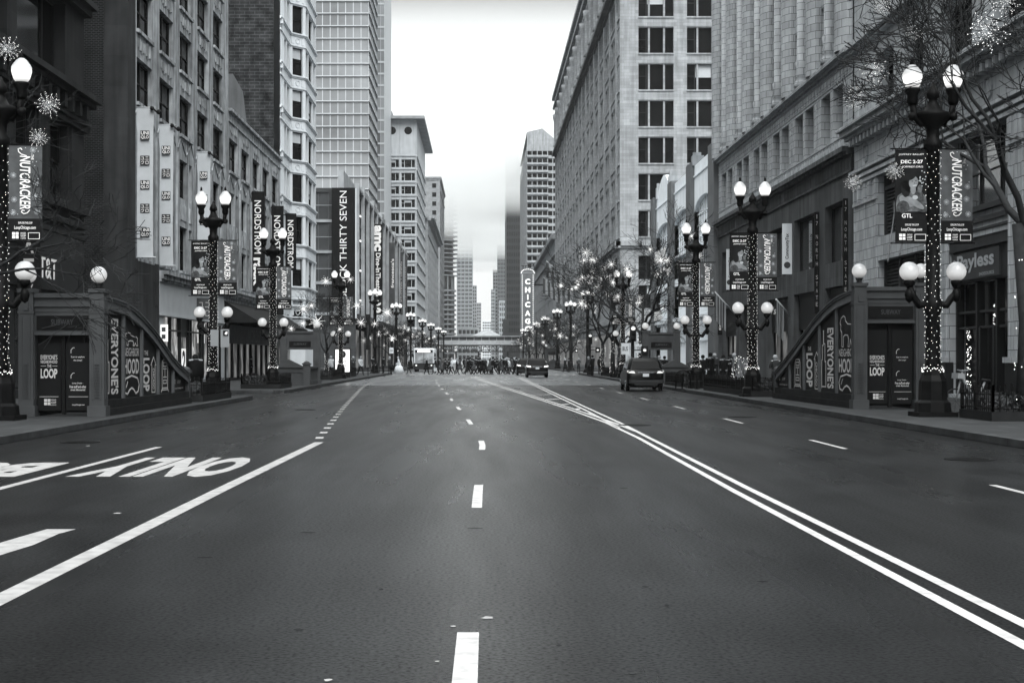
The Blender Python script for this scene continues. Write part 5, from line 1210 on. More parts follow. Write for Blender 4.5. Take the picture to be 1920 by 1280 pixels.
def art(pn, xx, S, a, c, kind, tz):
    F = Fr((xx,0,0), (0,1), (S,0)) if S > 0 else Fr((xx,0,0), (0,-1), (-1,0))
    if S < 0: a, c = -c, -a
    tzz = (lambda s: tz(s)) if S > 0 else (lambda s: tz(-s))
    w = c-a; b = MB(); d0, d1 = .032, .038; t = .05
    def X(u): return a+w*u
    hmin = min(tzz(a), tzz(c))
    if kind == 'E':
        put_text(b, F, "EVERYONE'S", X(.42), X(.82), .55, hmin-.12, d1, rot=-90, bold=.03)
        q = [(X(.12),hmin-.2),(X(.12),2.05),(X(.05),2.05),(X(.05),1.5),(X(.02),1.5)] if S > 0 else [(X(.05),.55),(X(.05),1.5),(X(.09),1.5),(X(.09),2.0),(X(.16),2.0),(X(.16),hmin-.2)]
        b.line(F, q, .04, d0, d1); b.line(F, [(X(.18),hmin-.2),(X(.18),2.05),(X(.26),2.05),(X(.26),1.45),(X(.32),1.45),(X(.32),.6),(X(.05),.6)], .04, d0, d1)
    if kind == 'N':
        put_text(b, F, 'NEIGHBOR', X(.05), X(.93), 1.62, 1.86, d1, bold=.0); put_text(b, F, 'HOOD', X(.05), X(.93), 1.1, 1.55, d1, bold=.02)
        # bean outline
        P = [(.1,.55),(.05,.75),(.15,.95),(.5,1.03),(.85,.95),(.95,.75),(.9,.56),(.75,.5),(.62,.62),(.5,.67),(.38,.62),(.25,.5)]
        b.line(F, [(X(u), .02+z) for u, z in P], t, d0, d1, closed=True); b.line(F, [(X(.18),.72),(X(.26),.88)], .03, d0, d1)
        # a lion in outline
        LN = [(.2,.0),(.3,.0),(.3,.35),(.42,.42),(.6,.4),(.66,.25),(.62,.0),(.72,.0),(.78,.25),(.86,.0),(.96,.0),(.92,.4),(.95,.62),(.85,.78),(.6,.8),(.45,.92),(.42,1.05),(.3,1.1),(.15,1.02),(.08,.85),(.14,.75),(.1,.62),(.2,.5)]
        hh = hmin-2.0
        b.line(F, [(X(.05+u*.85), 1.93+z*hh*.78) for u, z in LN], .028, d0, d1, closed=True)
    if kind == 'L':
        h1 = min(tzz(X(.1)), hmin+.4)
        put_text(b, F, 'LOOP', X(.08), X(.52), .55, hmin-.28, d1, rot=-90, bold=.035); put_text(b, F, 'THE', X(.18), X(.42), hmin-.2, hmin-.06, d1)
        b.line(F, [(X(.68),.5),(X(.9),.5),(X(.9),hmin-.5),(X(.96),hmin-.5),(X(.79),hmin-.25),(X(.62),hmin-.5),(X(.68),hmin-.5)], .03, d0, d1, closed=True)
        put_text(b, F, 'CHICAGO', X(.73), X(.85), .6, hmin-.6, d1, rot=0 if False else -90)
    if kind == 'T':
        b.line(F, [(X(.3),.6),(X(.3),1.4),(X(.38),1.52),(X(.62),1.52),(X(.7),1.4),(X(.7),.6)], .035, d0, d1, closed=True)
        for z0, z1 in ((1.3,1.42),(.75,.85)): b.line(F, [(X(.38),z0),(X(.62),z0),(X(.62),z1),(X(.38),z1)], .03, d0, d1, closed=True)
        b.line(F, [(X(.5),.95),(X(.5),1.22)], .03, d0, d1); b.line(F, [(X(.38),.95),(X(.62),.95)], .03, d0, d1); b.line(F, [(X(.38),1.22),(X(.62),1.22)], .03, d0, d1)
        b.line(F, [(X(.32),.6),(X(.24),.48)], .04, d0, d1); b.line(F, [(X(.68),.6),(X(.76),.48)], .04, d0, d1); b.line(F, [(X(.28),.54),(X(.72),.54)], .03, d0, d1)
    if kind == 'S':
        put_text(b, F, 'LOOP', X(.35), X(.6), .72, .82, d1); put_text(b, F, 'LoopChicago.com', X(.15), X(.8), .52, .58, d1)
        for k in range(4): F.box(b, X(.1)+.09*(k%2), X(.1)+.09*(k%2)+.07, .7+.09*(k//2), .77+.09*(k//2), d0, d1)
    b.build('lettering', PRT, pn)
ly = 41.6; zc = lambda px, py: (29870/(CX-px) if False else 10.3*FPX/(CX-px)) 
profL = [(0.2,3.25),(1.07,3.23),(2.8,3.16),(4.2,2.96),(5.55,2.67),(6.9,2.34),(8.4,1.88),(9.9,1.47),(11.6,1.165),(12.1,1.08)]
entrance(-10.3, ly, 1, 1.9, 3.42, profL, 'ENLTS', 'subway entrance with a curved poster-covered side wall, left foreground', 12.1)
profR = [(0.2,3.7),(.8,3.68),(2.9,3.53),(5.4,3.05),(7.7,2.43),(10.25,1.73),(12.4,1.2),(13.0,1.05)]
entrance(11.67, 47.8, -1, 1.9, 3.88, profR, 'NELTS', 'subway entrance with a curved poster-covered side wall, right foreground', 13.0)
def rear_entrance(x0, x1, Yp, label, toward=6.5):
    r = thing('subway_entrance', label, 'subway entrance', ((x0+x1)/2, Yp, .15), 0, 'subway entrances with globe lamps'); r['_o'] = (0,0,0)
    a, c = -(x1-x0)/2, (x1-x0)/2; H = 3.35
    for xx in (a, c):
        b = MB(); ent_post(b, xx, 0, H); p = b.build('post', ENT, r); b = MB(); b.ball((xx,0,H+.3), .22, 14); b.build('lamp_globe', GLOBE2, p)
    b = MB(); b.box(a+.2,c-.2,-.1,.1,H-.62,H-.12); b.box(a+.2,c-.2,-.17,.1,H-.24,H-.12); b.box(a+.2,c-.2,-.08,.08,H-1.25,H-.62); b.build('lintel', ENT, r)
    F = Fr((0,0,0), (1,0), (0,-1)); b = MB(); b.box(a+.35,c-.35,-.11,-.08,H-1.1,H-.74); sg = b.build('sign_board', ENTD, r); b = MB(); put_text(b, F, 'SUBWAY', -.4, .4, H-.98, H-.84, .115); b.build('lettering', M('faint_lettering', .05, .5, var=0), sg)
    for xx in (a, c):
        b = MB(); b.box(xx-.12,xx+.12,-toward,-.2,0,.25); b.box(xx-.1,xx+.1,-toward,-.2,.95,1.08)
        k = -toward+.1
        while k < -.25: b.box(xx-.03,xx+.03,k,k+.07,.25,.95); k += .16
        b.build('balustrade', ENT, r)
        b = MB(); b.box(xx-.2,xx+.2,-toward-.2,-toward+.2,0,1.2); b.box(xx-.25,xx+.25,-toward-.25,-toward+.25,1.2,1.28); b.lathe(xx,-toward,[(.22,1.28),(.12,1.38),(.02,1.42)],8); b.build('end_post', ENT, r)
    b = MB(); b.box(a+.2,c-.2,-toward-.12,-toward+.12,0,1.02); b.box(a+.2,c-.2,-toward-.2,-toward+.2,1.02,1.1); b.box(a+.2,c-.2,-toward-.16,-toward+.16,.75,.8)
    b.add([(a+.2,-toward-.2,1.1),(c-.2,-toward-.2,1.1),(0,-toward-.2,1.5),(a+.2,-toward+.2,1.1),(c-.2,-toward+.2,1.1),(0,-toward+.2,1.5)], [(0,1,2),(5,4,3),(0,2,5,3),(1,4,5,2)]); b.build('pediment_wall', ENT, r)
    return r
rear_entrance(wx(532,95), wx(594,95), 95, 'open subway entrance with low gabled wall, beyond the second left lamp', 5.5)
rear_entrance(wx(1210,100), wx(1269,100), 100, 'open subway entrance with low gabled wall, behind the nearest dark SUV', 7)
rear_entrance(wx(1024,250), wx(1045,250), 250, 'far small subway entrance at the kerb beyond the crossing, right side', 5)

# ------------------------------------------------------------ planters, fences, racks, boxes
def fence(name, x0, x1, y0, y1, label, h=.55, plant=True, step=.16, grp='low iron fences round the kerbside planters'):
    r = thing(name, label, 'planter', ((x0+x1)/2, y0, .15), 0, grp); X0, X1 = x0, x1
    b = MB(); b.box(x0,x1,y0,y1,.15,.38); b.build('stone_edge', PL, r)
    b = MB(); z0 = .38
    def run(p, q):
        L = math.hypot(q[0]-p[0], q[1]-p[1]); n = max(2, int(L/step)); P = []
        for k in range(n+1):
            t = k/n; x, y = p[0]+(q[0]-p[0])*t, p[1]+(q[1]-p[1])*t; hh = h*(1.0 if k % 2 else .84)
            b.box(x-.011,x+.011,y-.011,y+.011,z0,z0+hh)
            b.oct((x,y,z0+hh), .03)
            if k % 8 == 0: b.box(x-.03,x+.03,y-.03,y+.03,z0,z0+h*1.08)
        for zz in (z0+.08, z0+h*.7): b.tube([(p[0],p[1],zz),(q[0],q[1],zz)], .014, 5)
    e = .05; run((x0+e,y0+e),(x1-e,y0+e)); run((x0+e,y0+e),(x0+e,y1-e)); run((x1-e,y0+e),(x1-e,y1-e)); run((x0+e,y1-e),(x1-e,y1-e))
    b.build('fence', LAMPM, r)
    if plant:
        b = MB(); rr = random.Random(int(y0*10))
        for k in range(int(500*min(4, (x1-x0)*(y1-y0)/4))):
            x, y, z = rr.uniform(x0+.1,x1-.1), rr.uniform(y0+.1,y1-.1), rr.uniform(.36,.8); s = rr.uniform(.03,.08)
            d = Vector((rr.uniform(-1,1),rr.uniform(-1,1),rr.uniform(-1,1)))*s; e2 = Vector((rr.uniform(-1,1),rr.uniform(-1,1),rr.uniform(-1,1)))*s; p = Vector((x,y,z))
            b.add([p-d,p+e2,p+d,p-e2], [(0,1,2,3)])
        b.build('evergreens', M('dark_foliage', .03, .8, var=.4, vs=10), r)
    return r
fence('fenced_planter', -11.3, -9.95, 55.2, 61.5, 'fenced planter between the left subway wing and its lamp post')
fence('fenced_planter', 12.6, 17.0, 38.2, 40.8, 'large fenced planter at the right edge, beside the big lamp base', .62)
fence('fenced_planter', 10.9, 12.0, 62.5, 76, 'long fenced planter beyond the right subway wing, sparkling branches in it', .5)
fence('fenced_planter', -12.4, -10.3, 79.5, 84, 'fenced planter round the second left lamp base', .5)
fence('fenced_planter', 10.9, 13.6, 84, 92, 'fenced planter in front of the gabled wall behind the SUV', .5)
fence('fenced_planter', -12.6, -10.8, 112, 120, 'planter at the foot of the lamp by the lit kiosk', .5)
fence('fenced_planter', -12.6, -11, 128, 136, 'farther planter left, beyond the lit kiosk', .5)
fence('fenced_planter', 11, 12.8, 112, 122, 'planter under the bare trees right, before the crossing', .5)
fence('fenced_planter', 11, 12.8, 128, 142, 'farthest planter under the bare trees before the crossing, right', .5)
b = MB(); rr = random.Random(9)
for k in range(34):
    x, y = 11.45+rr.uniform(-.3,.3), 68+rr.uniform(-.6,.6); p = [(x,y,.4)]
    for q in range(4): p.append((p[-1][0]+rr.uniform(-.15,.15), p[-1][1]+rr.uniform(-.15,.15), p[-1][2]+.33))
    b.tube(p, [.015,.012,.009,.006,.004], 3, 0, False)
sb = b.build('twig_arrangement', M('frosted_twigs', .3, .7)); tag(sb, 'bundle of pale frosted twigs with tiny lights in the long right planter', 'plant')
b = MB()
for k in range(60): b.oct((11.45+rr.uniform(-.4,.4), 68+rr.uniform(-.7,.7), rr.uniform(.5,1.8)), .016)
b.build('fairy_lights', DOT, sb, kind='stuff')
def rack_proto():
    b = MB(); P = [(-.4,0,0),(-.4,0,.6)]+[(-.4*math.cos(math.pi*k/8),0,.6+.3*math.sin(math.pi*k/8)) for k in range(1,8)]+[(.4,0,.6),(.4,0,0)]; b.tube(P, .035, 8)
    for x in (-.4,.4): b.box(x-.09,x+.09,-.09,.09,0,.03)
    o = b.build('bicycle_rack', LAMPM); tag(o, '', 'bicycle rack'); return o
RK = Pool(rack_proto())
RK.take((wx(1281,79.5),79.5,.15), R(20), 1.05, 'black hoop bicycle rack right of the nearest dark SUV, left one of two', 'hoop bicycle racks at the kerb'); RK.take((wx(1293,78),78,.15), R(20), 1.05, 'black hoop bicycle rack right of the nearest dark SUV, right one of two', 'hoop bicycle racks at the kerb')
# two sign boxes on a thin pole beside the left lamp
r = thing('sign_post', 'thin black post with two blank grey sign boards beside the left lamp', 'sign', (wx(412,61),61,.15)); b = MB(); X = wx(412,61); b.tube([(X,61,.15),(X,61,3.0)], .05, 8); b.lathe(X,61,[(.16,.15),(.14,.35),(.06,.42)],8); b.build('post', LAMPM, r)
b = MB(); b.box(wx(395,60.8),wx(410,60.8),60.75,60.82,wz(649,60.8),wz(618,60.8)); b.build('board', M('sign_back', .2, .5, var=.1), r)
b = MB(); b.box(wx(414,60.8),wx(430,60.8),60.75,60.82,wz(651,60.8),wz(617,60.8)); bo = b.build('board', M('sign_back', .2, .5, var=.1), r)
b = MB(); b.box(wx(419,60.8),wx(428,60.8),60.72,60.749,wz(629,60.8),wz(619.5,60.8)); b.build('symbol', SIGNB, bo); b = MB(); Fs = FF(60.7); b.poly(Fs, [(wx(421,60.7),wz(626,60.7)),(wx(423,60.7),wz(622,60.7)),(wx(426.5,60.7),wz(621,60.7)),(wx(426.5,60.7),wz(626,60.7)),(wx(424,60.7),wz(627.5,60.7))], 0, .01); b.build('mark', LETW, bo)
# lit advertising kiosk
r = thing('advertising_kiosk', 'lit white advertising panel behind the lamp on the left pavement', 'advertising sign', (wx(642,126),126,.15)); b = MB(); x0, x1 = wx(629,126), wx(655.5,126); z0, z1 = wz(697,126), wz(655,126); b.box(x0-.08,x1+.08,126,126.3,.15,z1+.12); b.build('frame', BLACKM, r)
b = MB(); b.box(x0,x1,125.94,126,z0,z1); pn = b.build('lit_panel', E('kiosk_light', .72), r)
b = MB(); Fs = FF(125.93); b.poly(Fs, [(x1-.55+.26*math.cos(t*.52),z1-.4+.3*math.sin(t*.52)) for t in range(12)], 0, .01)
for k in range(3): put_text(b, Fs, ('WE WANTED','MORE','STATES')[k], x0+.15, x1-.2, z0+.75-.3*k, z0+.93-.3*k, .01)
b.build('lettering', M('dark_print', .03, .7, var=0), pn)
# traffic signals
def signal(px, ypole, Y, ph, label, lit=True):
    x = wx(px, Y); r = thing('traffic_signal', label, 'traffic light', (x, Y, .15), 0, 'traffic lights at the crossing'); b = MB(); b.lathe(x, Y, [(.3,.15),(.28,.7),(.12,.9),(.1,ph)], 10); b.build('pole', LAMPM, r)
    for dx, dz in ((.0, 0), (.75, -1.3)):
        b = MB(); b.box(x+dx-.2,x+dx+.2,Y-.45,Y-.15,ph-1.1+dz,ph+dz) if dx == 0 else b.box(x+dx-.22,x+dx+.22,Y-.35,Y-.1,ph-.6+dz,ph-.1+dz)
        if dx == 0:
            for k in range(3): b.lathe(x, Y-.46, [(.15,ph-.95+.34*k),(.15,ph-.93+.34*k)], 8)
        else: b.box(x,x+dx-.2,Y-.25,Y-.18,ph-.4+dz,ph-.33+dz)
        hd = b.build('signal_head', BLACKM, r)
        if lit: b = MB(); b.ball((x+dx, Y-.48 if dx == 0 else Y-.36, ph-.25+dz if dx == 0 else ph-.35+dz), .15 if dx == 0 else .11, 8); b.build('lens', GLOBE, hd)
signal(1106, 0, 152, 4.2, 'traffic light with one bright lens on a stout pole before the crossing, right')
signal(1070, 0, 206, 4.4, 'traffic light beyond the crossing on the right corner')
signal(1186, 0, 100, 3.9, 'traffic light head low beside the far right subway entrance globe')
signal(735, 0, 206, 4.4, 'traffic light beyond the crossing on the left corner')
def street_sign(px, Y, z, w, h, label, txt=None, mat=None, rnd=False):
    x = wx(px, Y); r = thing('street_sign', label, 'sign', (x, Y, .15), 0, 'street signs on thin posts'); b = MB(); b.tube([(x,Y,.15),(x,Y,z+h)], .04, 6); b.build('post', LAMPM, r)
    b = MB(); b.box(x-w/2,x+w/2,Y-.08,Y-.04,z,z+h); pl = b.build('plate', mat or M('pale_sign', .5, .6, var=.05), r)
    if txt: b = MB(); put_text(b, FF(Y-.085), txt, x-w*.35, x+w*.35, z+h*.3, z+h*.7, 0, bold=.02); b.build('lettering', M('dark_print', .03, .7, var=0), pl)
    return pl
pl = street_sign(712, 165, 5.7, .62, .62, 'square white no-left-turn sign high at the left corner of the crossing')
b = MB(); Fs = FF(164.9); cx_, cz_ = wx(712,165), 6.01; b.line(Fs, [(cx_+.24*math.cos(t*.5236), cz_+.24*math.sin(t*.5236)) for t in range(12)], .045, 0, .01, closed=True); b.line(Fs, [(cx_+.08,cz_-.15),(cx_+.08,cz_+.06),(cx_-.12,cz_+.06)], .05, 0, .01); b.line(Fs, [(cx_-.17,cz_+.17),(cx_+.17,cz_-.17)], .04, 0, .01); b.build('symbol', M('dark_print', .03, .7, var=0), pl)
street_sign(1172, 110, 2.0, .55, .8, 'white parking sign on a post left of the far right subway entrance', 'BUS')
street_sign(1198, 108, 2.1, .5, .6, 'second white sign near the far right subway entrance', 'TOW')
street_sign(734, 150, 2.2, .4, .55, 'small white sign on a post by the left pavement crowd', 'ZONE')
street_sign(690, 140, 2.5, .35, 3.2, 'tall narrow black shop sign with a white number on the left pavement', '7', SIGNB)
# bicycle leaning behind the right planter
r = thing('bicycle', 'parked bicycle leaning behind the big right planter, handlebar raised', 'bicycle', (wx(1822,42.5),42.5,.15)); r['_o'] = (0,0,0); r.rotation_euler = (0,R(6),R(12))
for x in (-.52,.52):
    b = MB(); b.tube([(x+.33*math.cos(t*.3927),0,.34+.33*math.sin(t*.3927)) for t in range(17)], .022, 6, 0, False)
    for t in range(8): b.tube([(x,0,.34),(x+.32*math.cos(t*.785),0,.34+.32*math.sin(t*.785))], .004, 3)
    b.build('wheel', BLACKM, r)
b = MB(); FR_ = M('bike_frame', .2, .3)
for p, q, rad in (((-.42,0,1.02),(.1,0,.36),.045),((.1,0,.36),(.3,0,.95),.03),((-.52,0,.34),(-.4,0,1.15),.03),((.1,0,.36),(.52,0,.34),.02)): b.tube([p,q], rad, 8)
b.build('frame', FR_, r)
b = MB(); b.tube([(-.4,-.28,1.2),(-.42,0,1.17),(-.4,.28,1.2)], .02, 6); b.tube([(-.4,0,1.15),(-.42,0,1.2)], .03, 6); b.box(-.62,-.4,-.17,.17,.95,1.1); b.build('handlebar', FR_, r)
b = MB(); b.lathe(.33,0,[(.03,.95),(.13,.97),(.1,1.03)],8,0,True,1.2,.7); b.build('saddle', BLACKM, r)
b = MB(); b.poly(Fr((.52,0,.34),(1,0),(0,-1)), [(.4*math.cos(math.pi*t/10),.4*math.sin(math.pi*t/10)) for t in range(1,10)], -.05, .05); b.build('mudguard', GREYD, r)
# flags
r = 0
for k, (px0, py0, px1, py1, Y) in enumerate(((1055,528,1024,489,300),(1062,540,1034,505,285),(1046,545,1018,520,320),(1469,591,1454,562,0),(1383,588,1340,548,0))):
    if Y: p0 = (18.5, Y, wz(py0,Y)-1); p1 = (wx(px1,Y), Y, wz(py1,Y))
    else: Y = YRp(px0+(18 if k == 3 else 0)); p0 = (18.5, Y, wz(py0,Y)); p1 = (wx(px1 if k == 4 else 1455,Y-1), Y-1, wz(py1,Y))
    lab = ['nearest-left striped flag on a long angled pole on the department store','striped flag hung on the middle angled pole of the department store','farthest flag on an angled pole on the department store','striped flag hanging behind the lamp past the right subway wing','striped flag hanging behind the lamp right of the SUV'][k]
    r = thing('flag', lab, 'flag', p0, 0, 'flags on angled poles'); b = MB(); b.tube([p0,p1], .05, 6); b.build('flagpole', M('pale_metal', .5, .5, var=0), r)
    b = MB(); n = 8; hh = 3.2 if k < 3 else 2.0; t0 = .3 if k < 3 else .45
    P0 = Vector(p0); D = Vector(p1)-P0
    for q in range(n):
        ta, tb = t0+(1-t0)*q/n, t0+(1-t0)*(q+1)/n; a, c = P0+D*ta, P0+D*tb; ya, yc = .15*math.sin(q*1.7), .15*math.sin((q+1)*1.7)
        b.add([a, c, c+Vector((0,yc,-hh)), a+Vector((0,ya,-hh))], [(0,1,2,3)], q % 2, True)
    b.build('cloth', [M('flag_pale', .28, .8), M('flag_dark', .07, .8)], r)

# ------------------------------------------------------------ bare trees with lights
BARK = M('bark', .022, .9, var=.3, vs=8, bump=.4, bs=20)
def tree_meshes(seed, H=7.0, spread=1.0, dots=True, thick=1.0, deep=6):
    rr = random.Random(seed); tr = MB(); cr = MB(); tips = []
    th = H*(.3 if deep < 7 else .5)
    tr.tube([(0,0,0),(rr.uniform(-.05,.05),rr.uniform(-.05,.05),th*.5),(rr.uniform(-.1,.1),rr.uniform(-.1,.1),th)], [.17*H/7,.12*H/7,.11*H/7], 8)
    base = Vector(tr.v[-1][:2]+(th,)) if False else Vector((0,0,th-.05))
    def grow(p, d, L, rad, lv):
        n = 3 if lv < 4 else 2; pts = [p.copy()]; rs = [rad]
        for i in range(n):
            d = (d + Vector((rr.gauss(0,.16),rr.gauss(0,.16),rr.gauss(.03,.1)))).normalized(); p = p + d*(L/n); pts.append(p.copy()); rs.append(max(.008, rad*(1-.25*(i+1)/n)))
        cr.tube(pts, rs, 6 if lv < 2 else (4 if lv < 4 else 3), 0, False)
        if lv >= 3: tips.append(p.copy())
        if lv >= deep: return
        kids = 2 if rr.random() < (.45 if lv < 5 else .3) else 3
        for k in range(kids):
            ax = Vector((rr.gauss(0,1),rr.gauss(0,1),rr.gauss(0,.6))); ax = (ax - d*ax.dot(d)).normalized()
            ang = rr.uniform(.3,.75); nd = (d*math.cos(ang)+ax*math.sin(ang)); nd.z += .06 if lv < 3 else -.02
            grow(pts[-1] if k < 2 else pts[-2], nd.normalized(), L*rr.uniform(.66,.86), rs[-1]*rr.uniform(.62,.78), lv+1)
    m = 4
    for k in range(m):
        t = 2*math.pi*k/m + rr.uniform(-.4,.4); grow(base, Vector((math.cos(t)*.75*spread, math.sin(t)*.75*spread, 1)).normalized(), H*.24, .075*thick*H/7, 0)
    dt = MB(); z = .3
    while z < th:
        for q in range(5): t = rr.uniform(0,6.28); rad = (.19-.03*z/th)*H/7; dt.oct((rad*math.cos(t), rad*math.sin(t), z+rr.uniform(-.06,.06)), .012)
        z += .12 if deep < 7 else .6
    return tr.mesh('trunk', BARK), cr.mesh('crown', BARK), dt.mesh('fairy_lights', DOT), tips
TM = [tree_meshes(s) for s in (3, 11, 23)]
BIG = tree_meshes(41, 6.6, 1.45, True, .95, 7)
def tree(x, Y, tm, sc, rz, label, group='bare lit trees lining the street'):
    r = thing('bare_tree', label, 'tree', (x, Y, .15), rz, group); r.scale = (sc,sc,sc)
    for nm, me in (('trunk', tm[0]), ('crown', tm[1]), ('fairy_lights', tm[2])):
        o = bpy.data.objects.new(nm, me); COL.objects.link(o); o.parent = r
        if nm == 'fairy_lights': o['kind'] = 'stuff'
    c, s = math.cos(rz), math.sin(rz)
    return [(x+sc*(t.x*c-t.y*s), Y+sc*(t.x*s+t.y*c), .15+sc*t.z) for t in tm[3]]
def star_proto(n, name):
    b = MB(); rr = random.Random(n); g = MB()
    for k in range(n):
        z = 1-2*(k+.5)/n; t = k*2.39996; q = math.sqrt(1-z*z); d = Vector((q*math.cos(t), q*math.sin(t), z)); L = rr.uniform(.75,1.05)
        b.tube([d*.08, d*L], [.010,.007], 3, 0, False)
        for u in (.3,.62,.85,1.0): g.oct(tuple(d*L*u + Vector((rr.gauss(0,.03),rr.gauss(0,.03),rr.gauss(0,.03)))), .015 if u < 1 else .022)
    return b.mesh('rays', M('thin_wire', .3, .6, var=0)), g.mesh('light_tips', E('star_glow', 1.9))
SM = star_proto(44, 'a'); SMF = None
def far_star():
    b = MB(); g = MB()
    for k in range(17):
        z = 1-2*(k+.5)/17; t = k*2.39996; q = math.sqrt(1-z*z); d = Vector((q*math.cos(t), q*math.sin(t), z)); b.tube([d*.05, d*(.75+.25*(k%3)/2)], [.026,.012], 3, 0, False); g.oct(tuple(d), .03)
    return b.mesh('rays', E('ray_glow', .8)), g.mesh('light_tips', E('star_glow', 1.9))
SMF = far_star()
NST = [0]
def star(p, rad, label, far=False):
    r = thing('starburst_light', label, 'light decoration', p, random.uniform(0,6), 'starburst lights hung in the trees'); r.scale = (rad,rad,rad)
    ms = SMF if far else SM
    o = bpy.data.objects.new('light_tips', ms[1]); COL.objects.link(o); o.parent = r; r['_k'] = 1
    o = bpy.data.objects.new('rays', ms[0]); COL.objects.link(o); o.parent = r
    return r
def spx(px, py, Y, rpx, label, far=False):
    star(at(px, py, Y), rpx*Y/FPX, label, far)
tree(13.7, 39, BIG, 1.5, .6, 'big bare tree at the right edge, its branches crossing the large lamp')
tree(-13.6, 38.5, TM[0], 1.15, 1.0, 'bare tree mostly outside the left edge, twigs reaching over the near lamp')
for px, py, Y, rp, lab in ((1852,58,38,40,'biggest starburst light, upper right corner among the branches'),(1885,2,38,30,'starburst light cut off by the top edge at far right'),(1641,133,42,28,'starburst light on twigs left of the big lamp, upper one'),(1606,182,43,24,'dense starburst light left of the big lamp, lower one'),(1655,12,42,17,'starburst light near the top edge left of the big lamp'),(1714,62,41,16,'starburst light just above the big lamp'),(1678,321,39,19,'starburst light overlapping the right ballet banner'),(1600,342,44,17,'starburst light at the corner of the stone base and the terracotta pier'),
                          (14,92,37,27,'starburst light left of the near left globe, cut by the edge'),(91,196,38,25,'starburst light over the dark building cornice at upper left'),(72,258,38,20,'starburst light just above the left snowflake banner'),
                          (569,579,118,12,'starburst light under the white tower, left one of a pair'),(584,573,118,9,'starburst light under the white tower, right one of a pair'),(568,606,110,9,'starburst light above the farther left subway sign'),(546,616,104,8,'starburst light left of the farther left subway globe'),(594,603,112,15,'starburst light behind the farther left subway globe'),(611,527,118,10,'starburst light left of the big vertical sign lettering'),(657,524,118,8,'starburst light on the right of the big vertical sign'),(670,573,120,10,'starburst light on the glass block beside the kiosk lamp banner'),(677,605,120,10,'starburst light right of the kiosk lamp'),(703,607,126,8,'faint starburst light left of the no-turn sign'),(637,617,120,7,'small starburst light on the kiosk lamp pole'),(726,586,150,12,'starburst light under the cinema sign'),(736,634,160,9,'starburst light low near the no-turn sign')):
    spx(px, py, Y, rp, lab, Y > 90)
tree(wx(612,119), 119, TM[2], .95, .3, 'bare tree with a lit trunk left of the kiosk')
TL = [];
for i, (px, Y) in enumerate(((1203,112),(1149,128),(1131,142),(1160,150))):
    tips = tree(wx(px,Y), Y, TM[i%3], (1.6,1.45,1.4,1.35)[i], i*1.3, ['bare tree with a forked crown right of the big lamp cluster before the crossing','bare tree with a lit trunk second before the crossing, right side','bare tree with a lit trunk third before the crossing, right side','bare tree hidden among the others before the crossing, right side'][i]); TL.append((tips, Y, 'right', 0))
ys = [212,228,246,266,288,312,338,366,398,430]
for k, Y in enumerate(ys):
    for side, x in (('left', -12.6), ('right', 12.4)):
        tips = tree(x, Y, TM[(k+(side == 'left'))%3], .95 if side == 'left' else 1.12, k*.9, f"bare lit tree number {k+1} beyond the crossing on the {side} pavement"); TL.append((tips, Y, side, k+1))
rr = random.Random(77); ordn = ['first','second','third','fourth','fifth','sixth','seventh','eighth','ninth','tenth','eleventh']
for ti, (tips, Y, side, idx) in enumerate(TL):
    n = 11 if idx == 0 else 6
    tips = [t for t in tips if t[2] > 3.2]; pick = rr.sample(tips, n); pick.sort()
    for q, p in enumerate(pick):
        where = ['first','second','third','fourth'][ti] + ' bare tree before the crossing, right side' if idx == 0 else f"{side} bare tree number {idx} beyond the crossing"
        star(p, rr.uniform(.32,.48) if idx == 0 else rr.uniform(.3,.45), f"starburst light {ordn[q]} from the left in the {where}", True)
# ============================================================ VEHICLES
def loft(b, secs, m=0, cap=True):
    """secs: list of (y, [(x,z)...]) rings with equal counts"""
    n = len(secs[0][1]); vs = [(x, y if not isinstance(y, tuple) else y[i], z) for y, ring in secs for i, (x, z) in enumerate(ring)]
    fs = [(i*n+k, i*n+(k+1)%n, (i+1)*n+(k+1)%n, (i+1)*n+k) for i in range(len(secs)-1) for k in range(n)]
    if cap: fs += [tuple(range(n-1,-1,-1)), tuple(range((len(secs)-1)*n, len(secs)*n))]
    b.add(vs, fs, m, True); return b
def ring(w, z0, z1, r=.12, tw=None):
    tw = w if tw is None else tw; P = []
    for cx_, cz, a0, ww in ((1,0,-90,w),(1,1,0,tw),(-1,1,90,tw),(-1,0,180,w)):
        for k in range(4):
            t = R(a0+30*k); P.append((cx_*(ww-r)+r*math.cos(t), (z0+r if cz == 0 else z1-r)+r*math.sin(t)))
    return P
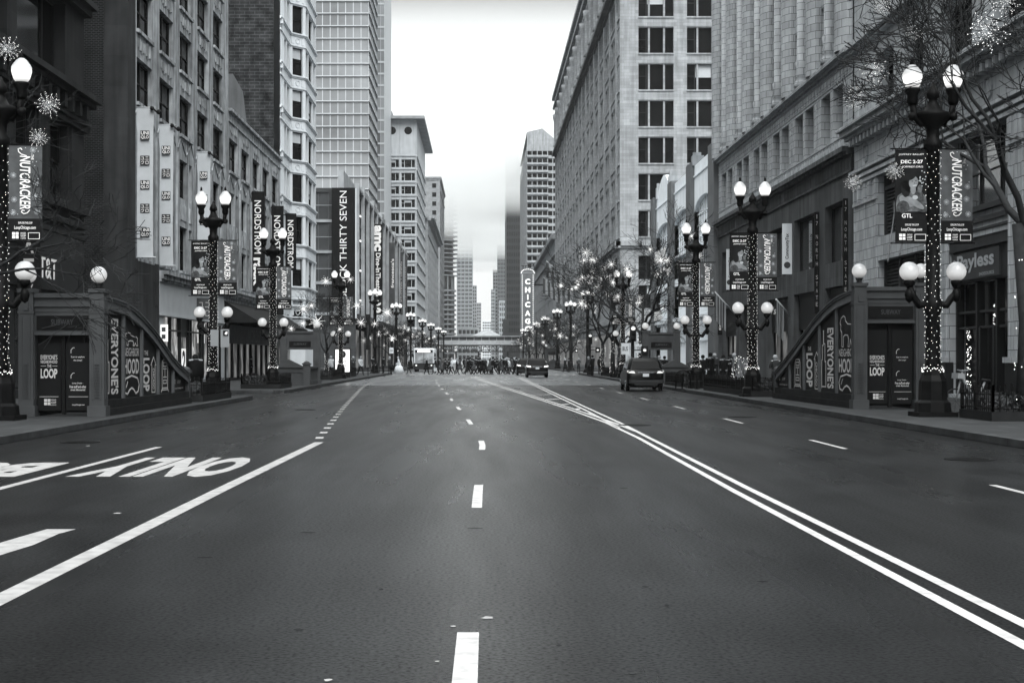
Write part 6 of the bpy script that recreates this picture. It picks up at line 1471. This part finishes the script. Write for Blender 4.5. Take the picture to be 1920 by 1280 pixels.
def suv_proto(label):
    """rear at y=0 facing the camera, length 4.9, half width .97"""
    r = thing('car', label, 'car'); PA = M('black_car_paint', .004, .3, var=.1, spec=.12)
    b = MB(); loft(b, [(-.02, ring(.80,.42,.98,.1)), (.06, ring(.93,.33,1.08,.12)), (.45, ring(.965,.28,1.1,.12)), (3.6, ring(.965,.28,1.04,.12)), (4.5, ring(.93,.3,.92,.15)), (4.85, ring(.8,.36,.75,.15))]); body = b.build('body', PA, r)
    b = MB(); loft(b, [(.12, ring(.84,1.0,1.12,.05,.8)), (.5, ring(.9,1.0,1.68,.14,.7)), (.95, ring(.9,1.0,1.74,.16,.7)), (2.4, ring(.9,1.0,1.72,.16,.7)), (3.0, ring(.9,1.0,1.5,.14,.68)), (3.7, ring(.86,.98,1.08,.05,.8))]); b.build('cabin', PA, r)
    b = MB(); b.add([(-.72,.14,1.16),(.72,.14,1.16),(.66,.4,1.55),(-.66,.4,1.55)], [(0,1,2,3)]); b.v = [(x, y-.045, z) for x, y, z in b.v]; b.build('rear_window', M('car_glass', .004, .1, var=0, spec=.07), r)
    for s in (-1, 1):
        b = MB(); b.add([(s*.905,.75,1.13),(s*.905,3.2,1.13),(s*.80,2.75,1.5),(s*.76,2.3,1.62),(s*.76,1.0,1.62),(s*.80,.8,1.5)], [tuple(range(6)) if s > 0 else tuple(range(5,-1,-1))]); b.v = [(x+s*.02, y, z) for x, y, z in b.v]; b.build('side_window', GLB, r)
        b = MB(); P = [(s*.55,-.05,.93),(s*.86,-.0,.95),(s*.955,.22,.98),(s*.955,.22,1.08),(s*.86,.02,1.1),(s*.6,-.03,1.04)]; b.add(P, [tuple(range(6))]); b.v = [(x*1.0+s*.012, y-.03, z) for x, y, z in b.v]; b.build('tail_light', E('tail_lamp', .1) if label.startswith('dark SUV by') else E('tail_lamp_lit', .9), r)
        b = MB(); b.tube([(s*.66,.6,1.77),(s*.66,2.6,1.76)], .02, 6); b.build('roof_rail', GREYP, r)
        b = MB(); b.box(min(s*.95,s*1.13),max(s*.95,s*1.13),2.95,3.1,1.08,1.25); b.build('mirror', PA, r)
        for y in (.95, 3.85):
            b = MB(); xx = s*.86
            pr = [(.0,-.11),(.22,-.11),(.24,-.1),(.35,-.08),(.355,0),(.35,.08),(.24,.1),(.22,.11),(.0,.11)]
            vs = []; n = 20
            for rad, dx in pr:
                for k in range(n): t = 2*math.pi*k/n; vs.append((xx+dx, y+max(rad,.001)*math.cos(t), .355+max(rad,.001)*math.sin(t)))
            b.add(vs, [(i*n+k, i*n+(k+1)%n, (i+1)*n+(k+1)%n, (i+1)*n+k) for i in range(len(pr)-1) for k in range(n)], 0, True); wh = b.build('wheel', M('tyre', .012, .8, var=.2), r)
            b = MB(); 
            for k in range(6): t = k*1.047; b.box(-.001,.001,0,0,0,0) if False else b.tube([(xx+s*.115,y,.355),(xx+s*.115,y+.21*math.cos(t),.355+.21*math.sin(t))], .03, 4)
            b.build('rim', M('alloy', .35, .35, metal=.7), wh)
    b = MB(); b.box(-.88,.88,-.1,.1,.4,.6); b.box(-.6,.6,-.11,-.02,.3,.4); b.build('rear_bumper', M('bumper_plastic', .018, .6), r)
    b = MB(); b.box(-.42,.42,-.055,-.03,.96,1.0); b.build('trim_bar', M('chrome', .6, .2, metal=1, var=0, spec=.5), r)
    b = MB(); b.box(-.16,.16,-.06,-.03,.76,.92); pl = b.build('number_plate', M('plate', .45, .5, var=0), r)
    b = MB(); b.box(-.5,.5,.3,.42,1.7,1.73); b.build('spoiler', PA, r)
    b = MB(); b.box(-.1,.1,-.105,-.09,.5,.52) if False else b.box(-.75,.75,-.108,-.1,.5,.53); b.build('reflector', GREYD, r)
    b = MB(); b.box(-.8,.8,.2,4.5,.2,.34); b.build('underbody', BLACKM, r)
    return r
CP = suv_proto('dark SUV by the right kerb, nearest vehicle, tail lights unlit')
move(CP, (8.55, 80.5, 0), 0, 1.0, 'dark SUV by the right kerb, nearest vehicle, tail lights unlit')
c2 = suv_proto('black SUV'); move(c2, (4.95, 137, 0), 0, 1.0, 'black SUV with bright tail lights waiting at the crossing, right one of two')
dup(c2, (4.55, 157, 0), 0, 1.0, 'black SUV at the crossing, left and farther one of two, partly hidden')
dup(CP, (-5.6, 236, 0), R(180), 1.0, 'dark car stopped beyond the crossing behind the bus')
# bus, front towards the camera
r = thing('bus', 'city bus facing the camera beyond the crossing, bright destination sign', 'bus', (-7.35, 197, 0)); r['_o'] = (0,0,0)
b = MB(); loft(b, [(0, ring(1.22,.35,2.95,.2)), (.12, ring(1.28,.32,3.02,.15)), (11.8, ring(1.28,.32,3.02,.15)), (12, ring(1.2,.4,2.9,.15))]); b.build('body', M('bus_white', .5, .4, var=.06), r)
b = MB(); b.box(-1.12,1.12,-.03,.0,1.15,2.45); b.build('windscreen', M('bus_glass', .22, .1, var=.6, vs=1.2), r)  # pale mottled glass colour stands in for reflections
b = MB(); b.box(-1.14,1.14,-.04,.0,2.45,2.8); ds = b.build('destination_sign', BLACKM, r); b = MB(); b.box(-.8,.8,-.06,-.045,2.5,2.74); b.build('lit_display', E('display', 1.3), ds)
b = MB(); b.box(-1.27,1.27,-.08,.1,.3,1.12); b.build('bumper', M('bumper_plastic', .018, .6), r)
b = MB(); b.tube([(0,-.05,1.15),(0,-.05,2.45)], .03, 4); b.tube([(-.9,-.06,1.3),(.3,-.06,1.7)], .02, 4); b.tube([(.1,-.06,1.3),(1.0,-.06,1.6)], .02, 4); b.build('wiper', BLACKM, r)
for s in (-1,1):
    b = MB(); b.ball((s*.98,-.09,.85), .12, 10); b.build('headlight', GLOBE, r); b = MB(); b.box(s*1.42-.1,s*1.42+.1,-.3,-.2,1.9,2.35); b.tube([(s*1.25,-.05,2.5),(s*1.42,-.25,2.4)], .03, 5); b.build('mirror', BLACKM, r)
    for y in (2.6, 9.2): b = MB(); b.tube([(s*1.0,y,.48),(s*1.29,y,.48)], .48, 16); b.build('wheel', M('tyre', .012, .8, var=.2), r)
# parked vans and cars glimpsed under the station
def small_car(x, y, label, s=1, mat=None):
    r = thing('car', label, 'car', (x, y, 0), 0, 'distant traffic under the station'); r['_o'] = (0,0,0); PM = mat or M('pale_car', .45, .4, var=.1)
    b = MB(); loft(b, [(0, ring(.8,.35,.85,.12)), (.2, ring(.9,.3,.95,.12)), (4.2, ring(.88,.3,.9,.12)), (4.4, ring(.75,.35,.7,.12))]); loft(b, [(.6, ring(.8,.85,1.0,.05,.72)), (1.3, ring(.8,.85,1.5,.1,.62)), (2.8, ring(.8,.85,1.5,.1,.62)), (3.6, ring(.8,.85,.95,.04,.72))]); b.build('body', PM, r)
    b = MB(); b.add([(-.66,.62,1.0),(.66,.62,1.0),(.58,1.18,1.42),(-.58,1.18,1.42)], [(0,1,2,3)]); b.build('windscreen', GLB, r)
    for q in (-1,1):
        b = MB(); b.ball((q*.62,-.0,.68), .11, 6); b.build('headlight', GLOBE, r)
        for yy in (.9,3.5): b = MB(); b.tube([(q*.65,yy,.32),(q*.88,yy,.32)], .32, 10); b.build('wheel', M('tyre', .012, .8, var=.2), r)
small_car(-3.5, 330, 'pale car approaching beyond the crossing, left of centre'); small_car(-6.5, 372, 'second pale car approaching far beyond the crossing'); small_car(1.5, 420, 'far pale car under the station near the centre'); small_car(5.8, 360, 'pale car standing far right of centre under the station'); small_car(-1.2, 480, 'farthest tiny car with headlights on at street centre', mat=M('black_car_paint', .008, .22))

# ============================================================ PEOPLE
SKIN = M('skin', .25, .7, var=.05)
def coat_mats(v):
    v = v*.5 if v < .1 else v
    return M(f'coat_cloth_{int(v*1000)}', v, .85, var=.2, vs=9)
def person_mesh(pose, coat, legs, hair, build_=1.0, skirt=False, bag=False):
    """pose: dict of joint points in metres, facing +X, height 1.75; one continuous skinned body"""
    J = pose; order = list(J.keys()); me = bpy.data.meshes.new('person'); 
    par = {'spine':'pelvis','chest':'spine','neck':'chest','head':'neck','crown':'head','shl':'chest','ell':'shl','wrl':'ell','hal':'wrl','shr':'chest','elr':'shr','wrr':'elr','har':'wrr','hil':'pelvis','knl':'hil','anl':'knl','tol':'anl','hir':'pelvis','knr':'hir','anr':'knr','tor':'anr'}
    rad = {'pelvis':.15,'spine':.145,'chest':.165,'neck':.062,'head':.098,'crown':.085,'shl':.082,'ell':.06,'wrl':.042,'hal':.038,'shr':.082,'elr':.06,'wrr':.042,'har':.038,'hil':.1,'knl':.07,'anl':.048,'tol':.045,'hir':.1,'knr':.07,'anr':.048,'tor':.045}
    me.from_pydata([J[k] for k in order], [(order.index(k), order.index(p)) for k, p in par.items()], [])
    o = bpy.data.objects.new('person', me); COL.objects.link(o)
    o.modifiers.new('s', 'SKIN'); sv = me.skin_vertices[0].data
    for i, k in enumerate(order):
        q = rad[k]*(build_ if k not in ('head','crown','neck','hal','har') else 1)
        sv[i].radius = (q, q*(.85 if k in ('pelvis','spine','chest') else 1)); sv[i].use_root = (k == 'pelvis')
    m2 = o.modifiers.new('u', 'SUBSURF'); m2.levels = 1; m2.render_levels = 1
    dg = bpy.context.evaluated_depsgraph_get(); out = bpy.data.meshes.new_from_object(o.evaluated_get(dg)); bpy.data.objects.remove(o); bpy.data.meshes.remove(me)
    for m_ in (coat_mats(coat), coat_mats(legs), SKIN, M('shoe', .015, .6)): out.materials.append(m_)
    hz = J['pelvis'][2]-.12; nk = J['neck'][2]-.02; hands = [Vector(J['hal']), Vector(J['har'])]
    for p in out.polygons:
        c = p.center; k = 0
        if c.z > nk and (c-Vector(J['head'])).length < .35: k = 2
        elif min((c-h).length for h in hands) < .075: k = 2
        elif c.z < .1: k = 3
        elif c.z < hz and not any((c-Vector(J[w])).length < .16 for w in ('wrl','wrr','ell','elr')): k = 1
        p.material_index = k; p.use_smooth = True
    out.name = 'body'; return out
def walk(st=.3, lean=.03, arm=.2, head=0):
    return dict(pelvis=(0,0,.96), spine=(lean*.4,0,1.12), chest=(lean,0,1.34), neck=(lean*1.3,0,1.5), head=(lean*1.5+.02+head,0,1.62), crown=(lean*1.5+.01+head,0,1.71),
        shl=(lean,.19,1.42), ell=(lean-arm*.5,.24,1.15), wrl=(lean-arm*.5+.08,.24,.93), hal=(lean-arm*.4+.12,.23,.84), shr=(lean,-.19,1.42), elr=(lean+arm*.3,-.24,1.15), wrr=(lean+arm+.06,-.22,.95), har=(lean+arm+.1,-.2,.87),
        hil=(.01,.1,.9), knl=(st*.65,.1,.5), anl=(st,.1,.09), tol=(st+.16,.1,.06), hir=(-.01,-.1,.9), knr=(-st*.35,-.1,.5), anr=(-st*1.15,-.1,.14), tor=(-st*1.0,-.1,.045))
def stand():
    p = walk(.04, .0, .03); p.update(knl=(.03,.11,.5), anl=(.0,.12,.08), tol=(.15,.13,.05), knr=(.03,-.11,.5), anr=(.0,-.12,.08), tor=(.15,-.13,.05)); return p
def phone():
    p = stand(); p.update(elr=(.05,-.24,1.16), wrr=(.26,-.14,1.2), har=(.32,-.08,1.24), ell=(.05,.24,1.16), wrl=(.24,.14,1.18), hal=(.3,.08,1.22), head=(.06,0,1.61), crown=(.04,0,1.7)); return p
VAR = []
for i, (ps, ct, lg, hr, bd, ex) in enumerate(((walk(.34,.05,.22), .012, .012, .01, 1.12, ''), (walk(.22,.02,.12), .02, .03, .02, 1.05, 'hat'), (walk(.38,.07,.26), .03, .015, .01, 1.1, 'bag'), (walk(.28,.03,.1), .09, .02, .03, 1.1, 'skirt'), (stand(), .014, .012, .015, 1.15, ''), (phone(), .05, .02, .02, 1.05, ''), (walk(.3,.04,.2), .4, .02, .02, 1.12, ''), (walk(.2,.03,.15), .015, .012, .3, 1.18, 'skirt'), (walk(.3,.05,.2), .5, .5, .02, 1.0, 'gown'))):
    me = person_mesh(ps, ct, lg, hr, bd); hx, hz = ps['head'][0], ps['head'][2]
    h = MB(); h.lathe(hx-.015, 0, [(.09,hz-.05),(.112,hz+.02),(.108,hz+.08),(.07,hz+.135),(.02,hz+.15)], 10)
    if ex == 'skirt': h.lathe(hx-.07,0,[(.05,hz-.2),(.09,hz-.1),(.09,hz)],8)
    hm = h.mesh('hair', M(f'hair_{int(hr*100)}', hr if ex != 'hat' else .3, .8))
    f = MB(); f.add([(hx+.095,0,hz-.03),(hx+.125,-.015,hz-.04),(hx+.125,.015,hz-.04),(hx+.1,0,hz+.01)], [(0,1,3),(0,3,2),(1,2,3)])
    for s in (-.035,.035): f.oct((hx+.094,s,hz+.015), .011)
    f.box(hx+.09,hx+.1,-.025,.025,hz-.07,hz-.062); fm = f.mesh('face', M('face_features', .09, .8, var=0))  # nose, eyes and mouth share one dark tone
    extra = None
    if ex in ('skirt','gown'):
        g = MB(); rr_ = (.2,.2,.3) if ex == 'skirt' else (.17,.3,.52); g.lathe(-.0,0,[(.165,1.1),(rr_[0],.9),(rr_[1]+.04,.7),(rr_[2],.5 if ex == 'skirt' else .08)], 12, 0, True, 1.1, .85); extra = ('coat_skirt', g.mesh('coat_skirt', coat_mats(ct)))
    if ex == 'bag':
        g = MB(); hb = ps['hal']; g.box(hb[0]-.17,hb[0]+.17,hb[1]-.05,hb[1]+.06,hb[2]-.5,hb[2]-.14); g.tube([(hb[0]-.1,hb[1],hb[2]-.15),(hb[0],hb[1],hb[2]),(hb[0]+.1,hb[1],hb[2]-.15)], .008, 4); extra = ('bag', g.mesh('shopping_bag', M('paper_bag', .35, .8)))
    VAR.append((me, hm, fm, extra))
def person(x, y, v, rz, label, group=None, sc=1.0, z=0):
    me, hm, fm, extra = VAR[v]; r = bpy.data.objects.new('person', me); COL.objects.link(r); r.location = (x, y, z); r.rotation_euler = (0,0,rz); r.scale = (sc,sc,sc)
    tag(r, label, 'person', group)
    for nm, m_ in [('hair', hm), ('face', fm)] + ([extra] if extra and extra[0] != 'bag' else []):
        o = bpy.data.objects.new(nm, m_); COL.objects.link(o); o.parent = r
    if extra and extra[0] == 'bag':
        o = bpy.data.objects.new('shopping_bag', extra[1]); COL.objects.link(o); o.location = (x, y, z); o.rotation_euler = (0,0,rz); o.scale = (sc,sc,sc); tag(o, 'pale bag carried by the ' + label.split(',')[-1].replace('dark clothes striding with a bag','person'), 'bag')
        o['label'] = ('pale shopping bag held by the walker who is' + label.split(',')[-1]) if ',' in label else 'pale shopping bag of the ' + ' '.join(label.split()[-8:])
    return r
rr = random.Random(12)
NUM = ['first','second','third','fourth','fifth','sixth','seventh','eighth','ninth','tenth','eleventh','twelfth','thirteenth','fourteenth','fifteenth','sixteenth','seventeenth','eighteenth','nineteenth','twentieth','twenty-first','twenty-second','twenty-third','twenty-fourth','twenty-fifth','twenty-sixth','twenty-seventh','twenty-eighth','twenty-ninth','thirtieth','thirty-first','thirty-second','thirty-third','thirty-fourth']
DES = {0:'person in a dark jacket striding',1:'person in a dark coat and pale hat walking',2:'person in dark clothes striding with a bag',3:'person in a grey coat walking',4:'person in black standing',5:'person in grey looking down',6:'person in a white jacket walking',7:'person in a long dark coat walking',8:'person in a long white gown walking'}
zx = [45,255,370,400,425,470,530,562,615,650,745,768,800,822,868,908,925,960,990,1012,1062,1085,1130,1152,1190,1215,1248,1285,1318,1340,1360]
vs_ = [1,7,2,0,3,2,0,6,1,3,0,2,4,3,0,0,7,1,6,3,0,2,5,3,0,1,6,3,7,0,1]
for k, (q, v) in enumerate(zip(zx, vs_)):
    px = 760+q/6.4; Y = rr.uniform(161.5,165.5) if k % 3 else rr.uniform(166,170)
    person(wx(px,Y), Y, v, R(0 if rr.random() < .55 else 180)+rr.uniform(-.3,.3), f'{DES[v]}, {NUM[k]} from left in the crossing crowd', 'pedestrians crossing the street', rr.uniform(.93,1.06))
for k in range(24):
    Y = rr.uniform(180,235); px = 868+ (1075-868)*(k+.5)/24*.52 if k < 18 else rr.uniform(846,1000); v = rr.choice((0,1,2,3,4,7,7,0,4))
    person(wx(px,Y), Y, v, rr.uniform(0,6.28), f'{DES[v]} behind the crossing crowd, {NUM[k]} counting back', 'second row of pedestrians behind the crossing', rr.uniform(.95,1.06))
for px, Y, v, lab in ((700,158,4,'person in black by the left shop doors near the crossing'),(719,160,4,'person in black standing left of the no-turn sign pole'),(731,160,5,'person in grey standing left of the white-gowned walker'),(748,163,8,'person in a long white gown walking at the left corner'),(662,140,5,'pale-clad person sitting area near the kiosk, standing'),(676,142,6,'person in white beside the striped chair near the kiosk'),(621,128,6,'person in white left of the lit kiosk'),(632,127,5,'person in grey just left of the lit kiosk')):
    person(wx(px,Y), Y, v, R(180) if v in (8,) else rr.uniform(0,6), lab, 'people on the left pavement', 1.0, .15 if Y < 166 else 0)
for px, Y, v, sc, lab in ((1318,90,4,1.0,'person in black with pale hat behind the lamp right of the SUV'),(1332,84,4,1.06,'broad person in black behind the fairy-lit lamp right of the SUV'),(1341,86,5,1.05,'person in grey walking right of that fairy-lit lamp'),(1356,88,4,1.0,'person in black by the tall shop sign'),(1378,82,5,1.05,'person in a grey coat near the sparkling twigs'),(1370,83,4,1.0,'person in black beside the one in a grey coat near the twigs'),(1454,70,5,.98,'person seen above the end post of the right subway wing'),(1111,140,4,1.05,'tall person in black at the kerb under the traffic light'),(1104,146,5,1.0,'person in grey just left of the tall one at the kerb'),(1060,190,7,1.0,'person in a long coat among trees, right pavement beyond the SUV'),(1067,192,4,1.0,'person in black among the trees right, by the far lamp'),(1085,180,5,1.0,'person in grey near the far right trees'),(1125,150,4,1.0,'person in black under the third bare tree'),(1236,106,5,1.0,'person seen above the gabled subway wall, left one'),(1246,107,4,.98,'person in black above the gabled subway wall, right one')):
    person(wx(px,Y), Y, v, rr.uniform(0,6.28), lab, 'people on the right pavement', sc, .15 if Y < 166 else 0)
for px, Y, v, lab in ((468,118,4,'dark figure at the awning shop window'),(403,101,5,'person in grey inside the lit shop window, right'),(391,100,4,'person in black inside the lit shop window, left')):
    person(max(wx(px,Y), -17.6) if Y > 110 else -18.7, Y, v, rr.uniform(0,6.28), lab, 'people at the left shops', 1.0, .15)
# the man bending by the left planter
bp = phone(); bp.update(pelvis=(0,0,.95), spine=(.05,0,1.1), chest=(.12,0,1.3), neck=(.2,0,1.44), head=(.27,0,1.52), crown=(.29,0,1.61), shl=(.12,.22,1.36), shr=(.12,-.22,1.36), ell=(.16,.27,1.1), elr=(.16,-.27,1.1))
me = person_mesh(bp, .009, .012, .01, 1.5); o = bpy.data.objects.new('person', me); COL.objects.link(o); o.location = (wx(368,63.5), 63.5, .15); o.rotation_euler = (0,0,R(110)); o.scale = (1.04,)*3
tag(o, 'person in a bulky black parka seen from behind, beside the left lamp', 'person')
h = MB(); h.lathe(.26,0,[(.1,1.43),(.12,1.53),(.11,1.6),(.04,1.67)],12); q = h.build('hair', M('hair_1', .01, .8)); q.parent = o
g = MB(); g.lathe(.04,0,[(.2,.68),(.29,.72),(.31,.95),(.29,1.16),(.24,1.3),(.15,1.4),(.08,1.46)],14,0,True,.85,1.05); q = g.build('parka', coat_mats(.009)); q.parent = o

fog(-320, 320, -30, 2500, -1.1, 175, .00006, 'thin pale mist filling the whole street')
fog(-319, 319, 690, 1500, 84, 164, .012, 'low cloud swallowing the tops of the far towers', .35, .95)  # low cloud volume, carries the haze name like the thin mist
